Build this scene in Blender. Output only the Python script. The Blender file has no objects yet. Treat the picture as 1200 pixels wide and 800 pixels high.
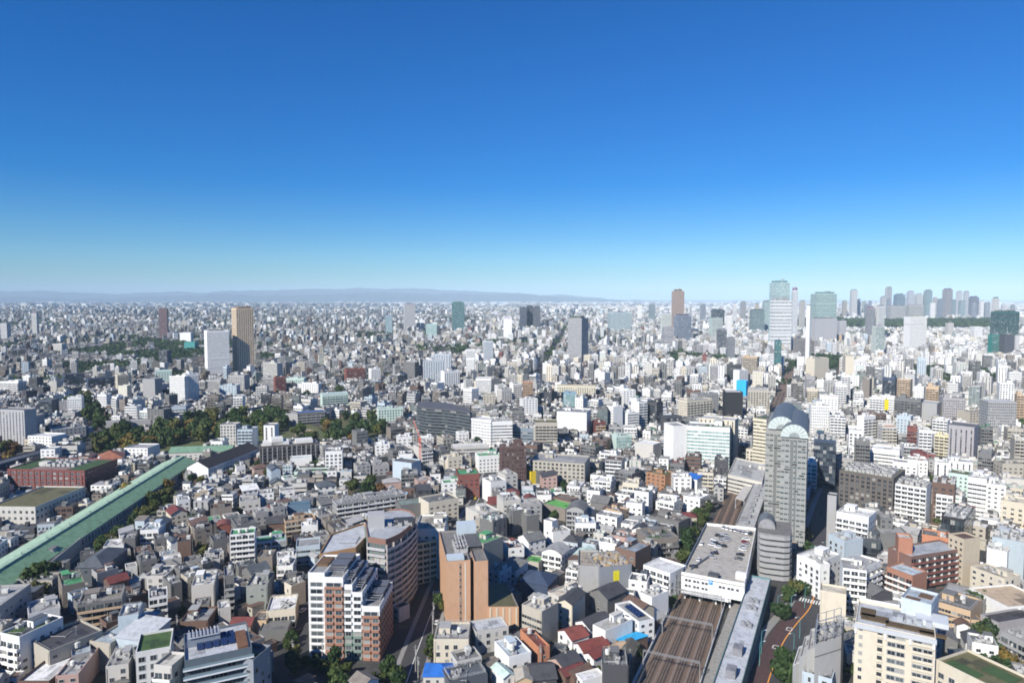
import bpy, bmesh, math, random
import numpy as np
from mathutils import Vector, Matrix
R = math.radians
random.seed(11); RN = np.random.default_rng(7)
S = bpy.context.scene; COL = S.collection

# ---------------------------------------------------------------- camera, sky, sun, exposure
CAMH, FPX, HORIZ = 150.0, 800.0, 350.0
PITCH = math.atan((400 - HORIZ) / FPX)
cam = bpy.data.cameras.new('camera'); co = bpy.data.objects.new('camera', cam); COL.objects.link(co)
cam.sensor_width = 36; cam.lens = 24; cam.clip_start = 1; cam.clip_end = 120000
co.location = (0, 0, CAMH); co.rotation_euler = (R(90) - PITCH, 0, 0); S.camera = co
SUN_EL, SUN_AZ = R(36.5), R(37)          # light travels 37 degrees to the right of the view, from behind
W = bpy.data.worlds.new('World'); S.world = W; W.use_nodes = True
nt = W.node_tree; bg = nt.nodes['Background']
sky = nt.nodes.new('ShaderNodeTexSky'); sky.sky_type = 'NISHITA'; sky.sun_disc = False
sky.sun_elevation = SUN_EL; sky.sun_rotation = R(180) + SUN_AZ
sky.altitude = 150; sky.air_density = 1.12; sky.dust_density = 0.0; sky.ozone_density = 5.5
hs = nt.nodes.new('ShaderNodeHueSaturation'); hs.inputs['Saturation'].default_value = 1.62; hs.inputs['Hue'].default_value = 0.5
wb = nt.nodes.new('ShaderNodeMix'); wb.data_type = 'RGBA'; wb.blend_type = 'MULTIPLY'; wb.inputs[0].default_value = 1.0; wb.inputs[7].default_value = (.58, .97, 1.33, 1)   # daylight white balance
nt.links.new(sky.outputs[0], hs.inputs['Color']); nt.links.new(hs.outputs[0], wb.inputs[6]); nt.links.new(wb.outputs[2], bg.inputs[0])
bg.inputs[1].default_value = 0.059
sl = bpy.data.lights.new('sun', 'SUN'); sl.energy = 5.0; sl.angle = R(0.5); sl.color = (1.0, 0.95, 0.87)
so = bpy.data.objects.new('sun', sl); COL.objects.link(so)
ldir = Vector((math.sin(SUN_AZ) * math.cos(SUN_EL), math.cos(SUN_AZ) * math.cos(SUN_EL), -math.sin(SUN_EL)))
so.rotation_euler = ldir.to_track_quat('-Z', 'Y').to_euler(); so.location = (-200, -300, 500)
S.view_settings.view_transform = 'Standard'; S.view_settings.look = 'None'
S.view_settings.exposure = 0.5; S.view_settings.gamma = 1.0
S.cycles.filter_width = 1.8; S.cycles.max_bounces = 5; S.cycles.diffuse_bounces = 1; S.cycles.glossy_bounces = 2; S.cycles.transmission_bounces = 2
S.cycles.volume_bounces = 1; S.cycles.transparent_max_bounces = 8
HAZE_DENSITY = 3.9e-5

# ---------------------------------------------------------------- from the survey of the photograph to the ground
SP, CP = math.sin(PITCH), math.cos(PITCH)
def ray(px, py):
    a, b = (px - 600) / FPX, (400 - py) / FPX
    return a, CP + b * SP, -SP + b * CP
def at(px, py, z=0.0):
    a, f, u = ray(px, py); t = (z - CAMH) / u
    return (a * t, f * t)
def proj(x, y, z):
    dz = z - CAMH; f = y * CP - dz * SP; u = y * SP + dz * CP
    return 600 + FPX * x / f, 400 - FPX * u / f
TS = 5.715
TILE = {}
for i in range(6):
    TILE['A%d' % i] = (200 * i, 660); TILE['B%d' % i] = (200 * i, 530); TILE['C%d' % i] = (200 * i, 410)
def tp(t, x, y): o = TILE[t]; return o[0] + x / TS, o[1] + y / TS

PAL = dict(white=(.72,.72,.70), offwhite=(.49,.475,.44), cream=(.56,.51,.41), beige=(.39,.36,.30), lgrey=(.32,.32,.315), grey=(.15,.15,.146),
  dgrey=(.06,.06,.065), taupe=(.20,.175,.15), brown=(.13,.08,.06), brick=(.19,.065,.05), orange=(.46,.20,.11), tan=(.48,.35,.225), navy=(.035,.055,.10),
  paleblue=(.42,.49,.54), palegreen=(.48,.60,.54), green=(.07,.28,.15), shed=(.20,.345,.205), mauve=(.33,.315,.32), yellow=(.78,.58,.03), cyan=(.02,.38,.72),
  blue=(.015,.13,.48), red=(.34,.05,.04), maroon=(.15,.04,.035), black=(.02,.02,.022), olive=(.13,.12,.055), lav=(.44,.46,.485), grass=(.06,.11,.03),
  pink=(.42,.29,.25), slate=(.085,.097,.112), rubble=(.42,.36,.29), teal=(.05,.22,.22), bgreen=(.08,.29,.13), sand=(.42,.33,.22), soil=(.17,.10,.05))
CNAME = dict(offwhite='off-white', lgrey='light grey', dgrey='charcoal', paleblue='pale blue', palegreen='pale green', lav='pale lavender', bgreen='bright green',
  shed='jade green', slate='slate grey', soil='earth brown', rubble='rubble-strewn tan', sand='sandy')
def cname(c):
    if isinstance(c, str): return c
    if max(c) < .13: return 'dgrey' if max(c) - min(c) < .05 else 'brown'
    return min(PAL, key=lambda k: sum((PAL[k][i] - c[i]) ** 2 for i in range(3)))
def cn(c): c = cname(c); return CNAME.get(c, c)

# ---------------------------------------------------------------- materials
def mat(name): m = bpy.data.materials.new(name); m.use_nodes = True; return m, m.node_tree, m.node_tree.nodes['Principled BSDF']
def N(t, k, **kw):
    n = t.nodes.new(k)
    for a, v in kw.items(): setattr(n, a, v)
    return n
def M(t, op, a, b=None, c=None):
    n = N(t, 'ShaderNodeMath', operation=op)
    for i, v in enumerate((a, b, c)):
        if v is None: continue
        if isinstance(v, (int, float)): n.inputs[i].default_value = v
        else: t.links.new(v, n.inputs[i])
    return n.outputs[0]
def MIX(t, f, a, b, blend='MIX'):
    n = N(t, 'ShaderNodeMix', data_type='RGBA', blend_type=blend)
    for i, v in ((0, f), (6, a), (7, b)):
        if isinstance(v, (int, float)): n.inputs[i].default_value = v
        elif isinstance(v, tuple): n.inputs[i].default_value = (*v, 1)
        else: t.links.new(v, n.inputs[i])
    return n.outputs[2]
def ATT(t, name): return N(t, 'ShaderNodeAttribute', attribute_name=name)
def NOISE(t, vec, scale, detail=3, rough=.6):
    n = N(t, 'ShaderNodeTexNoise'); n.inputs['Scale'].default_value = scale; n.inputs['Detail'].default_value = detail; n.inputs['Roughness'].default_value = rough
    if vec is not None: t.links.new(vec, n.inputs['Vector'])
    return n.outputs['Fac']
def RAMP(t, fac, stops, const=False):
    n = N(t, 'ShaderNodeValToRGB'); e = n.color_ramp.elements
    if const: n.color_ramp.interpolation = 'CONSTANT'
    while len(e) < len(stops): e.new(.5)
    for i, (p, c) in enumerate(stops): e[i].position = p; e[i].color = (*c, 1)
    t.links.new(fac, n.inputs[0]); return n.outputs[0]

def facade_material():
    m, t, b = mat('facade'); L = t.links
    uv = N(t, 'ShaderNodeUVMap', uv_map='UVMap'); sx = N(t, 'ShaderNodeSeparateXYZ'); L.new(uv.outputs[0], sx.inputs[0]); u, v = sx.outputs[0], sx.outputs[1]
    fa = N(t, 'ShaderNodeSeparateXYZ'); L.new(ATT(t, 'fa').outputs['Vector'], fa.inputs[0])     # bay, floor height, window width share
    fb = N(t, 'ShaderNodeSeparateXYZ'); L.new(ATT(t, 'fb').outputs['Vector'], fb.inputs[0])     # top of the windows, window height share, tint
    cu, cv = M(t, 'DIVIDE', u, fa.outputs[0]), M(t, 'DIVIDE', v, fa.outputs[1])
    du = M(t, 'ABSOLUTE', M(t, 'SUBTRACT', M(t, 'FRACT', cu), .5)); dv = M(t, 'ABSOLUTE', M(t, 'SUBTRACT', M(t, 'FRACT', cv), .52))
    win = M(t, 'MULTIPLY', M(t, 'MULTIPLY', M(t, 'LESS_THAN', du, M(t, 'MULTIPLY', fa.outputs[2], .5)), M(t, 'LESS_THAN', dv, M(t, 'MULTIPLY', fb.outputs[1], .5))), M(t, 'LESS_THAN', v, fb.outputs[0]))
    cx = N(t, 'ShaderNodeCombineXYZ'); L.new(M(t, 'FLOOR', cu), cx.inputs[0]); L.new(M(t, 'FLOOR', cv), cx.inputs[1]); L.new(fb.outputs[0], cx.inputs[2])
    wn = N(t, 'ShaderNodeTexWhiteNoise', noise_dimensions='3D'); L.new(cx.outputs[0], wn.inputs[0])
    glass = RAMP(t, wn.outputs['Value'], [(0, (.018, .022, .028)), (.35, (.035, .045, .055)), (.6, (.06, .075, .085)), (.8, (.11, .12, .12)), (.92, (.30, .30, .28))], True)
    glass2 = RAMP(t, wn.outputs['Value'], [(0, (.24, .37, .35)), (.4, (.32, .44, .42)), (.7, (.40, .51, .48)), (.9, (.56, .61, .59))], True)
    g = MIX(t, fb.outputs[2], glass, glass2)
    # mullion in the middle of each window
    mul = M(t, 'GREATER_THAN', du, M(t, 'MULTIPLY', fa.outputs[2], .03))
    g = MIX(t, mul, MIX(t, .5, ATT(t, 'col').outputs['Color'], (.2, .2, .2)), g)
    tc = N(t, 'ShaderNodeTexCoord')
    st = N(t, 'ShaderNodeMapping'); st.inputs['Scale'].default_value = (.6, .6, .25); L.new(N(t, 'ShaderNodeNewGeometry').outputs['Position'], st.inputs['Vector'])
    stain = NOISE(t, st.outputs[0], .9, 4, .65)
    w = MIX(t, 1.0, ATT(t, 'col').outputs['Color'], RAMP(t, stain, [(.22, (.86, .855, .84)), (.5, (1, 1, 1)), (.8, (1.03, 1.03, 1.02))]), 'MULTIPLY')
    L.new(MIX(t, win, w, g), b.inputs['Base Color'])
    L.new(M(t, 'SUBTRACT', .75, M(t, 'MULTIPLY', win, .6)), b.inputs['Roughness'])
    b.inputs['Specular IOR Level'].default_value = .5
    return m
def roof_material():
    m, t, b = mat('roof_sheet'); L = t.links
    pos = N(t, 'ShaderNodeNewGeometry').outputs['Position']
    n1 = NOISE(t, pos, .35, 5, .7); n2 = NOISE(t, pos, 2.2, 2)
    c = MIX(t, 1.0, ATT(t, 'col').outputs['Color'], RAMP(t, n1, [(.28, (.52, .51, .48)), (.46, (.92, .92, .91)), (.54, (1.0, 1.0, 1.0)), (.75, (1.15, 1.15, 1.13))]), 'MULTIPLY')
    c = MIX(t, 1.0, c, RAMP(t, n2, [(.3, (.84, .84, .84)), (.6, (1.04, 1.04, 1.04))]), 'MULTIPLY')
    uv = N(t, 'ShaderNodeUVMap', uv_map='UVMap'); sx = N(t, 'ShaderNodeSeparateXYZ'); L.new(uv.outputs[0], sx.inputs[0])
    seam = M(t, 'LESS_THAN', M(t, 'FRACT', M(t, 'DIVIDE', sx.outputs[0], ATT(t, 'fa').outputs['Fac'])), .10)
    c = MIX(t, M(t, 'MULTIPLY', seam, .35), c, MIX(t, 1.0, c, (.45, .45, .45), 'MULTIPLY'))
    L.new(c, b.inputs['Base Color']); b.inputs['Roughness'].default_value = .7
    return m
def flat_mat(name, c, rough=.6, metal=0, noise=.0, nscale=1.0, spec=.5):
    m, t, b = mat(name); b.inputs['Roughness'].default_value = rough; b.inputs['Metallic'].default_value = metal; b.inputs['Specular IOR Level'].default_value = spec
    if noise:
        n = NOISE(t, N(t, 'ShaderNodeNewGeometry').outputs['Position'], nscale, 4, .65)
        t.links.new(MIX(t, 1.0, c, RAMP(t, n, [(.25, (1 - noise,) * 3), (.7, (1 + noise * .4,) * 3)]), 'MULTIPLY'), b.inputs['Base Color'])
    else: b.inputs['Base Color'].default_value = (*c, 1)
    return m
MF, MR = facade_material(), roof_material()
_fm = {}
def FM(c, rough=.6, metal=0, noise=.25, nscale=.6):
    k = (c, rough, metal)
    if k not in _fm: _fm[k] = flat_mat('paint_' + (c if isinstance(c, str) else 'mix'), PAL[c] if isinstance(c, str) else c, rough, metal, noise, nscale)
    return _fm[k]
def glass_mat():
    m, t, b = mat('window_glass'); r = N(t, 'ShaderNodeObjectInfo').outputs['Random']
    t.links.new(RAMP(t, r, [(0, (.02, .026, .032)), (.4, (.045, .055, .065)), (.68, (.10, .115, .12)), (.86, (.30, .30, .28))], True), b.inputs['Base Color'])
    b.inputs['Roughness'].default_value = .08; return m
MGLASS = glass_mat()
MFRAME = flat_mat('window_frame_metal', (.42, .42, .42), .4)

# ---------------------------------------------------------------- mesh writing
class MB:
    def __init__(s): s.v = []; s.f = []; s.m = []; s.c = []; s.fa = []; s.fb = []; s.uv = []
    def face(s, pts, c=(.5,.5,.5), m=0, uv=None, fa=(1e6, 3, 0), fb=(0, 0, 0)):
        i = len(s.v); s.v += [tuple(p) for p in pts]; s.f.append(tuple(range(i, i + len(pts)))); s.m.append(m); s.c.append(c); s.fa.append(fa); s.fb.append(fb)
        s.uv += uv if uv else [(p[0], p[1]) for p in pts]
    def wall(s, a, b, z0, z1, c, m=0, fa=(1e6, 3, 0), fb=(0, 0, 0), vb=0.0):
        l = math.hypot(b[0] - a[0], b[1] - a[1])
        s.face([(a[0], a[1], z0), (b[0], b[1], z0), (b[0], b[1], z1), (a[0], a[1], z1)], c, m, [(0, z0 - vb), (l, z0 - vb), (l, z1 - vb), (0, z1 - vb)], fa, fb)
    def prism(s, poly, z0, z1, c, m=0, ct=None, mt=None, fa=(1e6, 3, 0), fb=(0, 0, 0), bottom=False, vb=0.0):
        n = len(poly)
        for i in range(n): s.wall(poly[i], poly[(i + 1) % n], z0, z1, c, m, fa, fb, vb)
        s.face([(p[0], p[1], z1) for p in poly], ct or c, m if mt is None else mt)
        if bottom: s.face([(p[0], p[1], z0) for p in poly[::-1]], c, m)
    def box(s, c, d, col=(.5,.5,.5), m=0, ang=0.0):
        ca, sa = math.cos(ang), math.sin(ang); x, y, z = c; w, h = d[0] / 2, d[1] / 2
        p = [(x + a * ca - b * sa, y + a * sa + b * ca) for a, b in ((-w, -h), (w, -h), (w, h), (-w, h))]
        s.prism(p, z - d[2] / 2, z + d[2] / 2, col, m, bottom=True)
    def tube(s, a, b, r, col=(.5,.5,.5), m=0, n=8, r2=None):
        a, b = Vector(a), Vector(b); d = (b - a).normalized(); x = d.orthogonal().normalized(); y = d.cross(x); r2 = r if r2 is None else r2
        ra = [a + (x * math.cos(k * 2 * math.pi / n) + y * math.sin(k * 2 * math.pi / n)) * r for k in range(n)]
        rb = [b + (x * math.cos(k * 2 * math.pi / n) + y * math.sin(k * 2 * math.pi / n)) * r2 for k in range(n)]
        for k in range(n): s.face([ra[k], ra[(k + 1) % n], rb[(k + 1) % n], rb[k]], col, m)
        s.face(rb, col, m); s.face(ra[::-1], col, m)
    def mesh(s, name, mats):
        me = bpy.data.meshes.new(name); me.from_pydata(s.v, [], s.f)
        if len(mats) > 1: me.polygons.foreach_set('material_index', s.m)
        for mm in mats: me.materials.append(mm)
        a = me.attributes.new('col', 'FLOAT_COLOR', 'FACE'); a.data.foreach_set('color', np.array([(*c, 1) for c in s.c], 'f').ravel())
        a = me.attributes.new('fa', 'FLOAT_VECTOR', 'FACE'); a.data.foreach_set('vector', np.array(s.fa, 'f').ravel())
        a = me.attributes.new('fb', 'FLOAT_VECTOR', 'FACE'); a.data.foreach_set('vector', np.array(s.fb, 'f').ravel())
        u = me.uv_layers.new(name='UVMap'); u.data.foreach_set('uv', np.array(s.uv, 'f').ravel())
        me.update(); return me
    def obj(s, name, mats, parent=None, loc=(0, 0, 0)):
        o = bpy.data.objects.new(name, s.mesh(name, mats)); COL.objects.link(o); o.location = loc
        if parent: o.parent = parent
        return o
def tag(o, label=None, cat=None, group=None, kind=None):
    if label: o['label'] = label
    if cat: o['category'] = cat
    if group: o['group'] = group
    if kind: o['kind'] = kind
    return o
def link(name, me, parent=None, loc=(0, 0, 0), rz=0.0, sc=(1, 1, 1)):
    o = bpy.data.objects.new(name, me); COL.objects.link(o); o.location = loc; o.rotation_euler = (0, 0, rz); o.scale = sc
    if parent: o.parent = parent
    return o
def empty(name, loc, rz=0.0):
    o = bpy.data.objects.new(name, None); COL.objects.link(o); o.location = loc; o.rotation_euler = (0, 0, rz); return o
def ccw(poly):
    a = sum(poly[i][0] * poly[(i + 1) % len(poly)][1] - poly[(i + 1) % len(poly)][0] * poly[i][1] for i in range(len(poly)))
    return list(poly) if a > 0 else list(poly)[::-1]
def inset(poly, d):
    n = len(poly); out = []
    for i in range(n):
        p, q, r = Vector(poly[i - 1]), Vector(poly[i]), Vector(poly[(i + 1) % n])
        e1, e2 = (q - p).normalized(), (r - q).normalized(); n1, n2 = Vector((-e1.y, e1.x)), Vector((-e2.y, e2.x))
        b = n1 + n2; k = max(b.length_squared, .15); out.append(tuple(q + b * (2 * d / k)))
    return out

# ---------------------------------------------------------------- label bookkeeping
PENDING = []      # (object, phrase, x, y) -> label with its place among its look-alikes
LAND = []         # (phrase, x, y)
ORD = ['', 'second ', 'third ', 'fourth ', 'fifth ', 'sixth ', 'seventh ', 'eighth ', 'ninth ', 'tenth ', 'eleventh ', 'twelfth ', 'thirteenth ', 'fourteenth ', 'fifteenth ',
       'sixteenth ', 'seventeenth ', 'eighteenth ', 'nineteenth ', 'twentieth ']
TENS = {20: 'twenty', 30: 'thirty', 40: 'forty', 50: 'fifty', 60: 'sixty', 70: 'seventy'}
UNIT = ['first', 'second', 'third', 'fourth', 'fifth', 'sixth', 'seventh', 'eighth', 'ninth']
def ordinal(k):
    if k < 20: return ORD[k]
    t, u = divmod(k + 1, 10); return (TENS.get(t * 10, 'ninety') + ('-' + UNIT[u - 1] if u else 'th')) + ' '
NUMW = ['', 'one', 'two', 'three', 'four', 'five', 'six', 'seven', 'eight', 'nine', 'ten', 'eleven', 'twelve', 'thirteen', 'fourteen', 'fifteen', 'sixteen', 'seventeen', 'eighteen', 'nineteen', 'twenty']
def resolve_labels():
    by = {}
    for o, ph, x, y in PENDING:
        d, lm = min((math.hypot(x - a, y - b), nm) for nm, a, b in LAND)
        by.setdefault((ph, lm), []).append((d, o))
    for (ph, lm), v in by.items():
        v.sort(key=lambda p: p[0])
        for k, (d, o) in enumerate(v): 
            t = '%s, %snearest to %s' % (ph, ordinal(k), lm); o['label'] = t if len(t.split()) <= 16 else t.replace(' with flat ', ', ').replace(' with ', ', ')

# ---------------------------------------------------------------- occupied ground and protected sight lines
GX0, GY0, GW, GH = -1100, 150, 2400, 1500
OCC = np.zeros((GH, GW), bool)
PROT = np.zeros((800, 1200), np.float32)   # distance of the surveyed thing that shows there
def raster(poly, W_, H_):
    p = np.array(poly, float); x0, x1 = max(int(p[:, 0].min()), 0), min(int(p[:, 0].max()) + 2, W_); y0, y1 = max(int(p[:, 1].min()), 0), min(int(p[:, 1].max()) + 2, H_)
    if x1 <= x0 or y1 <= y0: return None
    X, Y = np.meshgrid(np.arange(x0, x1) + .5, np.arange(y0, y1) + .5); ins = np.zeros(X.shape, bool)
    for i in range(len(p)):
        (ax, ay), (bx, by) = p[i], p[i - 1]
        if ay == by: continue
        ins ^= ((ay > Y) != (by > Y)) & (X < (bx - ax) * (Y - ay) / (by - ay) + ax)
    return slice(y0, y1), slice(x0, x1), ins
def occupy(poly, grow=0.0):
    if grow: poly = inset(ccw(poly), -grow)
    r = raster([(x - GX0, y - GY0) for x, y in poly], GW, GH)
    if r: OCC[r[0], r[1]] |= r[2]
def occupied(poly):
    r = raster([(x - GX0, y - GY0) for x, y in poly], GW, GH)
    return r is None or bool((OCC[r[0], r[1]] & r[2]).any())
def protect(pts3, dist):
    r = raster([proj(*p) for p in pts3], 1200, 800)
    if r:
        a = PROT[r[0], r[1]]; k = r[2] & ((a == 0) | (a > dist)); a[k] = dist
def protect_building(poly, h, share=.7):
    d = min(math.hypot(x, y) for x, y in poly); protect([(x, y, h) for x, y in poly], d)
    n = len(poly); zl = h * (1 - share)
    for i in range(n):
        a, b = poly[i], poly[(i + 1) % n]
        if (b[1] - a[1]) * (-a[0]) - (b[0] - a[0]) * (-a[1]) > 0: protect([(*a, h), (*b, h), (*b, zl), (*a, zl)], d)
# ---------------------------------------------------------------- the ground
def ground():
    m, t, b = mat('city_ground'); L = t.links; pos = N(t, 'ShaderNodeNewGeometry').outputs['Position']
    n1 = NOISE(t, pos, .05, 5, .7); n2 = NOISE(t, pos, .6, 3); n3 = NOISE(t, pos, .004, 6, .75)
    near = RAMP(t, n1, [(.3, (.032, .032, .032)), (.5, (.042, .041, .04)), (.62, (.07, .067, .06)), (.72, (.03, .042, .018))])
    near = MIX(t, 1.0, near, RAMP(t, n2, [(.3, (.75,) * 3), (.7, (1.15,) * 3)]), 'MULTIPLY')
    L.new(near, b.inputs['Base Color']); b.inputs['Roughness'].default_value = .9
    g = MB(); e = 75000
    g.face([(-e, -2000, 0), (e, -2000, 0), (e, e, 0), (-e, e, 0)])
    o = g.obj('ground', [m]); o['kind'] = 'structure'
ground()
MASPH = flat_mat('asphalt', (.05, .05, .052), .85, 0, .3, .5)
MPAVE = flat_mat('pavement_concrete', (.24, .235, .225), .85, 0, .25, .8)
MPAINT = flat_mat('road_paint', (.7, .7, .68), .6, 0, .2, 2)
MMAROON = flat_mat('maroon_asphalt', (.072, .040, .038), .85, 0, .3, .5)
MORANGE = flat_mat('orange_road_paint', (.75, .30, .04), .6)
MCONC = flat_mat('concrete', (.33, .32, .30), .85, 0, .25, .5)
def ribbon(name, line, w, z, m, off=0.0, kerb=None, occ=True):
    """a strip of constant width along world points, shifted sideways by off"""
    g = MB(); P = [Vector(p) for p in line]; left, right = [], []
    for i, p in enumerate(P):
        d = (P[min(i + 1, len(P) - 1)] - P[max(i - 1, 0)]).normalized(); n = Vector((-d.y, d.x)); left.append(p + n * (off + w / 2)); right.append(p + n * (off - w / 2))
    for i in range(len(P) - 1):
        q = [right[i], right[i + 1], left[i + 1], left[i]]
        g.face([(a.x, a.y, z) for a in (right[i], left[i], left[i + 1], right[i + 1])][::-1] if False else [(a.x, a.y, z) for a in (right[i], right[i + 1], left[i + 1], left[i])])
        if kerb:
            for A, B_ in ((left[i], left[i + 1]), (right[i + 1], right[i])): g.face([(A.x, A.y, 0), (A.x, A.y, z), (B_.x, B_.y, z), (B_.x, B_.y, 0)][::-1])
        if occ: occupy([(a.x, a.y) for a in q])
    o = g.obj(name, [m]); o['kind'] = 'structure'; return o
def smooth(P, k=6):
    out = []
    for i in range(len(P) - 1):
        p0, p1, p2, p3 = (Vector(P[j]) for j in (max(i - 1, 0), i, i + 1, min(i + 2, len(P) - 1)))
        for s in range(k):
            t = s / k; out.append(tuple(.5 * (2 * p1 + (p2 - p0) * t + (2 * p0 - 5 * p1 + 4 * p2 - p3) * t * t + (3 * p1 - p0 - 3 * p2 + p3) * t ** 3)))
    return out + [tuple(P[-1])]
# the curving road beside the station annex, and the street under the orange tower
MAINROAD = smooth([at(*p) for p in ((896, 830), (905, 795), (920, 755), (936, 732), (952, 712), (958, 690), (959, 660), (963, 625), (972, 592), (982, 566))])
ribbon('pavement', MAINROAD, 24, .12, MPAVE, 0, True); ribbon('road', MAINROAD, 17, .13, MASPH)
ribbon('road_maroon_lane', MAINROAD[:26], 6.2, .136, MMAROON, 4.6, occ=False)
ribbon('road_centre_line', MAINROAD[:34], .45, .142, MORANGE, 1.1, occ=False)
MIDSTREET = smooth([at(*p) for p in ((466, 830), (487, 768), (501, 730), (516, 690), (529, 655), (545, 615), (557, 592), (569, 568), (580, 540))])
ribbon('pavement', MIDSTREET, 14, .12, MPAVE, 0, True); ribbon('road', MIDSTREET, 10, .13, MASPH)
ribbon('road_markings', MIDSTREET[2:40], .3, .138, MPAINT, 0, occ=False)
LANE = smooth([at(*p) for p in ((330, 820), (337, 790), (345, 760), (356, 735), (368, 705), (372, 680))])
ribbon('road', LANE, 6, .05, MASPH)
FRONTLANE = smooth([at(*p) for p in ((315, 815), (372, 806), (430, 800), (482, 795), (520, 765))])
ribbon('road', FRONTLANE, 7, .06, MASPH, occ=False)
TRACKLANE = smooth([at(*p) for p in ((712, 820), (738, 780), (762, 740), (778, 712), (792, 690))])
ribbon('road', TRACKLANE, 6, .05, MASPH)
SHEDLANE = smooth([at(*p) for p in ((60, 672), (110, 637), (150, 608), (190, 578), (222, 556))])
ribbon('path', SHEDLANE, 7, .05, flat_mat('sandy_earth', (.30, .25, .18), .9, 0, .3, .3))
# crossing stripes and lane symbols
def marks(name, quads, z, m):
    g = MB()
    for q in quads: g.face([(x, y, z) for x, y in ccw(q)])
    o = g.obj(name, [m]); o['kind'] = 'structure'
def rect(c, u, l, w):
    n = (-u[1], u[0]); return [(c[0] + u[0] * a * l / 2 + n[0] * b * w / 2, c[1] + u[1] * a * l / 2 + n[1] * b * w / 2) for a, b in ((-1, -1), (1, -1), (1, 1), (-1, 1))]
def dirof(line, i): d = (Vector(line[i + 1]) - Vector(line[i])).normalized(); return (d.x, d.y)
qs = []
for (px, py) in ((957, 706),):
    c = at(px, py); i = 24; u = dirof(MAINROAD, i); n = (-u[1], u[0])
    for k in range(-6, 7): qs.append(rect((c[0] + n[0] * k * 1.25, c[1] + n[1] * k * 1.25), u, 4.5, .6))
for px, py in ((909, 758), (925, 737)):
    c = at(px, py); u = dirof(MAINROAD, 12); 
    for a, b, l, w in ((0, 1.1, 3.4, .4), (0, -1.1, 3.4, .4), (1.5, 0, .4, 2.6), (-1.5, 0, .4, 2.6)): qs.append(rect((c[0] + u[0] * a - u[1] * b, c[1] + u[1] * a + u[0] * b), u, l, w))
c = at(518, 694); u = dirof(MIDSTREET, 18); n = (-u[1], u[0])
for k in range(-4, 5): qs.append(rect((c[0] + n[0] * k * 1.1, c[1] + n[1] * k * 1.1), u, 4, .55))
marks('road_markings', qs, .15, MPAINT)

# ---------------------------------------------------------------- the railway
RD = Vector((math.sin(R(24.2)), math.cos(R(24.2)))); RNRM = Vector((-RD.y, RD.x)); RP = Vector((66.7, 271.0))
def rail(s, off=0.0): p = RP + RD * s + RNRM * off; return (p.x, p.y)
MBALL = flat_mat('track_ballast', (.175, .118, .083), .95, 0, .45, 1.6)
ribbon('railway_bed', [rail(-90), rail(120), rail(345)], 22, .10, MBALL, 0)
ribbon('railway_bed', [rail(345), rail(700), rail(1500)], 15, .10, MBALL, 0)
for d in (-8, -2.7, 2.7, 8):
    E = 340 if abs(d) > 5 else 900
    g = MB(); g.face([(*rail(-90, d + 1.5), .112), (*rail(E, d + 1.5), .112), (*rail(E, d - 1.5), .112), (*rail(-90, d - 1.5), .112)][::-1], (.075, .052, .04))
    for k in (-.55, .55): 
        g.prism(ccw([rail(-90, d + k - .14), rail(E, d + k - .14), rail(E, d + k + .14), rail(-90, d + k + .14)]), .12, .38, (.26, .20, .155))
    for s in np.arange(-60, 190, 1.7): g.prism(ccw([rail(s, d - 1.25), rail(s + .5, d - 1.25), rail(s + .5, d + 1.25), rail(s, d + 1.25)]), .114, .2, (.12, .095, .078))
    tag(g.obj('railway_track', [MR]), None, None, None, 'structure')
for d, l0, l1 in ((-5.3, -70, 140), (5.3, -70, 140)):
    pass

# ---------------------------------------------------------------- buildings
KINDS = dict(h=('house', 'house'), a=('apartment_building', 'apartment block'), o=('office_building', 'office building'), t=('tower', 'tower'), s=('shed', 'shed'), x=('annex', 'annex'))
def unit_window():
    g = MB(); b = .07
    g.face([(-.5, -.04, 0), (.5, -.04, 0), (.5, -.04, 1), (-.5, -.04, 1)], m=1)
    o = [(-.5, 0), (.5, 0), (.5, 1), (-.5, 1)]; i_ = [(-.5 + b, b), (.5 - b, b), (.5 - b, 1 - b), (-.5 + b, 1 - b)]
    for k in range(4):
        q = (k + 1) % 4
        g.face([(o[k][0], -.10, o[k][1]), (o[q][0], -.10, o[q][1]), (i_[q][0], -.10, i_[q][1]), (i_[k][0], -.10, i_[k][1])])
        g.face([(o[k][0], .05, o[k][1]), (o[q][0], .05, o[q][1]), (o[q][0], -.10, o[q][1]), (o[k][0], -.10, o[k][1])])
        g.face([(i_[k][0], -.10, i_[k][1]), (i_[q][0], -.10, i_[q][1]), (i_[q][0], -.04, i_[q][1]), (i_[k][0], -.04, i_[k][1])])
    g.face([(-.015, -.08, b), (.015, -.08, b), (.015, -.08, 1 - b), (-.015, -.08, 1 - b)])
    return g.mesh('window', [MFRAME, MGLASS])
WIN = unit_window()
def unit_ac():
    g = MB(); g.box((0, 0, .75), (1.5, 1.1, 1.3), (.5, .5, .49)); g.tube((0, 0, 1.4), (0, 0, 1.5), .42, (.12, .12, .12), 0, 10); g.box((0, 0, .06), (1.7, 1.3, .14), (.2, .2, .2)); return g.mesh('air_conditioner', [MR])
AC = unit_ac()
def unit_tank():
    g = MB()
    for a in (-.7, .7):
        for b in (-.7, .7): g.box((a, b, .5), (.16, .16, 1.0), (.3, .3, .3))
    g.tube((0, 0, 1.0), (0, 0, 2.9), 1.15, (.62, .62, .58), 0, 14); g.tube((0, 0, 2.9), (0, 0, 3.2), 1.15, (.62, .62, .58), 0, 14, .4); return g.mesh('water_tank', [MR])
TANK = unit_tank()
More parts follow.
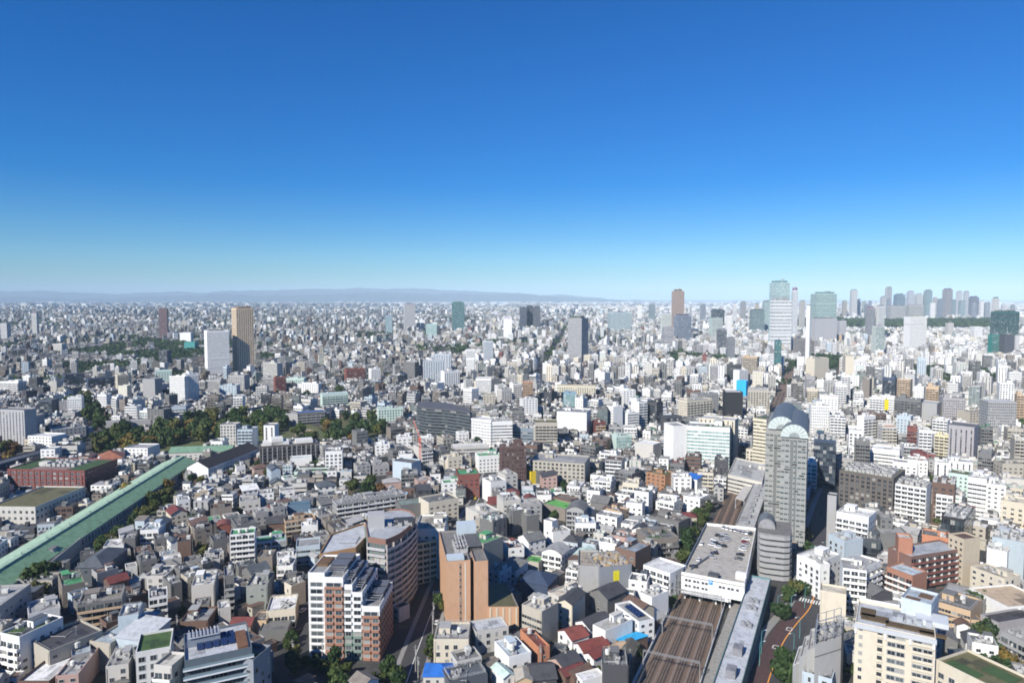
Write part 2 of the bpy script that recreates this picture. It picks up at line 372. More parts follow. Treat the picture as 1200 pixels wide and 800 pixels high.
def unit_boxtank():
    g = MB(); g.box((0, 0, 1.3), (2.2, 3, 2), (.68, .68, .64))
    for a in (-.8, .8): g.box((a, 0, .15), (.2, 2.8, .3), (.3, .3, .3))
    g.box((0, 0, 2.32), (.8, .8, .1), (.5, .5, .5)); return g.mesh('water_tank', [MR])
BTANK = unit_boxtank()
MSOLAR = flat_mat('solar_cell', (.015, .03, .085), .12)
MGBAL = flat_mat('balcony_glass', (.34, .46, .46), .12)
def edge_frame(a, b):
    d = Vector((b[0] - a[0], b[1] - a[1])); l = d.length; d /= l; return d, Vector((d.y, -d.x)), l
NOBJ = {}
def facade_params(style, fh, h, rnd, nfl, wc=(.3, .3, .3)):
    top = nfl * fh; QT = min(.85, max(.06, (max(wc) - .12) * 2.2))
    return {'w': ((3.2 + rnd.random() * 1.4, fh, .42), (top, .42, 0)), 's': ((3.4, fh, .56), (top, .60, 0)), 'r': ((2.6, fh, .93), (top, .42, 0)), 'g': ((2.4, fh, .94), (top + .3, .88, .8)),
            'k': ((2.4, fh, .94), (top + .3, .86, 0)), 'v': ((4.2, fh, .26), (top, .94, 0)), 'b': ((3.6, fh, .80), (top, .68, 0)), 'e': ((3.6, fh, .86), (top, .74, .35)),
            'd': ((1.9, fh, .5), (top, .55, 0)), 'n': ((9, fh, 0), (0, 0, 0)), 'c': ((3.0, fh, .94), (top, .60, .75)), 'q': ((2.0, fh, .97), (top + .3, .70, QT)), 'p': ((3.0, fh, .72), (top, .5, .8))}[style]
def balcony_mesh(a, b, o, fh, depth, pc, mat_panel, bay, wallc):
    d, n, l = edge_frame(a, b); g = MB(); A = Vector(a) - Vector(o); e = .12
    def P(s, t, z): p = A + d * s + n * t; return (p.x, p.y, z)
    def bx(s0, s1, t0, t1, z0, z1, c, m=0):
        q = [P(s0, t1, 0), P(s1, t1, 0), P(s1, t0, 0), P(s0, t0, 0)]; g.prism(ccw([(x, y) for x, y, _ in q]), z0, z1, c, m, bottom=True)
    bx(e, l - e, -.05, depth, -.16, .04, wallc)
    bx(e, l - e, depth - .12, depth, .042, 1.12, pc, 1)
    for s in (e, l - e - .12): bx(s, s + .12, .0, depth - .122, .042, 1.12, pc, 1)
    k = max(1, round(l / bay))
    for i in range(1, k): s = l * i / k; bx(s - .05, s + .05, .0, depth - .122, .044, min(2.1, fh - .5), (.6, .6, .58))
    return g.mesh('balcony', [MF, mat_panel])
def building(kind, poly, h, wall, roofc, style='ww', roof='flat', label=None, near=None, rnd=None, z0=0.0, fh=3.05, opts=(), balc=None, front=0, cap=44, group=None, name=None, cat=None, reg=True, protectit=True, detail=2):
    """poly: world corners counter-clockwise, edge `front` faces the street. style: letter for the front, letter for the other sides."""
    rnd = rnd or random.Random(int(poly[0][0] * 31 + poly[0][1] * 17)); nm, ct = KINDS[kind]; nm = name or nm; ct = cat or ct
    n = len(poly); o = poly[0]; dist = min(math.hypot(x, y) for x, y in poly); near = (dist < 430) if near is None else near
    if reg: occupy(poly, .3)
    if protectit: protect_building(poly, h)
    L = [(x - o[0], y - o[1]) for x, y in poly]; wc, rc = (PAL[wall] if isinstance(wall, str) else wall), (PAL[roofc] if isinstance(roofc, str) else roofc)
    nfl = max(1, int((h + .2) / fh)); par = .9 if h > 7 else .5
    pitched = roof in ('gable', 'hip', 'barrel', 'shed'); par = 0 if pitched else par
    B = MB(); geo = []
    for i in range(n):
        a, b = L[i], L[(i + 1) % n]; st = style[0] if i == front else style[min(1 + (0 if len(style) == 2 else (i - front) % n - 1), len(style) - 1)]
        vis = (b[1] - a[1]) * (-poly[i][0]) - (b[0] - a[0]) * (-poly[i][1]) > 0; ln = math.hypot(b[0] - a[0], b[1] - a[1])
        fa, fb = facade_params(st, fh, h, rnd, nfl, wc)
        if fa[2] and ln > 1.5: fa = (ln / max(1, round(ln / fa[0])), fa[1], fa[2])
        if vis and st == 'b' and detail > 0 and ln > 3: geo.append((i, 'b', ln))
        if vis and st in 'ws' and near and detail > 1 and ln > 3: geo.append((i, st, ln)); fa = (9, fh, 0); fb = (0, 0, 0)
        if st == 'e' and vis and near: geo.append((i, 'e', ln))
        B.wall(a, b, 0, h + par, wc, 0, fa, fb)
    cop = rnd.choice((.55, .75, 1.0, 1.1))
    if not pitched:
        I = inset(L, .28)
        for i in range(n):
            j = (i + 1) % n; B.face([(*L[i], h + par), (*L[j], h + par), (*I[j], h + par), (*I[i], h + par)], tuple(v * cop for v in wc))
            B.face([(*I[j], h - .1), (*I[i], h - .1), (*I[i], h + par), (*I[j], h + par)], wc)
    else:
        B.face([(*p, h - .02) for p in L], wc)
        if roof in ('gable', 'shed', 'barrel'):        # gable walls over edges 0 and 2
            pass
    root = B.obj(nm, [MF], None, (o[0], o[1], z0)); tag(root, label, ct, group)
    # ------------------------------------------------ roof
    G = MB(); seam = rnd.choice((1.0, 2.0, 1e5, 1e5))
    if not pitched:
        I = inset(L, .3); G.prism(I, h - .3, h + .02, rc, fa=(seam, 3, 0)); G.fa[-1] = (seam, 3, 0)
        if n == 4 and dist < 760:      # mended areas, walkways and drains of the roof skin
            A, U, V_ = Vector(I[0]), Vector(I[1]) - Vector(I[0]), Vector(I[3]) - Vector(I[0])
            for q in range(rnd.choice((2, 3, 4, 5))):
                s, t, a_, b_ = rnd.uniform(.02, .7), rnd.uniform(.02, .7), rnd.uniform(.08, .5), rnd.uniform(.06, .4); s1, t1 = min(s + a_, .98), min(t + b_, .98); kk = rnd.choice((.55, .7, .82, 1.15, 1.3)); cc = tuple(min(v * kk, .8) for v in rc)
                G.face([(*(A + U * x + V_ * y), h + .03 + .006 * q) for x, y in ((s, t), (s1, t), (s1, t1), (s, t1))], cc, fa=(1e5, 3, 0))
    else:
        ov = .45; d, nn, ln = edge_frame(L[0], L[1]); A = Vector(L[0]); back = -nn; dp = (Vector(L[-1]) - A).dot(back); 
        def Q(s, t, z): p = A + d * s + back * t; return (p.x, p.y, z)
        s0, s1, t0, t1 = -ov, ln + ov, -ov, dp + ov
        rise = {'gable': .28, 'hip': .26, 'barrel': .22, 'shed': .2}[roof] * min(ln, dp)
        along = 'ridgeb' in opts or (ln < dp and 'ridgea' not in opts)     # ridge runs back from the front wall
        if roof in ('gable', 'barrel', 'shed'):
            if along: prof = lambda k: (s0 + (s1 - s0) * k, None)
            segs = {'gable': [0, .5, 1], 'shed': [0, 1], 'barrel': [i / 8 for i in range(9)]}[roof]
            zf = {'gable': lambda k: rise * (1 - abs(2 * k - 1)), 'shed': lambda k: rise * k, 'barrel': lambda k: rise * math.sin(math.pi * k)}[roof]
            top, th = [], .18
            for k in segs: top.append((Q(s0 + (s1 - s0) * k, t0, h + zf(k)), Q(s0 + (s1 - s0) * k, t1, h + zf(k))) if along else (Q(s1, t0 + (t1 - t0) * k, h + zf(k)), Q(s0, t0 + (t1 - t0) * k, h + zf(k))))
            for i in range(len(top) - 1):
                a, b, c, e = top[i][0], top[i + 1][0], top[i + 1][1], top[i][1]; lb = (Vector(c) - Vector(b)).length
                G.face([(p[0], p[1], p[2] + th) for p in (a, b, c, e)], rc, 0, [(0, 0), (0, 1), (lb, 1), (lb, 0)], fa=(.6, 3, 0))
                G.face([a, (a[0], a[1], a[2] + th), (b[0], b[1], b[2] + th), b][::-1], rc); G.face([e, (e[0], e[1], e[2] + th), (c[0], c[1], c[2] + th), c], rc)
            for i, j in ((0, 1), (len(top) - 1, 0)):
                a, e = top[i][0], top[i][1]; G.face([a, (a[0], a[1], a[2] + th), (e[0], e[1], e[2] + th), e], rc)
            for end, t in ((0, 0.01), (1, -.01)):
                pts = []
                for k in segs:
                    if along: pts.append(Q(ln * k, 0.0 if end == 0 else dp, h - .02 + zf(k)))
                    else: pts.append(Q(0 if end == 1 else ln, dp * k, h - .02 + zf(k)))
                if roof == 'shed': pts = pts + ([Q(ln, 0 if end == 0 else dp, h - .02)] if along else [Q(0 if end == 1 else ln, dp, h - .02)])
                Bw = MB(); Bw.face(pts, wc); Bw.obj('gable_wall', [MF], root)
            if roof == 'shed': Bw = MB(); Bw.face([Q(ln, 0, h - .02), Q(ln, dp, h - .02), Q(ln, dp, h + rise), Q(ln, 0, h + rise)] if along else [Q(0, dp, h - .02), Q(ln, dp, h - .02), Q(ln, dp, h + rise), Q(0, dp, h + rise)], wc); Bw.obj('high_wall', [MF], root)
        else:
            if along: r0, r1 = Q((s0 + s1) / 2, t0 + (s1 - s0) * .5, h + rise), Q((s0 + s1) / 2, t1 - (s1 - s0) * .5, h + rise)
            else: r0, r1 = Q(s0 + (t1 - t0) * .5, (t0 + t1) / 2, h + rise), Q(s1 - (t1 - t0) * .5, (t0 + t1) / 2, h + rise)
            c = [Q(s0, t0, h), Q(s1, t0, h), Q(s1, t1, h), Q(s0, t1, h)]
            fs = [[c[0], c[1], r0], [c[1], c[2], r1, r0], [c[2], c[3], r1], [c[3], c[0], r0, r1]] if along else [[c[0], c[1], r1, r0], [c[1], c[2], r1], [c[2], c[3], r0, r1], [c[3], c[0], r0]]
            for f in fs: G.face(f, rc, 0, [((Vector(p) - Vector(f[0])).dot((Vector(f[1]) - Vector(f[0])).normalized()), 0) for p in f], fa=(.6, 3, 0))
            G.face(c[::-1], rc)
    ro = G.obj('roof', [MR], root)
    # ------------------------------------------------ what stands on the roof
    cx, cy = sum(p[0] for p in L) / n, sum(p[1] for p in L) / n; d0, n0, l0 = edge_frame(L[front], L[(front + 1) % n]); ang = math.atan2(d0.y, d0.x)
    dep = abs((Vector(L[(front + 2) % n]) - Vector(L[front])).dot(n0)) if n >= 4 else 8
    def R_(s, t): p = Vector((cx, cy)) + d0 * s * l0 * .5 - n0 * t * dep * .5; return (p.x, p.y)      # -1..1 across, -1..1 back
    if not pitched and 'bare' not in opts and detail > 0:
        if 'pent' in opts or (rnd.random() < .7 and h > 8 and min(l0, dep) > 7):
            w_, d_ = min(l0 * .32, 6.5), min(dep * .36, 6); g = MB(); x, y = R_(rnd.choice((-.45, .0, .45)), rnd.uniform(.1, .5)); hh = 2.8 if h < 30 else 4.5
            g.box((x, y, h + hh / 2), (w_, d_, hh), wc, 0, ang); g.box((x, y, h + hh + .1), (w_ + .4, d_ + .4, .22), rc, 0, ang)
            g.box((x - n0.x * 0 + n0.x * d_ / 2, y + n0.y * d_ / 2, h + 1.05), (.95, .1, 2.0), (.16, .17, .18), 0, ang)
            g.obj('stair_penthouse', [MF], root)
        for k in range(rnd.choice((0, 1, 1, 2)) if h > 9 else rnd.choice((0, 0, 1))):
            x, y = R_(rnd.uniform(-.6, .6), rnd.uniform(-.5, .6)); link('water_tank', TANK if rnd.random() < .45 else BTANK, root, (x, y, h + .02), ang, (rnd.uniform(.7, 1.0),) * 3)
        for k in range((rnd.choice((2, 3, 4, 5)) if near else rnd.choice((1, 2, 2))) if 'noac' not in opts else 0):
            x, y = R_(rnd.uniform(-.7, .7), rnd.uniform(-.7, .7)); link('air_conditioner', AC, root, (x, y, h + .02), ang, (rnd.uniform(.8, 1.5), 1, rnd.uniform(.8, 1.2)))
    if not pitched and 'bare' not in opts and detail > 0 and dist < 700:
        g = MB(); pts = [R_(rnd.uniform(-.8, -.5), rnd.uniform(-.8, -.4))]; pts.append((R_(rnd.uniform(.0, .7), 0)[0], pts[0][1])); pts.append((pts[1][0], R_(0, rnd.uniform(.2, .7))[1]))
        for p, q in zip(pts, pts[1:]): g.tube((*p, h + .35), (*q, h + .35), .16, (.34, .34, .34), 0, 5)
        for p in pts: g.box((*p, h + .2), (.5, .5, .4), (.3, .3, .3))
        g.obj('roof_duct', [MR], root)
        if rnd.random() < .45: x, y = R_(rnd.uniform(-.6, .6), rnd.uniform(0, .7)); g = MB(); g.tube((x, y, h), (x, y, h + 4.2), .06, (.4, .4, .4), 0, 4); g.tube((x - .9, y, h + 3.9), (x + .9, y, h + 3.9), .04, (.4, .4, .4), 0, 4); g.tube((x - .6, y, h + 3.4), (x + .6, y, h + 3.4), .04, (.4, .4, .4), 0, 4); g.obj('antenna', [MR], root)
        if rnd.random() < .35 and dist < 560:
            g = MB(); II = inset(L, .55)
            for i in range(n):
                a, b = Vector(II[i]), Vector(II[(i + 1) % n]); k = max(1, int((b - a).length / 2.4))
                for zz in (h + 1.5, h + 1.15): g.tube((*a, zz), (*b, zz), .045, (.42, .42, .42), 0, 3)
                for q in range(k): p = a.lerp(b, q / k); g.tube((*p, h), (*p, h + 1.5), .04, (.42, .42, .42), 0, 3)
            g.obj('railing', [MR], root)
    if near and detail > 1 and h > 7:
        i = (front + 1) % n; a, b = Vector(L[front]), Vector(L[i]); p = a.lerp(b, rnd.choice((.04, .96))) + n0 * .12; g = MB(); g.tube((*p, 0), (*p, h), .08, tuple(v * .7 for v in wc), 0, 5); g.obj('downpipe', [MF], root)
    if 'plant' in opts:     # rows of rooftop cooling units
        k = max(3, int(l0 / 3.2)); q = max(2, int(dep / 4))
        for i in range(k):
            for j in range(q):
                if rnd.random() < .12: continue
                x, y = R_(-.8 + 1.6 * i / (k - 1), -.65 + 1.35 * j / (q - 1)); link('air_conditioner', AC, root, (x, y, h + .02), ang, (1.6, 2.0, rnd.uniform(1.2, 2.2)))
    if 'solar' in opts:
        z = h + 2.6 if False else h + .5; i = 0
        for s in (-.62, -.38, -.14, .10, .34):
            for t in (-.35, .1):
                g = MB(); p = [Vector(R_(s, t)), Vector(R_(s + .2, t)), Vector(R_(s + .2, t + .38)), Vector(R_(s, t + .38))]
                g.face([(p[0].x, p[0].y, h + .35), (p[1].x, p[1].y, h + .35), (p[2].x, p[2].y, h + 1.3), (p[3].x, p[3].y, h + 1.3)]); g.face([(p[3].x, p[3].y, h + 1.3), (p[2].x, p[2].y, h + 1.3), (p[2].x, p[2].y, h), (p[3].x, p[3].y, h)]); g.obj('solar_panel', [MSOLAR], root)
    if 'turf' in opts:
        for (s, t, w_, d_) in ((-.35, -.55, .6, .4), (.3, .35, .55, .5)):
            g = MB(); x, y = R_(s, t); g.box((x, y, h + .12), (w_ * l0 * .5 * 1.6, d_ * dep * .5 * 1.4, .25), PAL['grass'] if 'dry' not in opts else PAL['soil'], 0, ang); g.obj('roof_garden', [MR], root)
    if 'fence' in opts:
        g = MB(); I = inset(L, .6)
        for i in range(n):
            a, b = Vector(I[i]), Vector(I[(i + 1) % n]); k = max(2, int((b - a).length / 1.5))
            for zz in (h + 1.6, h + 2.1): g.tube((*a, zz), (*b, zz), .05, (.5, .5, .5), 0, 4)
            for q in range(k): p = a.lerp(b, q / k); g.tube((*p, h), (*p, h + 2.1), .05, (.5, .5, .5), 0, 4)
        g.obj('railing', [MR], root)
    # ------------------------------------------------ balconies and windows
    left = cap
    for i, st, ln in geo:
        a, b = poly[i], poly[(i + 1) % n]; d, nn, _ = edge_frame(a, b)
        if st in 'be':
            bc = balc or ('white' if wall in ('white', 'offwhite', 'lgrey') else wall); glass = bc == 'glass'
            me = balcony_mesh(a, b, o, fh, 1.25 if st == 'b' else .5, PAL.get(bc, (.5, .5, .5)), MGBAL if glass else MF, 5.4, wc)
            for k in range(1 if h > 7 else 0, nfl): link('balcony', me, root, (0, 0, k * fh))
        else:
            ww, wh, bay = (1.75, 1.35, 3.4) if st == 'w' else (2.2, 2.0, 3.5); k = max(1, int(ln / bay)); A = Vector(a) - Vector(o); ra = math.atan2(d.y, d.x); per = max(1, min(left, 26))
            cells = [(f, q) for f in range(nfl) for q in range(k)]
            if st == 'w': cells = [c for c in cells if rnd.random() < .88]
            if len(cells) > per: cells = cells[-per:]
            tall = rnd.random() < .3
            for f, q in cells:
                p = A + d * ((q + .5) * ln / k) + nn * .01; ws = ww * (rnd.choice((1, 1, .55)) if st == 'w' else 1)
                link('window', WIN, root, (p.x, p.y, f * fh + (.35 if tall else .95) if st == 'w' else f * fh + .6), ra, (ws, 1, (2.0 if tall else wh) if st == 'w' else wh))
            left -= len(cells)
    mx, my = sum(p[0] for p in poly) / n, sum(p[1] for p in poly) / n
    if not label:
        sz = 'low' if h < 7.2 else NUMW[min(nfl, 20)] + '-storey'
        feat = {'gable': 'with %s gable roof', 'hip': 'with %s hip roof', 'barrel': 'with %s barrel roof', 'shed': 'with %s sloping roof', 'flat': 'with flat %s roof'}[roof] % cn(roofc)
        PENDING.append((root, '%s %s %s %s' % (cn(wall), sz, ct, feat), mx, my))
    return root
def rectpoly(pa, pb, h, dep, z0=0.0):
    a, b = Vector(at(*pa, h + z0)), Vector(at(*pb, h + z0)); d = (b - a).normalized(); nn = Vector((-d.y, d.x)); return [tuple(a), tuple(b), tuple(b + nn * dep), tuple(a + nn * dep)]
# ---------------------------------------------------------------- landmarks: built one by one
def PX(pts, z): return ccw([at(x, y, z) for x, y in pts])
def mid(poly): return sum(p[0] for p in poly) / len(poly), sum(p[1] for p in poly) / len(poly)
def land(phrase, poly): LAND.append((phrase, *mid(poly)))

# --- the stepped white and brick apartment tower
def stepped_tower():
    a, b = Vector(at(361, 672, 36)), Vector(at(446, 772.5, 0)); d = (b - a).normalized(); nn = Vector((-d.y, d.x)); l = (b - a).length
    cuts = [0, .23, .495, .615, .755, 1.0]; hs = [35.8, 34.2, 31.0, 27.8, 22.2]; deps = [20, 26, 26, 26, 24]
    cols = ['white', (.31, .155, .10), 'white', 'white', (.31, .155, .10)]
    poly = [tuple(a), tuple(b), tuple(b + nn * 25), tuple(a + nn * 25)]; occupy(poly, 1); land('the stepped white tower', poly)
    root = empty('apartment_building', (a.x, a.y, 0), math.atan2(d.y, d.x)); tag(root, 'stepped apartment tower of white, brick and green bays with terraces climbing towards its back', 'apartment block')
    fh = 3.0
    for i in range(5):
        s0, s1 = cuts[i] * l, cuts[i + 1] * l - .02; h = hs[i]; c = PAL[cols[i]] if isinstance(cols[i], str) else cols[i]; nf = int(h / fh); dp = deps[i]; y0 = (-.5 if i in (1, 4) else 0)
        P = [(s0, y0), (s1, y0), (s1, dp), (s0, dp)]
        g = MB()
        for k in range(4):
            q = P[k], P[(k + 1) % 4]; fa, fb = ((3.2, fh, .55), (nf * fh, .45, 0)) if k == 1 else ((9, fh, 0), (0, 0, 0))
            split = [(0, 12.0, PAL['green'] if False else (.17, .23, .19)), (12.0, h + .8, c)] if i in (2, 3) else [(0, h - 3.2, c), (h - 3.2, h + .8, PAL['white'])] if i in (1, 4) else [(0, h + .8, c)]
            for z0, z1, cc in split: g.wall(*q, z0, z1, cc, 0, fa, fb, 0 if not z0 else 0)
        for f_ in range(len(g.f)): pass
        w = g.obj('wall', [MF], root)
        g = MB(); g.prism(inset(P, .3), h - .3, h, PAL['lgrey']); g.obj('roof', [MR], root)
        g = MB(); I = inset(P, .3)
        for k in range(4): j = (k + 1) % 4; g.face([(*P[k], h + .8), (*P[j], h + .8), (*I[j], h + .8), (*I[k], h + .8)], PAL['white']); g.face([(*I[j], h - .05), (*I[k], h - .05), (*I[k], h + .8), (*I[j], h + .8)], PAL['white'])
        g.obj('parapet', [MF], root)
        # front openings
        for f in range(nf):
            z = f * fh
            if i == 0:
                link('window', WIN, root, ((s0 + s1) / 2, y0 - .02, z + .7), 0, (s1 - s0 - 1.4, 1, 1.9))
                g = MB(); g.box(((s0 + s1) / 2, y0 - .12, z + .12), (s1 - s0 - .1, .35, .35), PAL['white']); g.obj('ledge', [MF], root)
            else:
                k = 2 if i in (1, 4) else 1
                if f == nf - 1: k = 1
                for q in range(k):
                    ww = (s1 - s0) / k - 1.0; x = s0 + (s1 - s0) * (q + .5) / k
                    g = MB(); g.box((x, y0 + .005 - .01, z + 1.75), (ww, .1, 1.75), (.02, .022, .025)); 
                    link('window', WIN, root, (x, y0 - .06, z + .9), 0, (ww, 1, 1.85))
                    g = MB(); g.box((x, y0 - .35, z + .5), (ww + .35, .6, .95), c if i in (1, 4) or f > 3 else (.17, .23, .19)); g.obj('balcony', [MF], root)
        # terraces with dark pergola beams stepping back
        if i >= 1:
            for k in range(2):
                g = MB(); yy = 6 + k * 7.5; hh = 3.0
                g.box(((s0 + s1) / 2, yy + 4.2, h + hh / 2), (s1 - s0 - .8, 5.5, hh), (.05, .055, .065)); g.box(((s0 + s1) / 2, yy + 4.2, h + hh + .1), (s1 - s0 - .5, 6.0, .22), (.10, .11, .14))
                g.obj('terrace_room', [MF], root)
            g = MB()
            for k in range(5): g.tube((s0 + .5, 1.5 + k * 2.2, h + 2.6), (s1 - .5, 1.5 + k * 2.2, h + 2.6), .12, (.35, .36, .40), 0, 4)
            for x in (s0 + .5, s1 - .5): g.tube((x, 1.2, h + 2.6), (x, 11, h + 2.6), .14, (.5, .52, .56), 0, 4); g.tube((x, 1.4, h), (x, 1.4, h + 2.6), .12, (.5, .5, .5), 0, 4)
            g.obj('pergola', [MR], root)
        else:
            g = MB(); g.box((s0 + 3.2, 13, h + .5), (5.0, 9, .9), PAL['soil']); g.obj('roof_garden', [MR], root)
    protect([(a.x, a.y, 36), (b.x, b.y, 22), (b.x, b.y, 0), (a.x, a.y, 0)], a.length)
    protect([(a.x, a.y, 36), (b.x, b.y, 22), (*(b + nn * 25), 30), (*(a + nn * 25), 36)], a.length)
stepped_tower()
def curved_tower():
    h = 38; plan = [(431, 631), (452, 634), (460, 631), (468, 627), (475, 622), (481, 616.5), (486, 610), (487, 605), (481, 600), (470, 597.5), (455, 598), (440, 603), (428, 614)]
    poly = PX(plan, h); land('the round-ended apartment tower', poly)
    root = building('a', poly, h, (.22, .12, .09), 'lav', 'eeee', label='round-ended apartment tower with pale stacked balconies and a green bay, behind the stepped tower', opts=('bare',), near=False, fh=3.05)
    o = poly[0]; n = len(poly); fr = []
    for i in range(n):
        a, b = poly[i], poly[(i + 1) % n]
        if (b[1] - a[1]) * (-a[0]) - (b[0] - a[0]) * (-a[1]) > 0: fr.append((i, math.hypot(b[0] - a[0], b[1] - a[1]), (a[0] + b[0]) / 2))
    fr.sort(key=lambda p: p[2])
    for k in range(1, 12):
        g = MB()
        for i, ln, x in fr[1:]:
            a, b = Vector(poly[i]) - Vector(o), Vector(poly[(i + 1) % n]) - Vector(o); d, nn, l = edge_frame(a, b)
            q = [tuple(a - nn * .05), tuple(b - nn * .05), tuple(b + nn * 1.1), tuple(a + nn * 1.1)]
            g.prism(ccw(q), k * 3.05 - .2, k * 3.05 + .05, PAL['lav'], bottom=True)
            q = [tuple(a + nn * .95), tuple(b + nn * .95), tuple(b + nn * 1.1), tuple(a + nn * 1.1)]
            g.prism(ccw(q), k * 3.05 + .04, k * 3.05 + 1.1, (.38, .375, .385) if k < 11 else (.42, .42, .43))
            g.prism(ccw([tuple(a - nn * .05), tuple(a + nn * 1.0), tuple(a + nn * 1.0 + d * .5), tuple(a - nn * .05 + d * .5)]), k * 3.05 + .04, k * 3.05 + 2.85, (.34, .31, .30))
        g.obj('balcony', [MF], root)
    i = fr[0][0]; a, b = Vector(poly[i]) - Vector(o), Vector(poly[(i + 1) % n]) - Vector(o); d, nn, l = edge_frame(a, b)
    g = MB(); q = [tuple(a - nn * .02), tuple(b - nn * .02), tuple(b + nn * .5), tuple(a + nn * .5)]; g.prism(ccw(q), 0, h - 1, (.17, .23, .19), fa=(l / 2, 3.05, .6), fb=(36, .5, 0)); g.obj('green_bay', [MF], root)
    c = Vector(mid(poly)) - Vector(o)
    g = MB(); g.box((c.x - 9, c.y - 2, h + 3.2), (8, 7, 6.4), (.36, .36, .36), 0, .2); g.obj('stair_penthouse', [MF], root)
    g = MB(); g.box((c.x + 4, c.y + 3, h + .8), (10, 7, 1.6), (.04, .045, .05), 0, .2); g.obj('dark_court_block', [MF], root)  # raised near-black box; its colour stands for the shade in a court
    for k in range(5): link('air_conditioner', AC, root, (c.x - 2 + k * 2.5, c.y + (k % 2) * 3 - 3, h + .02), .3, (1.2, 1.2, 1.2))
    # the lower wing with the broad pale roof
    p2 = PX([(374, 651), (417, 643), (431, 628), (427, 614), (388, 627)], 35)
    building('a', p2, 35, (.42, .25, .12), 'lav', 'ww', label='apartment wing with a broad pale roof joining the stepped tower to the round one', opts=('noac',), near=False)
curved_tower()

# --- the orange brick tower with its low wing
def orange_tower():
    h = 31; a, b = Vector(at(524, 659.5, h)), Vector(at(571, 656, h)); d = (b - a).normalized(); nn = Vector((-d.y, d.x)); l = (b - a).length; dp = 41
    oc = (.50, .30, .185)
    root = empty('office_building', (a.x, a.y, 0), math.atan2(d.y, d.x)); tag(root, 'tall orange brick tower with slit windows, a dark recess and a low wing', 'office building')
    poly = [tuple(a), tuple(b), tuple(b + nn * dp), tuple(a + nn * dp)]; occupy(poly, 1); protect_building(poly, h, .85); land('the orange brick tower', poly)
    x1, x2 = l * .575, l * .67
    def blk(nm, P, z1, c, par=.8, win=None):
        g = MB(); n = len(P)
        for i in range(n): g.wall(P[i], P[(i + 1) % n], 0, z1 + par, c)
        I = inset(P, .3)
        for k in range(n): j = (k + 1) % n; g.face([(*P[k], z1 + par), (*P[j], z1 + par), (*I[j], z1 + par), (*I[k], z1 + par)], (.10, .09, .09)); g.face([(*I[j], z1 - .1), (*I[k], z1 - .1), (*I[k], z1 + par), (*I[j], z1 + par)], (.25, .24, .23))
        g.obj(nm, [MF], root); g = MB(); g.prism(I, z1 - .3, z1 + .02, (.22, .21, .20)); g.obj('roof', [MR], root)
    blk('wall', [(0, 0), (x1, 0), (x1, dp), (0, dp)], h, oc); blk('wall', [(x2, -2.2), (l, -2.2), (l, dp - 3), (x2, dp - 3)], h, oc)
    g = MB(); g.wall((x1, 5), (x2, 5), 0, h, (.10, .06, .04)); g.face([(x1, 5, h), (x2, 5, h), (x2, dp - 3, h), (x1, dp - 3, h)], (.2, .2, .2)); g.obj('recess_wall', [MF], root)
    g = MB(); g.box((x1 * .56, -.04, h * .5), (.9, .14, h - 1), (.30, .20, .13)); g.obj('window_shaft', [MF], root)
    for k in range(10): link('window', WIN, root, (x1 * .56, -.12, 1.0 + k * 3.0), 0, (.7, 1, 1.5))
    g = MB(); g.box((x1 * .78, -.03, h * .5), (.5, .12, h - .8), (.62, .58, .50)); g.obj('pale_stripe', [MF], root)
    g = MB(); g.box((l * .72, dp * .86, h + 3), (l * .5, 8, 6), PAL['paleblue']); g.obj('penthouse', [MF], root)
    g = MB(); g.box((l * .22, 3.5, h + 1), (l * .42, 5, 1.9), PAL['paleblue']); g.obj('penthouse', [MF], root)
    g = MB(); g.box((l * .78, dp * .52, h + 2.2), (l * .4, dp * .42, .3), (.12, .12, .12))
    for q in range(6): g.box((l * .78, dp * (.34 + q * .07), h + 1.1), (l * .36, .25, 2.2), (.12, .12, .12))
    g.obj('louvre_screen', [MR], root)
    for k in range(9): link('air_conditioner', AC, root, (l * (.32 + .1 * (k % 3)), dp * (.28 + .13 * (k // 3)), h + .02), 0, (1.6, 2.4, 1.5))
    g = MB()
    for k in range(4): g.tube((l * (.36 + k * .08), dp * .3, h + 2.2), (l * (.36 + k * .08), dp * .74, h + 2.2), .3, (.5, .5, .5), 0, 6)
    g.obj('duct', [MR], root)
    # low wing to the right with pilasters and a mossy roof
    wl, wh = 13.5, 10.0
    P = [(l + .05, -3), (l + wl, -5.5), (l + wl, 22), (l + .05, 22)]
    blk('wall', P, wh, oc, .6); g = MB(); g.prism(inset(P, .7), wh + .03, wh + .1, PAL['olive']); g.obj('roof_moss', [MR], root)
    for k in range(5): x = l + .9 + k * 2.9; g = MB(); g.box((x, -3.25 - k * .5, wh / 2), (.7, .5, wh - .3), (.62, .55, .42)); g.obj('pilaster', [MF], root)
    wp = [tuple(a + d * x + nn * y) for x, y in P]; occupy(wp, 1); protect_building(wp, wh, .6)
orange_tower()

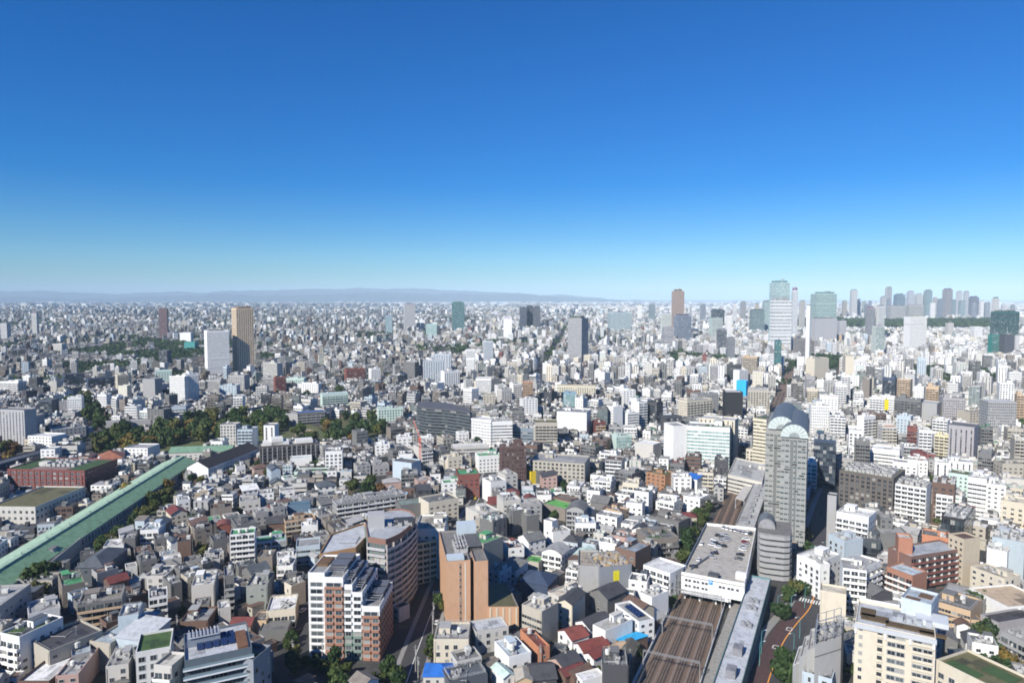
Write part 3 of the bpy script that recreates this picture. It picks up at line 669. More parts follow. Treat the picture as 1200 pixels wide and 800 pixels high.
# --- long jade-green shed
def long_shed():
    P0, P1 = Vector((-258.0, 300.0)), Vector((-289.0, 592.0)); d = (P1 - P0).normalized(); rn = Vector((d.y, -d.x)); L_ = (P1 - P0).length
    root = empty('shed', (P0.x, P0.y, 0), math.atan2(d.y, d.x) - math.pi / 2); tag(root, 'very long jade-green gabled shed roof running past the brick hall', 'shed')
    wl, wr, he, hr = -15.0, 10.5, 7.5, 12.5
    poly = [tuple(P0 + rn * wl), tuple(P0 + rn * wr), tuple(P1 + rn * wr), tuple(P1 + rn * wl)]; occupy(ccw(poly), 2); land('the long jade-green shed', poly)
    protect([(*p, he) for p in poly], P0.length)
    for (nm, prof) in (('roof_slope', [(wr + .6, he - .2), (1.2, hr - .6)]), ('ridge_monitor', [(1.15, hr - .65), (1.15, hr + .15), (-1.3, hr + .35), (-1.3, hr - .6)]), ('curved_roof_slope', [(-1.35, hr - .7), (-4, hr - 1.0), (-7.5, hr - 1.9), (-11, hr - 3.3), (wl - .6, he + .3)])):
        g = MB()
        for (x0, z0), (x1, z1) in zip(prof, prof[1:]): g.face([(x0, 0, z0), (x0, L_, z0), (x1, L_, z1), (x1, 0, z1)], PAL['shed'] if nm == 'roof_slope' else (.34, .48, .35), 0, [(0, 0), (L_, 0), (L_, 1), (0, 1)], fa=(1.2, 3, 0))  # sunward slope and ridge painted lighter, putting the sun into their colour
        g.obj(nm, [MR], root)
    g = MB(); w = (.34, .335, .32)
    g.wall((wr, 0), (wr, L_), 0, he, w, 0, (4, he, .45), (he, .4, 0)); g.wall((wl, L_), (wl, 0), 0, he, w)
    for y in (0, L_):
        pts = [(wl, y, 0), (wr, y, 0), (wr, y, he), (0, y, hr - .5), (wl, y, he)]; g.face(pts if y == 0 else pts[::-1], w)
    for k in range(int(L_ / 6)): g.box((wr + .12, 3 + k * 6, he / 2 - .2), (.3, .45, he - .6), (.45, .44, .42))
    g.obj('wall', [MF], root)
    for k in range(12): g = MB(); g.tube((0, 12 + k * 24, hr + .8), (0, 12 + k * 24, hr + 1.6), .45, (.35, .5, .42), 0, 8); g.obj('roof_vent', [MR], root)
long_shed()
def gable_hall(pa, pb, h, dep, wall, roofc, label, nm='shed', rise=.2, cat='shed', windows=True):
    poly = rectpoly(pa, pb, h, dep); 
    return building('s', poly, h, wall, roofc, 'nw' if windows else 'nn', 'gable', label=label, near=False, opts=('ridgeb',), name=nm, cat=cat)
r = gable_hall((219, 547.3), (244, 548.5), 10.5, 76, 'white', (.035, .03, .03), 'long white hall with a black gable roof, at the far end of the green shed'); LAND.append(('the black-roofed white hall', r.location.x, r.location.y))
building('s', rectpoly(tp('C1', -12, 690), tp('C1', 405, 678), 8, 15), 8, 'offwhite', (.15, .26, .18), 'wn', 'gable', label='low white workshop with a green gable roof beyond the long shed', near=False, opts=('ridgea',))
building('s', rectpoly(tp('C0', 640, 738), tp('C0', 822, 722), 8, 24), 8, 'offwhite', (.30, .12, .07), 'wn', 'hip', label='hall with an orange-brown tiled hip roof behind the brick hall', near=False, name='hall', cat='hall')

# --- brick hall and white hall
def brick_hall():
    h = 18.2; poly = rectpoly(tp('B0', 48, 116), tp('B0', 566, 128), h, 38); land('the dark red brick hall', poly)
    root = building('o', poly, h, (.17, .055, .05), 'grey', 'wwnn', label='dark red brick hall with grass strips and pale machinery on its roof', near=False, fh=3.6, opts=('bare',))
    o = Vector(poly[0]); d, nn, l = edge_frame(poly[0], poly[1])
    def at_(s, t, z): p = d * s - nn * t; return (p.x, p.y, z)
    ang = math.atan2(d.y, d.x)
    for s, t, w_, d_ in ((9, 19, 14, 33), (55, 19, 14, 33)):
        g = MB(); g.box(at_(s, t, h + .2), (w_, d_, .5), PAL['grass'], 0, ang); g.obj('roof_lawn', [MR], root)
    g = MB(); g.box(at_(32, 5, h + .25), (30, 8, .4), (.30, .20, .18), 0, ang); g.obj('roof_terrace', [MR], root)
    rnd = random.Random(4)
    for i in range(7):
        for j in range(3): link('air_conditioner', AC, root, at_(20 + i * 4, 14 + j * 7, h + .02), ang, (1.7, 2.3, rnd.uniform(1.2, 2.2)))
    g = MB(); g.box(at_(19, 16, h + 1.6), (7, 6, 3.2), PAL['offwhite'], 0, ang); g.obj('stair_penthouse', [MF], root)
    for k in range(13):
        g = MB(); g.box(at_(2.5 + k * (l - 5) / 12, -.18, h / 2 + .3), (.9, .4, h - .5), (.21, .07, .06), 0, ang); g.obj('brick_pier', [MF], root)
    for f in range(5):
        for k in range(12):
            p = at_(2.5 + (k + .5) * (l - 5) / 12, -.05, 1.2 + f * 3.5); link('window', WIN, root, p, ang, (2.4, 1, 1.7))
brick_hall()
r = building('o', rectpoly(tp('B0', -75, 368), tp('B0', 236, 372), 13.4, 49), 13.4, 'offwhite', 'olive', 'ww', label='long white three-storey hall with a brown mossy roof in front of the brick hall', fh=4.2, opts=('bare',)); LAND.append(('the mossy-roofed white hall', -330, 460))

# --- rooftop car park over the railway
def car_park():
    h = 12.0; poly = PX([(798.5, 673), (872.5, 687), (886, 621), (827.5, 615)], h); poly = poly if True else poly
    # start the polygon at the front left corner
    k = min(range(4), key=lambda i: proj(*poly[i], h)[0] - 0.2 * proj(*poly[i], h)[1]); poly = poly[k:] + poly[:k]
    occupy(poly, 1); protect_building(poly, h, .9); land('the rooftop car park', poly)
    o = Vector(poly[0]); root = empty('car_park', (o.x, o.y, 0)); tag(root, 'white two-level car park bridging the railway, cars parked on its open roof', 'car park')
    L = [(p[0] - o.x, p[1] - o.y) for p in poly]; w = PAL['white']
    g = MB(); g.prism(L, h - .5, h, (.47, .44, .39), bottom=True); deck = g.obj('deck', [MR], root)
    g = MB(); I = inset(L, .35)
    for i in range(4):
        j = (i + 1) % 4; c = w if i in (0, 2) else (.16, .19, .24) if i == 3 else w
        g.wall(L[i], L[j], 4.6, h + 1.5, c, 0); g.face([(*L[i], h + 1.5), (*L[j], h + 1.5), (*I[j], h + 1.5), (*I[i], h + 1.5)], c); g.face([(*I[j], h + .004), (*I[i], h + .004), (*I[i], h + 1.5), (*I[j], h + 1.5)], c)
    g.obj('wall', [MF], root)
    g = MB(); g.prism(inset(L, .4), 4.4, 4.7, (.4, .39, .37), bottom=True); g.obj('lower_deck', [MR], root)
    d, nn, l = edge_frame(L[0], L[1]); ang = math.atan2(d.y, d.x)
    def at_(s, t, z): p = d * s - nn * t; return (p.x, p.y, z)
    for s0, n_, zz in ((2.5, 6, 9.2), (2.5, 6, 6.4), (19, 5, 8.9)):
        for k in range(n_): link('window', WIN, root, at_(s0 + k * 1.7 + (k // 2) * .7, -.06, zz), ang, (1.4, 1, 1.3))
    g = MB(); g.box(at_(l * .4, -1.6, 4.4), (l * .72, 3.6, .35), (.45, .45, .45), 0, ang); g.box(at_(l * .4, -3.3, 4.75), (l * .76, .25, 1.2), w, 0, ang); g.obj('canopy', [MF], root)
    for s in (.06, .3, .56, .78, .97): g = MB(); g.box(at_(l * s, .6, 2.3), (.8, .8, 4.6), (.6, .6, .58), 0, ang); g.obj('pillar', [MF], root)
    g = MB(); g.box(at_(l * .475, -.12, 11.0), (2.0, .12, 2.4), (.03, .28, .72), 0, ang); sgn = g.obj('parking_sign', [FM((.03, .28, .72), .4)], root)
    cu = bpy.data.curves.new('lettering', 'FONT'); cu.body = 'P'; cu.size = 2.4; cu.extrude = .02; cu.align_x = 'CENTER'; cu.align_y = 'CENTER'; cu.materials.append(MPAINT)
    t0 = bpy.data.objects.new('lettering_curve', cu); tm = bpy.data.meshes.new_from_object(t0); bpy.data.objects.remove(t0); t = bpy.data.objects.new('lettering', tm); COL.objects.link(t); t.parent = sgn; t.location = at_(l * .475, -.21, 11.0); t.rotation_euler = (R(90), 0, ang)
    g = MB(); g.box(at_(l * .5, 3, h + 1.2), (5, 4, 2.4), (.07, .075, .08), 0, ang); g.obj('stair_hut', [MF], root)
    g = MB(); g.box(at_(l - 3, 9, h + 1.5), (5, 3, 3), w, 0, ang); g.obj('ramp_hut', [MF], root)
    g = MB(); q = [Vector(at_(3.0, 8, 0)), Vector(at_(9.5, 40, 0))]; dd = (q[1] - q[0]).normalized()
    g.box(((q[0].x + q[1].x) / 2, (q[0].y + q[1].y) / 2, h + .6), (33, .4, 1.2), (.13, .15, .19), 0, math.atan2(dd.y, dd.x)); g.obj('ramp_wall', [MF], root)
    g = MB()
    for k in range(9): g.box(at_(12 + (k % 2) * 0, 14 + k * 4.2, h + .01), (5, .12, .02), (.7, .7, .7), 0, ang)
    for k in range(9): g.box(at_(l - 5, 14 + k * 4.2, h + .01), (5, .12, .02), (.7, .7, .7), 0, ang)
    g.obj('bay_lines', [MR], root)
    return ang, h
CP_ANG, CP_H = car_park()

# --- long lavender-roofed station annex and the station beyond
def annex():
    h = 7.5; a, b = Vector(at(853, 797, h)), Vector(at(890.5, 677, h)); d = (b - a).normalized(); rn = Vector((d.y, -d.x)); a = a - d * 30; l = (b - a).length
    poly = ccw([tuple(a - rn * 4.6), tuple(b - rn * 4.6), tuple(b + rn * 5.2), tuple(a + rn * 5.2)]); 
    k = min(range(4), key=lambda i: (poly[i][1] + poly[i][0] * .3)); poly = poly[k:] + poly[:k]; land('the lavender-roofed station', [(at(862, 760))])
    root = building('o', poly, h, (.10, .20, .21), (.45, .47, .50), 'pppp', label='long narrow station building with a lavender roof and teal glass walls beside the tracks', near=False, fh=3.6, opts=('bare',), name='station_building', cat='station')
    o = Vector(poly[0]); ang = math.atan2(d.y, d.x)
    for i, s in enumerate((34, 52, 78, 96, 104)):
        p = a + d * s - o + rn * .6
        g = MB()
        if i < 2: g.box((p.x, p.y, h + 1.6), (5.0, 3.6, 3.2), (.26, .26, .28), 0, ang)
        else:
            for q in range(4): g.tube((p.x + (q % 2) * 2.2 - 1, p.y + (q // 2) * 2.2 - 1, h), (p.x + (q % 2) * 2.2 - 1, p.y + (q // 2) * 2.2 - 1, h + 1.6), .8, (.33, .34, .35), 0, 8)
            g.box((p.x, p.y, h + .3), (5.2, 4.8, .6), (.4, .41, .45), 0, ang)
        g.obj('roof_ventilator', [MR], root)
    # concrete walkway between the tracks and the building
    c0, c1 = Vector(at(838, 796, .3)), Vector(at(871, 700, .3)); dd = (c1 - c0).normalized()
    ribbon('path', [tuple(c0 - dd * 40), tuple(c0), tuple(c1), tuple(c1 + dd * 8)], 8.5, .3, flat_mat('walkway_slab', (.27, .26, .24), .9, 0, .35, .8), 0, True)
    # station roof strip running on behind the car park
    h = 11; a, b = Vector(at(873, 617, h)), Vector(at(894, 562, h)); d = (b - a).normalized(); rn = Vector((d.y, -d.x))
    poly = [tuple(a - rn * 5.5), tuple(a + rn * 5.5), tuple(b + rn * 5.5), tuple(b - rn * 5.5)]
    root = building('o', poly, h, (.30, .30, .29), (.46, .46, .45), 'rr', label='narrow elevated station roof of pale panels beside the grey arched tower', near=False, opts=('bare',), name='station_building', cat='station')
    o = Vector(poly[0]); ang = math.atan2(d.y, d.x)
    for k in range(8): p = a + d * (8 + k * 13) - o; g = MB(); g.box((p.x, p.y, h + .9), (5, 3, .8), (.35, .36, .37), 0, ang); g.obj('roof_hatch', [MR], root)
    q = PX([(853, 557), (893, 566), (898, 545), (862, 537)], 13); k = min(range(4), key=lambda i: proj(*q[i], 13)[0] - .3 * proj(*q[i], 13)[1]); q = q[k:] + q[:k]
    building('o', q, 13, (.52, .49, .43), (.40, .40, .38), 'rn', label='pale concourse block bridging the railway at the head of the platforms', near=False, name='station_building', cat='station')
    p = [at(862, 583, 8), at(872, 586, 8), at(884, 565, 8), at(876, 563, 8)]
    g = MB(); q = ccw(p); o = q[0]; g.prism([(x - o[0], y - o[1]) for x, y in q], 7.4, 8, (.60, .57, .52)); 
    for x, y in q: g.box((x - o[0], y - o[1], 3.7), (.6, .6, 7.4), (.4, .4, .4))
    tag(g.obj('platform_canopy', [MR], None, (o[0], o[1], 0)), 'pale platform canopy over the tracks beyond the car park', 'canopy'); occupy(q)
annex()

# --- grey tower with two barrel vaults
def barrel_tower():
    h = 70; a = Vector(at(897.5, 501, h)); d = Vector((RD.y, -RD.x)); nn = RD.copy(); l = 24.0; b = a + d * l; dp = 62; st = 13.0
    poly = [tuple(a - nn * st * .5), tuple(b - nn * st), tuple(b + nn * (dp - st)), tuple(a + nn * dp)]; occupy(poly, 1); protect_building(poly, h + 7, .9); land('the grey arched-roof tower', poly)
    root = empty('tower', (a.x, a.y, 0), math.atan2(d.y, d.x)); tag(root, 'tall grey slab tower crowned by two glazed barrel vaults with fan-shaped ends', 'tower')
    wc = (.27, .275, .26); xm = l * .40; fh = 3.2; nf = 21
    def blk(nm, P, z1, c, sides):
        g = MB()
        for i in range(4):
            fa, fb = sides[i]; g.wall(P[i], P[(i + 1) % 4], 0, z1, c, 0, fa, fb)
        g.face([(*p, z1) for p in P], c); g.obj(nm, [MF], root)
    fr = ((2.3, fh, .80), (nf * fh, .32, .12)); sd = ((3.0, fh, .7), (nf * fh, .5, 0)); no = ((9, 3, 0), (0, 0, 0))
    blk('wall', [(0, 0), (xm, 0), (xm, dp), (0, dp)], h, wc, (fr, no, fr, sd)); blk('wall', [(xm + .02, -st), (l, -st), (l, dp - st), (xm + .02, dp - st)], h - 1.5, wc, (fr, sd, fr, no))
    for x, y, w_ in ((xm * .62, -.06, 1.7), (xm + (l - xm) * .42, -st - .06, 1.7), (xm + (l - xm) * .58, -st - .06, .9)):
        g = MB(); g.box((x, y, h * .48), (w_, .2, h * .93), (.14, .15, .145)); g.obj('recess_shade_strip', [MF], root)  # raised strips in darker wall colour, painted as shaded recesses
    rr = random.Random(2)
    for k in range(14):
        x, y = (rr.uniform(1.5, xm - 1.5), -.08) if k % 2 else (rr.uniform(xm + 2, l - 2), -st - .08)
        g = MB(); g.box((x, y, rr.randint(2, 20) * fh + .2), (rr.uniform(1.5, 4), .2, .8), (.03, .03, .03)); g.obj('louvre', [MF], root)
    mg = FM((.085, .105, .13), .5, 0, .3); mfan = FM((.50, .56, .54), .4, 0, .1)
    for cx, r_, y0, y1, z in ((xm * .95, xm * .82, -1.0, dp + .5, h - .1), (xm + (l - xm) * .50, (l - xm) * .53, -st - .9, dp - st - 2, h - 2.0)):
        g = MB(); n = 18; ring = [(cx - r_ * math.cos(math.pi * k / n), z + r_ * math.sin(math.pi * k / n)) for k in range(n + 1)]
        for k in range(n): (x0, z0), (x1, z1) = ring[k], ring[k + 1]; g.face([(x0, y0, z0), (x1, y0, z1), (x1, y1, z1), (x0, y1, z0)][::-1], (.20, .25, .30))
        v = g.obj('barrel_vault', [mg], root)
        for q in range(15):
            g = MB(); y = y0 + 1 + (y1 - y0 - 2) * q / 14
            for k in range(n): (x0, z0), (x1, z1) = ring[k], ring[k + 1]; s = 1.018; g.face([(cx + (x0 - cx) * s, y, z + (z0 - z) * s), (cx + (x1 - cx) * s, y, z + (z1 - z) * s), (cx + (x1 - cx) * s, y + .5, z + (z1 - z) * s), (cx + (x0 - cx) * s, y + .5, z + (z0 - z) * s)], (.5, .52, .52))
            g.obj('vault_rib', [MR], v)
        g = MB()
        for k in range(n): (x0, z0), (x1, z1) = ring[k], ring[k + 1]; g.face([(cx, y0 - .02, z), (x0, y0 - .02, z0), (x1, y0 - .02, z1)], (.50, .56, .54) if k % 2 else (.40, .46, .45))
        f = g.obj('fan_gable', [MF], root)
        for k in range(0, n + 1, 2): (x0, z0) = ring[k]; g = MB(); g.tube((cx + (x0 - cx) * .38, y0 - .15, z + (z0 - z) * .38), (x0, y0 - .15, z0), .14, (.7, .74, .72), 0, 4); g.obj('fan_rib', [MR], f)
        g = MB()
        for k in range(n): (x0, z0), (x1, z1) = ring[k], ring[k + 1]; g.face([(cx, y0 - .22, z), (cx + (x0 - cx) * .38, y0 - .22, z + (z0 - z) * .38), (cx + (x1 - cx) * .38, y0 - .22, z + (z1 - z) * .38)], (.24, .27, .27))
        g.obj('fan_hub', [MF], f)
        g = MB()
        for k in range(n): (x0, z0), (x1, z1) = ring[k], ring[k + 1]; g.face([(cx, y1, z), (x1, y1, z1), (x0, y1, z0)], (.4, .45, .45))
        g.obj('rear_gable', [MF], v)
barrel_tower()

# --- banded grey annex with rounded corners at the tower's foot
def banded_annex():
    h = 25; a, b = Vector(at(888, 625, h)), Vector(at(929, 629.5, h)); a2, b2 = a, b; d = (b - a).normalized(); nn = Vector((-d.y, d.x)); l = (b - a).length; dp = 24
    P = []
    for cx, cy, t0 in ((0, 0, 0), (l, 0, 0), (l, dp, 0), (0, dp, 0)): P.append((cx, cy))
    rc = 4; Q = [(rc, 0), (l - rc, 0), (l - 1.2, 1.2), (l, rc), (l, dp), (0, dp), (0, rc), (1.2, 1.2)]
    poly = [tuple(a + d * x + nn * y) for x, y in Q]; occupy(poly, 1); protect_building(poly, h, .85)
    root = empty('office_building', (a.x, a.y, 0), math.atan2(d.y, d.x)); tag(root, 'grey banded annex with rounded corners and a small vault, below the arched tower', 'office building')
    g = MB(); g.prism(inset(Q, .8), 0, h - .1, (.05, .055, .06), fa=(2.5, 3, .9), fb=(h, .9, 0)); g.obj('glazing', [MF], root)
    for k in range(8): g = MB(); g.prism(Q, .9 + k * 3.1, 2.9 + k * 3.1, (.30, .30, .30), bottom=True); g.obj('concrete_band', [MF], root)
    g = MB(); g.prism(Q, h - .3, h + .5, (.31, .31, .30), ct=(.20, .19, .18), bottom=True); g.obj('roof', [MR], root)
    g = MB(); n = 12; cx, r_ = l * .27, 4.2
    ring = [(cx - r_ * math.cos(math.pi * k / n), h + 1.5 + r_ * math.sin(math.pi * k / n)) for k in range(n + 1)]; ring = [(cx - r_, h)] + ring + [(cx + r_, h)]
    for k in range(len(ring) - 1): (x0, z0), (x1, z1) = ring[k], ring[k + 1]; g.face([(x0, 9, z0), (x1, 9, z1), (x1, 22, z1), (x0, 22, z0)][::-1], (.16, .18, .2))
    g.face([(x, 9, z) for x, z in ring], (.33, .33, .34)); g.face([(x, 22, z) for x, z in ring][::-1], (.3, .3, .3)); g.obj('roof_vault', [MR], root)
banded_annex()

# --- the big cream corner block
def cream_block():
    h = 33; poly = rectpoly(tp('A5', 12, 405), tp('A5', 552, 520), h, 21); land('the big cream corner block', poly)
    cr = (.57, .515, .41)
    root = building('a', poly, h, cr, 'lav', 'nwnn', label='big cream corner apartment block with brown planted beds on its pale roof', near=False, fh=3.0, opts=('bare',))
    o = Vector(poly[0]); d, nn, l = edge_frame(poly[0], poly[1]); ang = math.atan2(d.y, d.x)
    def at_(s, t, z): p = d * s - nn * t; return (p.x, p.y, z)
    for f in range(11):
        z = f * 3.0 + .2
        link('window', WIN, root, at_(1.9, -.02, z + .9), ang, (1.3, 1, 1.5))
        for s, w_, kind in ((8.0, 1.6, 0), (13.0, 5.6, 1), (21.0, 6.2, 2), (27.8, 4.0, 2)):
            if s + w_ / 2 > l - .2: continue
            g = MB(); g.box(at_(s, -.03, z + 1.35), (w_, .12, 1.7), (.025, .03, .035), 0, ang); rec = g.obj('recess_shade_panel', [MF], root)  # flat near-black panel, the shade of a recess put into its colour
            if kind: link('window', WIN, rec, at_(s - w_ * .25, -.10, z + .55), ang, (w_ * .48, 1, 1.6)); link('window', WIN, rec, at_(s + w_ * .25, -.10, z + .55), ang, (w_ * .48, 1, 1.6))
            if kind == 2 or kind == 0: g = MB(); g.box(at_(s, -.45, z + .55), (w_ + .3, .12, .9), cr, 0, ang); g.box(at_(s, -.25, z + .12), (w_ + .3, .5, .14), cr, 0, ang); g.obj('balcony', [MF], root)
    g = MB(); g.box(at_(l / 2, -.25, h - .2), (l + .6, .7, 1.6), PAL['lav'], 0, ang); g.obj('cornice', [MF], root)
    for s in (.25, 9.6, 17.2, l - .5): g = MB(); g.box(at_(s, -.32, h - 1.8), (.7, .5, 2.4), (.66, .66, .66), 0, ang); g.obj('white_pier', [MF], root)
    for s, t, w_, d_ in ((6, 8, 9, 5), (3.6, 12, 5, 7), (17, 6, 15, 4), (24, 4.5, 8, 2.6)): g = MB(); g.box(at_(s, t, h + .25), (w_, d_, .5), (.13, .085, .035), 0, ang); g.obj('planted_bed', [MR], root)
    for s in (14, 17, 20, 23): g = MB(); g.box(at_(s, 11, h + 1.0), (1.8, 2.2, 1.8), (.45, .48, .52), 0, ang); g.obj('cooling_unit', [MR], root)
    g = MB(); g.box(at_(24, 15.5, h + .9), (10, 8, 1.8), (.50, .53, .56), 0, ang); g.obj('penthouse', [MF], root)
    # the tall pale fin behind with its own planted panel
    p2 = rectpoly(tp('A5', 318, 290), tp('A5', 520, 345), 35, 13)
    q = building('a', p2, 38, (.46, .52, .58), (.46, .52, .58), 'nw', label='pale blue stair block with planted panels rising behind the cream corner block', near=False, opts=('bare', 'turf', 'dry'), detail=1)
    p3 = rectpoly(tp('A5', 556, 655), tp('A5', 1010, 880), 24, 17)
    building('a', p3, 24, cr, 'olive', 'sw', label='lower cream wing with a mossy planted roof stepping down from the corner block', opts=('bare', 'turf'), near=True, cap=30)
cream_block()

# --- blank grey-white building with roof frames by the curving road
def frame_building():
    h = 24; poly = PX([(955, 758), (986, 748.5), (989.5, 727), (957.5, 733)], h); k = min(range(4), key=lambda i: proj(*poly[i], h)[0] - proj(*poly[i], h)[1]); poly = poly[k:] + poly[:k]; land('the roof-framed grey building', poly)
    root = building('o', poly, h, (.44, .43, .42), (.30, .30, .30), 'nn', label='blank grey-white building with an open steel billboard frame on its roof beside the curving road', near=False, opts=('bare',))
    o = Vector(poly[0]); d, nn, l = edge_frame(poly[0], poly[1]); ang = math.atan2(d.y, d.x)
    dv = Vector(poly[3]) - Vector(poly[0]); dq = dv.length / 17; dv.normalize(); an2 = math.atan2(dv.y, dv.x)
    def at_(s, t, z): p = d * s + dv * t * dq; return (p.x, p.y, z)
    g = MB(); g.box(at_(l / 2, -.06, h - 3.6), (l - .02, .2, .25), (.14, .14, .14), 0, ang); g.obj('dark_band', [MF], root)
    fr = MB()
    for s in (.3, l * .36, l * .68, l - .5):
        for t in (1, 8, 15): fr.tube(at_(s, t, h), at_(s, t, h + 5.5), .14, (.30, .32, .36), 0, 5)
        fr.tube(at_(s, 1, h + 5.5), at_(s, 15, h + 5.5), .12, (.4, .42, .46), 0, 5); fr.tube(at_(s, 1, h + .3), at_(s, 8, h + 5.4), .1, (.4, .42, .46), 0, 5)
    for t in (1, 8, 15):
        for z in (2.6, 5.5): fr.tube(at_(.3, t, h + z), at_(l - .5, t, h + z), .12, (.4, .42, .46), 0, 5)
    fr.obj('billboard_frame', [MR], root)
    g = MB(); g.box(at_(-.25, 7, h + 2.2), (11 * dq, .25, 5.0), (.17, .19, .23), 0, an2); g.obj('billboard_back', [MR], root)
    for k in range(6): link('air_conditioner', AC, root, at_(2 + k * (l - 4) / 6, 5 + (k % 3) * 3, h + .02), ang, (1.1, 1.6, 1.4))
    for q, (pts, hh) in enumerate((([(946, 764), (955.5, 761), (957.5, 737), (950, 739)], 20.5), ([(937, 772), (946.5, 768.5), (950.5, 745), (943, 748)], 17.5), ([(929, 782), (938.5, 778), (943.5, 757), (936, 760)], 14.0))):
        pp = PX(pts, hh); k = min(range(4), key=lambda i: proj(*pp[i], hh)[0] - proj(*pp[i], hh)[1]); pp = pp[k:] + pp[:k]
        building('o', pp, hh, (.60, .60, .58), (.40, .40, .40), 'nw', label='white stepped wing bay, %s of three, joined to the blank grey building' % ('tallest', 'middle', 'lowest')[q], near=True, cap=6, opts=('bare',))
    p3 = rectpoly(tp('A4', 800, 735), tp('A4', 1000, 790), 12, 10)
    building('o', p3, 12, 'paleblue', 'slate', 'ww', label='low blue-grey annex with steel railing below the blank grey building', near=True, cap=12, opts=('fence',))
frame_building()

# --- glass-fronted white block with solar panels (near, lower left)
def solar_block():
    h = 27; poly = rectpoly(tp('A1', 92, 668), tp('A1', 545, 572), h, 21); land('the white block with solar panels', poly)
    root = building('a', poly, h, (.10, .13, .155), 'lav', 'rnnn', label='dark glass-fronted apartment block with white floor ledges and rooftop solar panels', near=False, opts=('bare', 'solar'), fh=3.1)
    o = Vector(poly[0]); d, nn, l = edge_frame(poly[0], poly[1]); ang = math.atan2(d.y, d.x)
    def at_(s, t, z): p = d * s - nn * t; return (p.x, p.y, z)
    for k in range(1, 9): g = MB(); g.box(at_(l / 2, -.55, k * 3.1), (l + 1.0, 1.3, .55), (.72, .74, .75), 0, ang); g.box(at_(l / 2, -1.15, k * 3.1 + .6), (l + 1.0, .06, .9), (.20, .28, .32), 0, ang); g.obj('balcony', [MF], root)
    g = MB(); g.box(at_(l * .30, 13, h + 1.7), (l * .5, 5, 3.4), (.20, .23, .28), 0, ang); g.obj('penthouse', [MF], root)
    g = MB()
    for k in range(9): g.tube(at_(l * .08 + k * l * .055, 10, h + 4.1), at_(l * .08 + k * l * .055, 15.5, h + 4.1), .15, (.55, .57, .60), 0, 4)
    g.tube(at_(l * .06, 10, h + 3.6), at_(l * .54, 10, h + 3.6), .15, (.55, .57, .6), 0, 4); g.obj('pergola', [MR], root)
    g = MB(); g.box(at_(l * .87, 8, h + .5), (l * .16, 13, 1.0), (.20, .10, .05), 0, ang); g.obj('timber_terrace', [MR], root)
    p2 = rectpoly(tp('A1', 553, 660), tp('A1', 672, 560), 23.5, 16)
    building('a', p2, 23.5, (.22, .24, .27), 'slate', 'ww', label='side wing painted slate grey for its shadow, with a planted corner beside the solar-panel block', opts=('turf', 'bare'), near=True, cap=30)  # wall darkened to slate grey for the shadow the wing lies in
    p3 = rectpoly(tp('A0', 908, 612), tp('A0', 1143, 570), 25, 15)
    building('a', p3, 25, (.60, .60, .58), 'grass', 'sw', label='white wing with a grass roof beside the solar-panel block', opts=('bare',), near=True, cap=26)
    p4 = rectpoly(tp('A0', 1030, 690), tp('A0', 1150, 700), 23, 9)
    building('a', p4, 23, 'offwhite', 'offwhite', 'bw', label='cream-white stair bay with balconies between the grass roof and the solar panels', opts=('bare',), near=True, cap=10)
solar_block()

# --- dark banded wave-shaped block in the middle distance
def wave_block():
    h = 33; plan = [(487, 476), (500, 478.5), (520, 479.5), (540, 482), (552, 484), (554, 480), (534, 474), (522, 471), (489, 470)]
    poly = PX(plan, h); occupy(poly, 1); protect_building(poly, h, .85); land('the dark banded apartment block', poly); o = Vector(poly[0]); L = [(p[0] - o.x, p[1] - o.y) for p in poly]
    root = empty('apartment_building', (o.x, o.y, 0)); tag(root, 'wide black apartment block of wavy stacked bands beyond the park trees', 'apartment block')
    g = MB(); g.prism(inset(L, 1.8), 0, h - 1, (.04, .045, .05), fa=(4, 3.2, .9), fb=(h, .85, 0)); g.obj('glazing', [MF], root)
    for k in range(10): g = MB(); g.prism(inset(L, .6 * math.sin(k * 1.1) + (.8 if k % 2 else 0)), .6 + k * 3.2, 1.75 + k * 3.2, (.10, .115, .125), bottom=True); g.obj('balcony_band', [MF], root)
    g = MB(); g.prism(inset(L, 1.5), h - 1, h, (.12, .12, .13), bottom=True); g.obj('roof', [MR], root)
wave_block()
def ribbed_block():     # long brown-black apartment slab with pale stepped roof, in front of the park
    h = 19.5; poly = rectpoly(tp('C1', 598, 652), tp('C1', 985, 622), h, 17); land('the long brown ribbed apartment slab', poly)
    root = building('a', poly, h, (.085, .075, .075), 'offwhite', 'bwwn', label='long brown-black apartment slab with a pale stepped roof in front of the park trees', near=False, opts=('noac',), balc='dgrey')
    o = Vector(poly[0]); d, nn, l = edge_frame(poly[0], poly[1]); ang = math.atan2(d.y, d.x)
    def at_(s, t, z): p = d * s - nn * t; return (p.x, p.y, z)
    for k in range(12): g = MB(); g.box(at_(l * (k + .5) / 12, -1.3, h / 2), (.7, .5, h - .6), (.30, .29, .28), 0, ang); g.obj('rib', [MF], root)
    for s0, s1, hh in ((.06, .5, 3.2), (.2, .4, 6.0), (.62, .92, 3.0)): g = MB(); g.box(at_(l * (s0 + s1) / 2, 9, h + hh / 2), (l * (s1 - s0), 12, hh), (.62, .61, .58), 0, ang); g.obj('roof_storey', [MF], root)
ribbed_block()
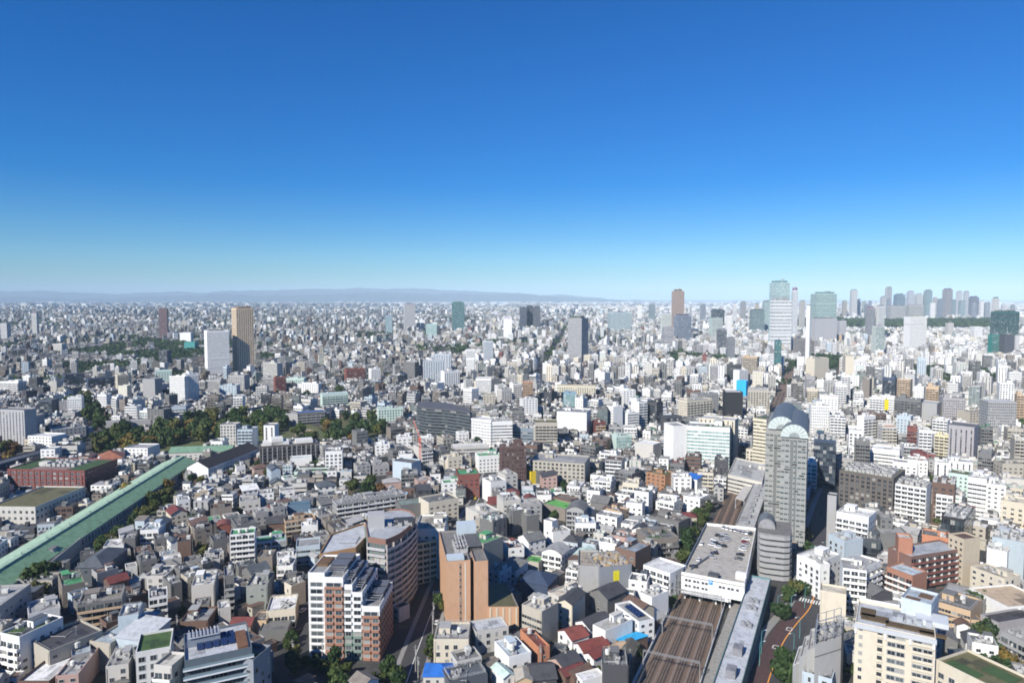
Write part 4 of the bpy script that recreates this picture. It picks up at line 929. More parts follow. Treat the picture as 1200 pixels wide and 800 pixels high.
# ---------------------------------------------------------------- surveyed buildings: kind tile ax ay [tile] bx by height depth styles wall roof rooftype opts balcony | label
SURVEY = '''
h A0 415 165 565 132 11 20 wn taupe bgreen flat - - | taupe low block with a bright green roof below the green shed
h B0 505 772 690 766 10 27 wn slate slate hip - - | broad slate-grey hip-roofed house by the trees beside the green shed
a A0 515 292 818 245 15 15 bw grey taupe flat pent,fence tan | wide grey five-storey apartment block with tan balcony panels and a roof terrace
h A0 190 350 405 300 8 15 ww white lgrey flat - - |
h A0 185 520 330 600 13 20 nw beige dgrey flat noac - | beige blank-walled block with dark stepped terraces behind its wall
a A0 0 475 130 505 17 18 bw white slate flat turf white | white block with curved balcony bands and a planted roof at the corner of the lane
h A0 120 800 330 800 8 26 nw brown white flat bare - | low brown building under one broad plain white roof
h A0 372 768 525 752 9 22 wn pink lgrey flat - - |
h A0 478 632 610 600 10 26 nw lgrey paleblue flat - - |
h A0 600 528 738 548 11 30 nw beige paleblue flat - - |
h A0 790 368 928 348 17 12 nw paleblue lav flat - - |
h A0 775 492 968 522 13 14 nw paleblue lav shed - - |
h A0 708 705 860 684 9 14 ww offwhite lgrey flat fence - | small off-white house with a flat railed roof in front of the white grass-roofed wing
h A0 995 245 1122 222 12 11 bw white slate flat - white |
h A0 970 95 1108 92 9 14 wn offwhite lgrey flat - - |
a A0 -40 325 208 145 14 14 ww lgrey lgrey flat noac - | long light grey apartment slab along the near end of the green shed
h A0 70 118 210 108 7 60 wn lgrey grey flat pent - | low grey flat-roofed store lying along the side of the green shed
h B0 938 530 1060 522 10 15 bw white paleblue flat - white | white balconied house with a pale blue roof beside the trees of the green shed
h B0 818 590 905 580 9 12 nw grey lgrey flat - - |
h B0 690 640 828 625 7 12 wn white white flat - - |
h B0 800 545 895 530 8 10 wn white lgrey shed - - |
h A1 62 402 248 392 8 14 nw brown lgrey flat - - |
a A1 360 98 425 88 18 14 bw grey lgrey flat noac lgrey | narrow six-storey block with stacked balconies and dark brown side wall
h A1 505 160 648 152 12 16 wn (.25,.27,.25) lgrey flat pent - |
h A1 138 160 292 142 12 18 nw offwhite white flat - - |
h A1 640 330 835 312 8 16 bw cream white flat - white |
h A1 395 418 535 418 5.5 8 ww taupe maroon gable - - | small house with a maroon gable roof behind the solar-panel block
h A1 542 388 640 388 5.5 9 ww tan taupe flat noac - |
h A1 590 458 785 446 4.5 9 nn grey grey flat bare - |
h A1 320 315 402 300 9 9 nw offwhite white flat noac - |
h A1 740 132 882 122 8 10 ww grey grey flat - - |
h A1 710 28 818 22 10 10 bw white white flat - white |
h B1 440 100 500 85 8 10 wn white offwhite flat - - |
h B1 560 110 665 95 9 10 nw pink brown hip - - |
h B1 672 120 735 95 12 16 nw paleblue slate gable ridgeb - | pale blue tall gabled hall with long slate roof behind the car yard
h B1 800 45 945 35 9 9 nw white paleblue flat bare - |
a B1 825 135 1065 130 7 12 rw palegreen taupe flat turf - |
h B1 760 180 830 170 7 9 wn white green flat - - |
h B1 670 215 760 205 6 10 wn cream slate gable - - | small house with cream-yellow walls and a slate gable roof behind the tree yard
h B1 835 205 960 200 6 11 nn taupe taupe barrel - - |
h B1 985 235 1110 220 6 14 wn white slate hip - - |
h B1 735 265 830 255 7 10 wn white lgrey flat - - |
h B1 580 285 690 275 9 11 wn white grey flat - - |
h B1 780 360 935 350 8 8 nw (.10,.17,.24) (.10,.17,.24) flat bare - | slate-blue flat-roofed box house beside the car yard
a B1 768 470 970 440 9 10 bw tan brown flat noac beige | low tan apartment row with balconies in front of the slate-blue box house
h B1 875 500 985 490 8 8 ww white white flat - - |
h B1 640 480 765 470 8 12 nw brown dgrey gable ridgea - |
h B1 480 260 590 232 6 10 wn white white shed - - |
h B1 465 335 600 320 8 13 wn offwhite lgrey flat - - |
h B1 140 310 300 295 9 12 bw beige sand flat - beige |
h B1 45 330 130 318 10 9 wn white white flat pent - |
h B1 265 385 410 370 8 12 nw taupe brown flat - - |
h B1 310 500 402 490 7 10 nw brick brick barrel - - | small dark red house with a barrel roof beside the green-topped white block
a B1 395 560 562 545 18 10 bn white bgreen flat noac white | white six-storey apartment block topped by a bright green roof
h B1 440 500 588 455 12 18 nw grey grey flat noac - |
h B1 285 600 395 580 8 12 nn grey slate flat - - |
a B1 575 610 772 585 9 10 bw paleblue bgreen flat noac lgrey | low long block with white balcony rails and a green tarpaulin on its roof
h B1 45 610 135 600 12 9 nw brown dgrey flat noac - | narrow tall brown house with blank walls on the dark lane
h B1 0 420 110 400 7 14 wn cream maroon gable ridgeb - |
h B1 0 600 45 590 8 9 nw white slate gable ridgeb - |
h B1 712 715 840 700 10 9 ww white lgrey flat - - |
h B1 580 710 680 705 7 11 nn taupe taupe flat noac - |
h B1 220 735 330 720 8 12 nw offwhite slate flat - - |
a B1 840 640 1000 625 10 13 rw paleblue lgrey flat bare - | glass-fronted house with a pale cone roof beside the stepped tower
h A1 150 300 260 285 8 9 nw taupe grey flat - - |
h A1 0 150 75 130 9 13 nw grey lgrey flat - - |
h A2 618 518 852 518 10 15 wn cream lgrey flat pent,fence - | cream three-storey house with a tank on its stair tower in front of the orange tower
h A2 548 755 738 755 6.5 9.5 ww offwhite blue hip ridgea - | small house under a vivid blue hip roof by the corner
h A2 775 670 940 632 9 8 bw offwhite grey flat - green | narrow off-white house with green balcony stripes beside the blue-roofed house
h A2 900 468 1120 432 9 10 ww offwhite lav flat bare - | angular white house with a pale lavender roof below the orange tower
h A2 722 805 980 748 7 9 nw slate slate flat fence - |
h A2 1085 770 1160 745 6 9 wn white palegreen gable - - |
a B2 500 622 640 594 21 18 bw (.62,.56,.36) grey flat noac cream | slim pale yellow apartment tower beside the street behind the orange tower
a B2 500 520 690 518 27 24 wn white beige flat pent - | tall off-white block with cluttered roof beside the street, behind the pale yellow tower
a B2 -30 352 428 285 12 12 bw lgrey lgrey flat plant white | long low apartment block with white balcony bands behind the round-ended tower
a B2 398 362 562 340 11 13 nw grey (.2,.25,.22) flat bare - |
a B2 585 345 785 305 14 16 wn cream grey flat - - |
o B2 505 258 602 252 12 10 ww dgrey dgrey shed - - |
o B2 343 62 470 78 17 14 nn paleblue grey flat bare - | pale blue block wrapped in scaffold sheets beside the red crane
a B2 400 152 512 148 12 14 bw grey lgrey flat - grey |
h B2 510 195 605 185 9 10 wn pink lgrey flat - - |
a B2 683 212 862 200 12 11 ww white bgreen flat - - |
a B2 785 155 925 148 18 18 wb brick bgreen flat noac brick | dark brick apartment block with green roof and a blue sign beside the street
a B2 1000 205 1105 190 15 14 wn white lgrey flat - - |
a B2 1100 160 1180 150 15 14 wn offwhite lgrey flat - - |
o B2 1015 470 1110 440 15 12 vn grey palegreen flat plant - |
o B2 920 420 1060 380 9 18 wn offwhite offwhite flat - - |
a B2 715 40 810 30 14 12 wn cream cream flat pent - |
a B2 800 45 870 40 11 12 wn beige grey flat - - |
o B2 920 30 1070 20 14 14 wn white bgreen flat pent - |
h B2 215 95 320 85 8 10 wn lgrey lgrey flat - - |
h B2 105 95 195 85 9 12 wn lgrey grey flat - - |
h B2 285 205 400 195 6 10 nn pink mauve hip - - |
o B3 5 398 92 386 15 10 nv grey white flat - - | grey office with blank concrete fins and a white cluttered roof beside the street
o B3 98 434 182 422 13 11 nn grey lgrey flat pent - |
o B3 -60 330 60 318 14 14 wn offwhite white flat plant - |
o B3 66 360 200 350 12 14 wn lgrey offwhite flat - - |
o A3 443 22 585 28 13.5 22 nn lgrey rubble flat bare - | half-demolished block in grey sheeting with rubble on its roof, plain half
o A3 586 36 802 14 13.5 20 nn (.22,.235,.26) rubble flat bare - | half-demolished block in dark grey sheeting with a yellow poster
a A3 360 48 440 62 9 11 bw white lgrey flat - white |
h A3 240 200 312 232 9 17 wn offwhite cream flat - - |
h A3 303 258 404 282 11 15 wn cream dgrey gable ridgeb - | tall cream house with a charcoal gable roof on the slope to the tracks
h A3 425 392 520 442 6 14 wn white dgrey gable ridgeb - |
h A3 308 452 402 518 6 9 wn white (.21,.06,.045) gable ridgeb - | white-walled house with a rust-red gable roof, uppermost of its row
h A3 412 540 478 592 6 13 wn white (.18,.045,.035) gable ridgeb - | white-walled house with a red gable roof in the middle of its row
h A3 480 606 548 642 6 9 wn white (.18,.045,.035) gable ridgeb - | white-walled house with a red gable roof, lowest of its row
h A3 541 420 626 464 10 17 wn white offwhite flat noac - | plain white cube house with three windows beside the red-roofed row
h A3 695 505 762 550 5 12 wn brown cyan shed - - | small shed under a bright cyan roof beside the white cube house
h A3 628 562 695 602 5 8 nn white tan barrel - - |
h A3 690 278 850 402 9 8 ww white lgrey flat solar,bare - | long white house with blue solar panels on a sloping roof near the tracks
h A3 862 205 936 238 11 12 wn white offwhite flat pent - | white house with a taller corner block beside the tracks
h A3 605 690 780 700 11 12 nw dgrey grey flat fence - | charcoal house with a railed roof terrace below the red-roofed row
h A3 690 622 800 645 5 14 nn dgrey (.10,.09,.07) gable ridgeb - |
h A3 55 452 180 578 8 5 nw orange brick flat noac - | thin orange-brick house with a stepped outline near the orange tower
h A3 -20 640 130 602 8 14 wn white paleblue flat - - |
h A3 240 645 352 712 5.5 10 wn pink dgrey gable ridgeb - | pink house with a charcoal gable roof in front of the red-roofed row
h A3 425 745 472 790 6 10 wn white white flat bare - |
h A3 350 725 420 770 5.5 10 nn brown brown gable ridgeb - |
h A3 30 790 135 785 6 8 wn tan beige gable ridgeb - |
h A3 135 785 300 770 5.5 12 nn dgrey dgrey gable ridgea - |
h A3 300 715 360 760 5.5 10 nn brown maroon gable ridgeb - |
o A3 45 115 240 150 8 15 nn navy navy hip - - | dark hall with navy tarpaulin roof behind the orange tower's low wing
h A3 520 190 640 240 8 14 wn grey dgrey gable ridgeb - |
h A3 745 250 862 320 7 8 wn beige brown gable ridgea - |
o B3 120 58 486 82 18 28 sn beige lgrey flat noac - | broad beige office block with a grid of square windows
o C2 1075 658 C3 96 652 31 14 dn (.105,.06,.05) brown flat noac - | dark brown windowed tower beside the beige office grid
h B3 125 135 168 128 10 6 nn yellow dgrey flat bare - | narrow bright yellow house at the corner of the beige office
h B3 168 130 205 128 11 6 nn grey grey flat bare - |
h B3 205 168 302 165 12 14 wn pink dgrey shed - - |
o B3 205 345 358 402 8 14 nn taupe (.12,.36,.08) flat bare - | low court building with a roof of bright artificial grass
o B3 275 300 395 360 8 9 nn brown taupe flat bare - |
a B3 365 382 480 392 13 16 bw lgrey grey barrel - lgrey | grey apartment block with a rounded barrel roof and balconies
a B3 425 480 562 482 11 12 bw white paleblue flat pent dgrey |
h B3 565 420 702 445 9 10 wn white lgrey flat - - |
h B3 503 258 588 266 10 12 wn white dgrey flat noac - |
h B3 765 340 872 352 11 10 wn white white flat - - |
a B3 820 262 915 275 14 10 ww white grey flat noac - |
a B3 740 205 848 218 11 12 bw cream cream flat pent white |
h B3 550 192 662 205 9 14 bw white white flat - white |
o B3 688 130 802 152 12 18 bw grey lgrey flat - grey |
o B3 900 135 1026 165 12 14 wn (.33,.17,.09) olive flat turf - | orange-brown block with small trees on its roof
h B3 1085 150 1150 155 12 12 wn white lgrey flat - - |
o B3 915 430 1115 505 8 14 nn grey taupe flat noac - |
a B3 915 590 1115 572 11 18 bw taupe grey flat turf grey |
o B3 688 638 826 678 14 16 wn (.17,.11,.085) (.25,.30,.35) flat noac - | brown office with a slate-blue roof behind the half-demolished block
a A3 880 18 1058 78 12.5 15 bw white white flat bare white | white apartment block with dense balconies beside the tracks and the car park
h B3 212 458 268 472 14 6 nn white lgrey flat bare - | slim blank white tower house beside the artificial grass roof
h B3 275 545 392 525 9 9 nw white taupe flat - - |
h B3 40 565 112 602 9 12 nw white grey gable ridgeb - |
h B3 85 725 178 742 6 9 wn beige (.10,.33,.08) flat bare - |
a B3 200 665 332 690 10 12 bw white lgrey barrel - white |
h B3 -20 652 82 640 9 12 wn white brick flat - - |
h B3 412 685 540 705 7 10 wn offwhite palegreen gable ridgeb - |
h B3 665 560 790 585 9 10 wn pink grey flat - - |
h B3 690 275 790 290 6 10 wn white grey flat - - |
o B3 525 330 640 345 5 14 nn grey grey gable ridgea - |
h B3 630 380 735 410 9 9 nw tan brown flat - - |
h B3 985 320 1085 350 10 11 bw white white flat - white |
a B4 100 138 206 145 13 10 bw cream beige flat - cream |
h B4 -60 170 60 172 12 12 ww white lgrey flat - - |
h B4 12 165 96 240 10 9 nn white blue shed - - | white house with a steep bright blue roof sheet
a B4 5 295 115 318 10 14 wn white white flat - - |
a B4 115 325 235 270 9 10 bw grey grey flat - grey |
h B4 -40 470 60 440 7 10 wn grey grey flat - - |
h B4 0 430 95 435 6 9 nn beige maroon hip - - |
o C4 32 512 316 528 36 20 cn (.70,.74,.72) lgrey flat turf - | pale green glass office block near the station
o C4 110 458 350 478 40 18 vn cream lav flat noac - | cream pilastered building behind the pale green glass office
o C4 -60 515 30 510 36 18 nn white lgrey flat bare - | blank white slab beside the pale green glass office
o C4 474 462 562 478 46 55 rn (.60,.54,.40) grey flat turf - | cream banded building with a green roof panel, behind the arched tower
o B4 425 -20 545 0 16 30 sn cream offwhite flat noac - | cream station block at the foot of the cream banded building
o C4 290 285 405 286 36 16 nn black white flat bare - | black-fronted building with a white roof hoarding
o C4 436 272 585 278 29 22 sn beige offwhite flat plant - |
a C4 360 207 426 212 31 10 nn cyan cyan flat bare - | building wrapped in bright cyan sheets
a C4 380 140 440 135 34 12 wn white lgrey flat - - |
a C4 400 45 500 50 38 14 bw tan grey flat pent beige |
a C4 30 345 200 330 26 16 bw cream lgrey flat - cream |
a C4 100 300 240 290 29 14 ww lgrey grey flat - - |
o C4 300 100 395 102 32 14 rn dgrey dgrey flat - - |
o C4 880 600 1028 612 38 24 kn navy (.05,.12,.13) flat plant - | dark navy glass block in the shade of the arched tower
a C4 860 375 985 380 34 16 dw white lgrey flat - - |
a C4 920 310 1040 315 30 14 wn white pink flat - - |
o C4 885 60 980 55 40 20 nn cream lgrey flat - - |
o B4 1050 125 B5 268 215 25 34 sn (.115,.10,.09) olive flat plant,turf - | long dark brown office with pale square windows and rows of rooftop coolers
a B5 282 214 490 255 27.5 17 bn white brown flat plant white | white nine-storey apartment block with even glazed balconies beside the dark brown office
o B5 590 430 742 484 22 30 kk black lav flat plant - | black glass cube office with white machinery on its roof
o B5 530 205 680 225 29 18 wn brown grey flat plant - | building topped by a brown hoarding behind the white nine-storey block
a B5 555 285 668 300 22 14 bw white lgrey flat - white |
a B5 770 170 892 205 27 18 rn white white flat pent - | white block with zigzag fire stairs and louvred slots
a B5 893 215 1022 232 25 16 wn white white flat - - |
a B5 990 325 1146 372 18 16 wn cream cream flat pent - | cream apartment block with neat small windows beside the black glass cube
o C5 640 505 810 535 33 25 vn mauve grey flat bare - | mauve-grey tower block with slanting balconies down its corner
a C5 835 692 925 708 18 20 bb grey lgrey flat noac grey | grey frame-like apartment block below the mauve-grey tower
o C5 905 348 1095 352 40 18 dw lgrey lav flat bare - | tall grey slab with a dark glazed slot down its centre
o C5 600 322 752 328 32 18 dn mauve grey flat noac - | mauve windowed block behind the mauve-grey tower
a C5 425 352 560 392 26 22 nn lgrey lav flat bare - | pale blank wall building with a long sloping top
a C5 275 322 452 342 30 14 bw grey grey flat - grey |
a C5 60 428 222 432 28 14 bw brown mauve flat - brown |
a C5 72 450 150 442 27 8 bn white white flat noac white | white balcony slab in front of the brown block
a C5 487 246 572 256 36 12 bw (.50,.37,.24) tan flat noac tan | tan apartment tower with horizontal bands beside the blank sloping wall
a C5 294 196 382 206 37 14 bw (.50,.38,.26) beige flat noac tan |
a C5 405 246 472 256 34 12 ww white lgrey flat - - |
o C5 195 190 282 200 36 14 kn navy navy flat - - |
a C5 110 322 215 330 28 12 bw white white flat pent white | white block carrying a tall yellow sign panel
a C5 360 522 432 528 24 12 bw brick brown flat noac brick |
a C5 195 518 292 520 22 12 bw offwhite orange flat - cream |
a C5 530 470 630 490 24 14 bw white white flat - white |
a C5 545 570 640 590 19 12 bw (.62,.58,.36) cream flat - cream |
a C5 290 440 385 450 24 12 wn paleblue white flat - - |
a C5 430 60 490 62 42 12 wn paleblue lgrey flat noac - |
a C5 780 420 905 415 18 18 wn beige grey flat - - |
o C5 60 195 110 200 38 12 nn taupe grey flat - - |
a C5 120 660 310 680 18 16 rn white white flat - - |
a C5 265 750 430 770 14 14 wn white lgrey flat - - |
a C5 385 690 490 700 14 12 wn maroon maroon hip - - |
a C5 1000 765 1143 770 14 14 ww beige grey flat - - |
a B5 640 140 770 165 16 16 wn palegreen olive flat turf - |
a B5 545 70 640 80 19 12 vn white white flat - - |
a B5 640 60 800 75 16 14 vn white lav flat - - |
a B5 380 55 500 65 16 12 wn white brick flat - - |
a B4 970 292 1030 300 32 7 nn lgrey black flat bare - | slim pale stair tower with a black top across the road from the arched tower
a B4 1030 402 B5 102 458 24 16 bw white white flat pent white | white apartment block with a dense grid of balconies across the shaded road
o B5 180 548 372 562 15 14 nw grey lgrey flat bare - | grey office with a square tower at one end, below the white nine-storey block
o B5 182 445 266 452 21 8 wn grey lgrey flat bare - |
o B5 60 585 185 600 13 12 kn (.06,.07,.08) slate flat - - |
a A4 922 18 985 10 17 12 ww white white flat - - | white office with dark windows facing the shaded road corner
a B4 925 745 1060 690 17 13 ww white white flat - - |
a B5 -60 600 65 585 17 12 nw paleblue lav flat - - |
a A4 922 188 1096 218 16 9 nn cream cream flat bare - | blank cream-walled block beside the curving road
a A5 -70 40 90 60 21 14 bn white lgrey flat pent white | white terraced block with outside stairs behind the blank cream wall
a A5 48 55 185 -10 17 10 bw white lgrey flat - white |
a B5 388 708 738 652 18.5 14 bn (.175,.10,.078) lav flat bare brick | red-brown apartment block with dense balconies under a pale lavender roof
a B5 303 578 400 588 26 8 nn (.36,.165,.105) offwhite flat bare - | blank orange stair tower beside the red-brown balcony block
a A5 222 28 396 92 13.5 12 bn (.33,.165,.11) paleblue flat bare white | orange-red apartment block with white balconies in front of the red-brown block
a B5 740 590 850 578 25 9 nw (.47,.40,.30) brown flat bare - | tall tan stair tower with a brown cap at the end of the red-brown block
o B5 930 572 1146 650 20 22 nn (.36,.42,.45) lav flat plant - | blank blue-grey building with white roof machinery
o B5 895 650 1030 688 15 9 nn white white flat plant - |
a A5 785 28 1012 112 12 12 ww cream beige flat - - | cream house row with balconies behind the tan-roofed white building
h B5 460 555 640 585 17 12 nw orange grey flat - - | low building with an orange-brown parapet behind the red-brown block
o B5 640 560 745 590 13 14 nn dgrey slate flat bare - |
a A5 530 255 785 330 10 18 rn tan grey flat fence - | tan banded building with a wedge-shaped roof behind the cream corner block
a A5 545 358 862 388 6 9 rn tan grey flat bare - |
o A5 600 195 882 262 8 14 nn grey lgrey flat bare - | plain building with a broad light grey roof behind the tan banded one
o A5 775 170 1036 302 9 24 nw white (.46,.36,.25) flat bare - | white building with a broad sand-coloured roof
o A5 850 350 972 408 8 24 nw mauve (.06,.055,.055) flat bare - | mauve-grey house with a wide near-black roof beside the trees
a A5 985 458 1160 545 10 12 bw lgrey lgrey flat - lgrey | light grey apartment row with balconies beside the leafy corner
h A5 130 215 262 205 12 9 nw dgrey grey gable ridgeb - |
o A5 40 240 310 290 9 8 nn white lgrey flat bare - |
o C2 248 398 412 390 19 12 sn palegreen lgrey flat pent - | pale green office with a white window grid behind the park trees
o C2 870 462 1003 478 28 18 dn white white flat bare - | blank white block with a rounded corner beyond the crane
o C2 1004 484 1146 480 27 18 rw white lgrey flat plant - | white office with dark ribbon windows joined to the blank white block
o C2 745 655 990 645 10 14 rn offwhite white flat bare - |
a C2 550 78 692 76 43 20 vn (.42,.46,.50) lgrey flat bare - | tall pale grey slab with vertical stripes on the far hillside
a C2 617 32 732 32 50 16 vn (.45,.49,.53) lgrey flat bare - |
a C2 835 60 892 60 44 14 dw white white flat bare - |
a C2 900 192 1003 192 30 20 rw white lgrey flat noac - |
a C2 815 258 873 266 24 14 rw white white flat noac - |
a C2 690 146 792 140 30 14 vn white brown flat noac - |
a C2 415 82 492 86 32 14 ww grey lgrey flat noac - |
a C2 200 130 262 125 26 14 ww white white flat noac - |
a C2 35 132 158 126 24 16 rn brick brick flat noac - |
a C2 1075 265 1143 260 24 14 ww offwhite grey flat noac - |
a C2 950 300 1030 300 20 12 ww beige grey flat noac - |
h C2 375 590 472 585 13 12 ww white white flat pent - |
h C2 228 640 325 635 12 12 ww white white flat noac - |
h C2 545 595 618 590 9 12 ww white white flat noac - |
h C2 785 560 855 555 13 10 ww white white flat noac - |
o C1 850 425 1032 412 14 12 bn grey blue flat bare lgrey | low grey school-like block with a blue roof and long galleries beyond the park
o C1 765 428 850 432 13 12 nn lgrey lgrey flat bare - |
a C1 1015 300 C2 45 290 21 16 bn palegreen paleblue flat noac palegreen | pale green sloping terrace block with a blue-grey top beyond the school
a C1 617 88 712 92 40 14 rw offwhite lgrey flat noac - |
a C1 617 185 692 185 24 12 rn lgrey lgrey flat noac - |
a C1 700 190 772 182 28 12 rn brick brown flat noac - |
o C1 770 192 892 192 20 14 sn palegreen lgrey flat noac - |
o C1 850 228 988 230 18 14 ww white white flat noac - |
a C1 -10 178 92 188 40 14 dw white white flat noac - |
a C1 98 168 188 160 42 14 dw white lgrey flat noac - |
a C1 385 170 492 172 33 16 ww lgrey lgrey flat noac - |
a C1 250 202 332 205 26 14 rw lgrey lgrey flat noac - |
a C1 325 240 440 240 21 14 ww paleblue lgrey flat noac - |
a C1 5 385 100 380 18 14 bw paleblue lgrey flat - white |
a C0 -30 400 162 422 35 14 vn (.36,.36,.37) grey flat bare - | broad grey slab with dark vertical slots at the edge of the woods
o C0 190 578 345 600 12 18 wn white white flat bare - | white clinic-like block below the grey slab
o C0 345 540 575 505 12 18 wn lgrey lgrey flat noac - |
o C0 -20 775 445 648 10 14 rn navy slate flat bare - | long low navy building with a slate roof behind the brick hall
a C0 450 322 546 318 23 12 dw white white flat pent - |
a C0 395 348 458 345 18 12 dn mauve lgrey flat noac - |
o C0 955 195 1036 198 32 16 nn (.30,.30,.30) grey flat bare - | blank grey square tower block beside the white slabs
a C0 790 242 850 242 24 12 nw (.62,.60,.50) white flat bare - |
o C0 425 168 565 160 24 18 kn navy slate flat bare - | wide dark navy office with a cream end wall
o C0 590 196 765 182 20 18 kn navy slate flat bare - |
a C0 0 212 122 244 20 14 bw white white flat pent white |
o C0 255 338 345 338 20 14 kn (.07,.09,.11) slate flat bare - |
a C0 165 398 238 388 20 12 ww offwhite grey flat noac - |
o C0 830 660 988 662 9 20 wn white lgrey flat bare - | low white pavilion with a grey flat roof beside the green-roofed workshop
a C0 650 300 712 300 20 12 dw white white flat noac - |
a C0 985 400 1095 405 18 14 ww grey grey flat noac - |
o C0 660 490 1010 470 6 12 nn lgrey lgrey flat bare - |
a C0 1040 145 1150 140 26 20 ww palegreen palegreen flat bare - |
a C0 785 170 860 165 28 16 bw cream cream flat noac cream |
o C3 300 415 500 425 27 26 nd (.68,.68,.67) lgrey flat noac - | white block with a blank front and windowed blue-shaded side
a C3 155 490 305 490 27 18 bb beige olive flat noac beige | beige apartment block with rounded balconies beside the blank white block
o C3 -40 520 152 530 18 20 rn (.18,.22,.26) lgrey flat plant - | dark blue office with curved ribbon windows
a C3 72 335 172 330 24 12 ww white lgrey flat noac - |
a C3 72 218 140 218 31 12 bn (.42,.24,.15) brown flat noac tan |
a C3 620 345 675 345 27 12 bn offwhite white flat noac white |
a C3 678 385 742 378 30 12 nw white white flat pent - |
a C3 775 425 852 418 22 12 rn white white flat noac - |
a C3 850 350 905 345 32 14 bn white grey flat noac white |
a C3 905 350 970 358 30 14 kk dgrey dgrey flat noac - |
a C3 940 398 1036 392 22 14 rn white white flat bare - |
o C3 1035 455 1143 450 22 14 kn dgrey slate flat bare - |
a C3 745 275 828 272 24 12 ww white white flat noac - |
o C3 348 290 432 290 26 14 gn (.20,.33,.40) lgrey flat noac - | small teal glass office behind the blank white block
a C3 560 490 628 488 16 14 bw maroon brown flat noac tan |
o C3 300 240 560 245 17 14 sn (.58,.54,.42) brown flat bare - | long cream school-like block with a brown roof
o C3 820 620 945 640 14 16 nn offwhite white flat bare - |
o C3 700 580 800 575 16 12 gn palegreen lgrey flat noac - |
a C3 460 640 560 660 13 14 bw grey taupe flat turf grey |
'''
def parse(line):
    spec, _, label = line.partition('|'); t = spec.split(); k = t.pop(0); t1 = t.pop(0); ax, ay = float(t.pop(0)), float(t.pop(0))
    t2 = t.pop(0) if t[0] in TILE else t1
    bx, by, h, dep = (float(t.pop(0)) for _ in range(4)); st, wall, rc, rt, op, bal = t[:6]
    cv = lambda s: tuple(float(v) for v in s[1:-1].split(',')) if s.startswith('(') else s
    return k, tp(t1, ax, ay), tp(t2, bx, by), h, dep, st, cv(wall), cv(rc), rt, tuple(op.split(',')) if op != '-' else (), None if bal == '-' else bal, label.strip() or None
LANDNAMES = {'pale blue block wrapped': 'the scaffolded pale blue block', 'broad beige office': 'the beige office grid', 'pale green glass office block': 'the pale green glass office', 'black glass cube': 'the black glass cube',
  'mauve-grey tower': 'the mauve-grey tower', 'tall grey slab with a dark': 'the tall grey slab', 'half-demolished block in dark': 'the half-demolished block', 'white-walled house with a red gable roof in': 'the red-roofed row',
  'red-brown apartment block': 'the red-brown balcony block', 'white nine-storey': 'the white nine-storey block', 'blank white block with a rounded': 'the blank rounded white block', 'white block with a blank front': 'the blank-fronted white block',
  'low grey school-like': 'the blue-roofed school', 'broad grey slab': 'the broad grey slab', 'wide dark navy office': 'the wide navy office', 'tall pale grey slab': 'the striped pale slab', 'blank grey square tower': 'the blank grey square tower',
  'wide grey five-storey': 'the tan-balconied grey block', 'white six-storey apartment': 'the green-topped white block', 'long low apartment block with white': 'the long white-banded block', 'tan apartment tower': 'the banded tan tower',
  'black-fronted building': 'the black-fronted building', 'low court building': 'the artificial grass roof', 'small house with cream-yellow': 'the cream-yellow house', 'dark brown windowed': 'the dark brown tower', 'blank blue-grey': 'the blank blue-grey building',
  'tall off-white block with cluttered': 'the pale yellow tower', 'cream apartment block with neat': 'the cream small-windowed block'}
ROWS = []
for line in SURVEY.strip().splitlines():
    k, pa, pb, h, dep, st, wall, rc, rt, op, bal, label = parse(line); rnd = random.Random(line); h += rnd.uniform(0, .25)
    poly = rectpoly(pa, pb, h, dep); a, b = Vector(poly[0]), Vector(poly[1]); an = math.degrees(math.atan2(b.y - a.y, b.x - a.x)); lo, hi = (-12, 40) if pa[0] < 220 else (-42, 32)
    if a.length > 430 and not lo <= an <= hi and dep < 60 and not (label and 'navy building' in label):     # far edges: the slope in the photograph is too fine to read, keep to the street grid
        an = R(min(max(an, lo), hi)); u = Vector((math.cos(an), math.sin(an))); ks = (pb[0] - 600) / FPX; ks = ks * (at(*pb, h)[1] * CP - (h - CAMH) * SP) / at(*pb, h)[1]
        l = (ks * a.y - a.x) / (u.x - ks * u.y); b = a + u * l; n_ = Vector((-u.y, u.x)); poly = [tuple(a), tuple(b), tuple(b + n_ * dep), tuple(a + n_ * dep)]
    ROWS.append((poly, k, h, st, wall, rc, rt, op, bal, label, rnd))
ROWS.sort(key=lambda r: min(math.hypot(*p) for p in r[0]))
COUNT = dict(h=0, a=0, o=0)
for poly, k, h, st, wall, rc, rt, op, bal, label, rnd in ROWS:
    COUNT[k] += 1; mx, my = mid(poly); dd = math.hypot(mx, my)
    if label:
        for a, b in LANDNAMES.items():
            if label.startswith(a): LAND.append((b, mx, my))
    ph = None
    root = building(k, poly, h, wall if isinstance(wall, tuple) else wall, rc, st, rt, label=label, near=dd < 420, rnd=rnd, opts=op, balc=bal, cap=36, detail=2)
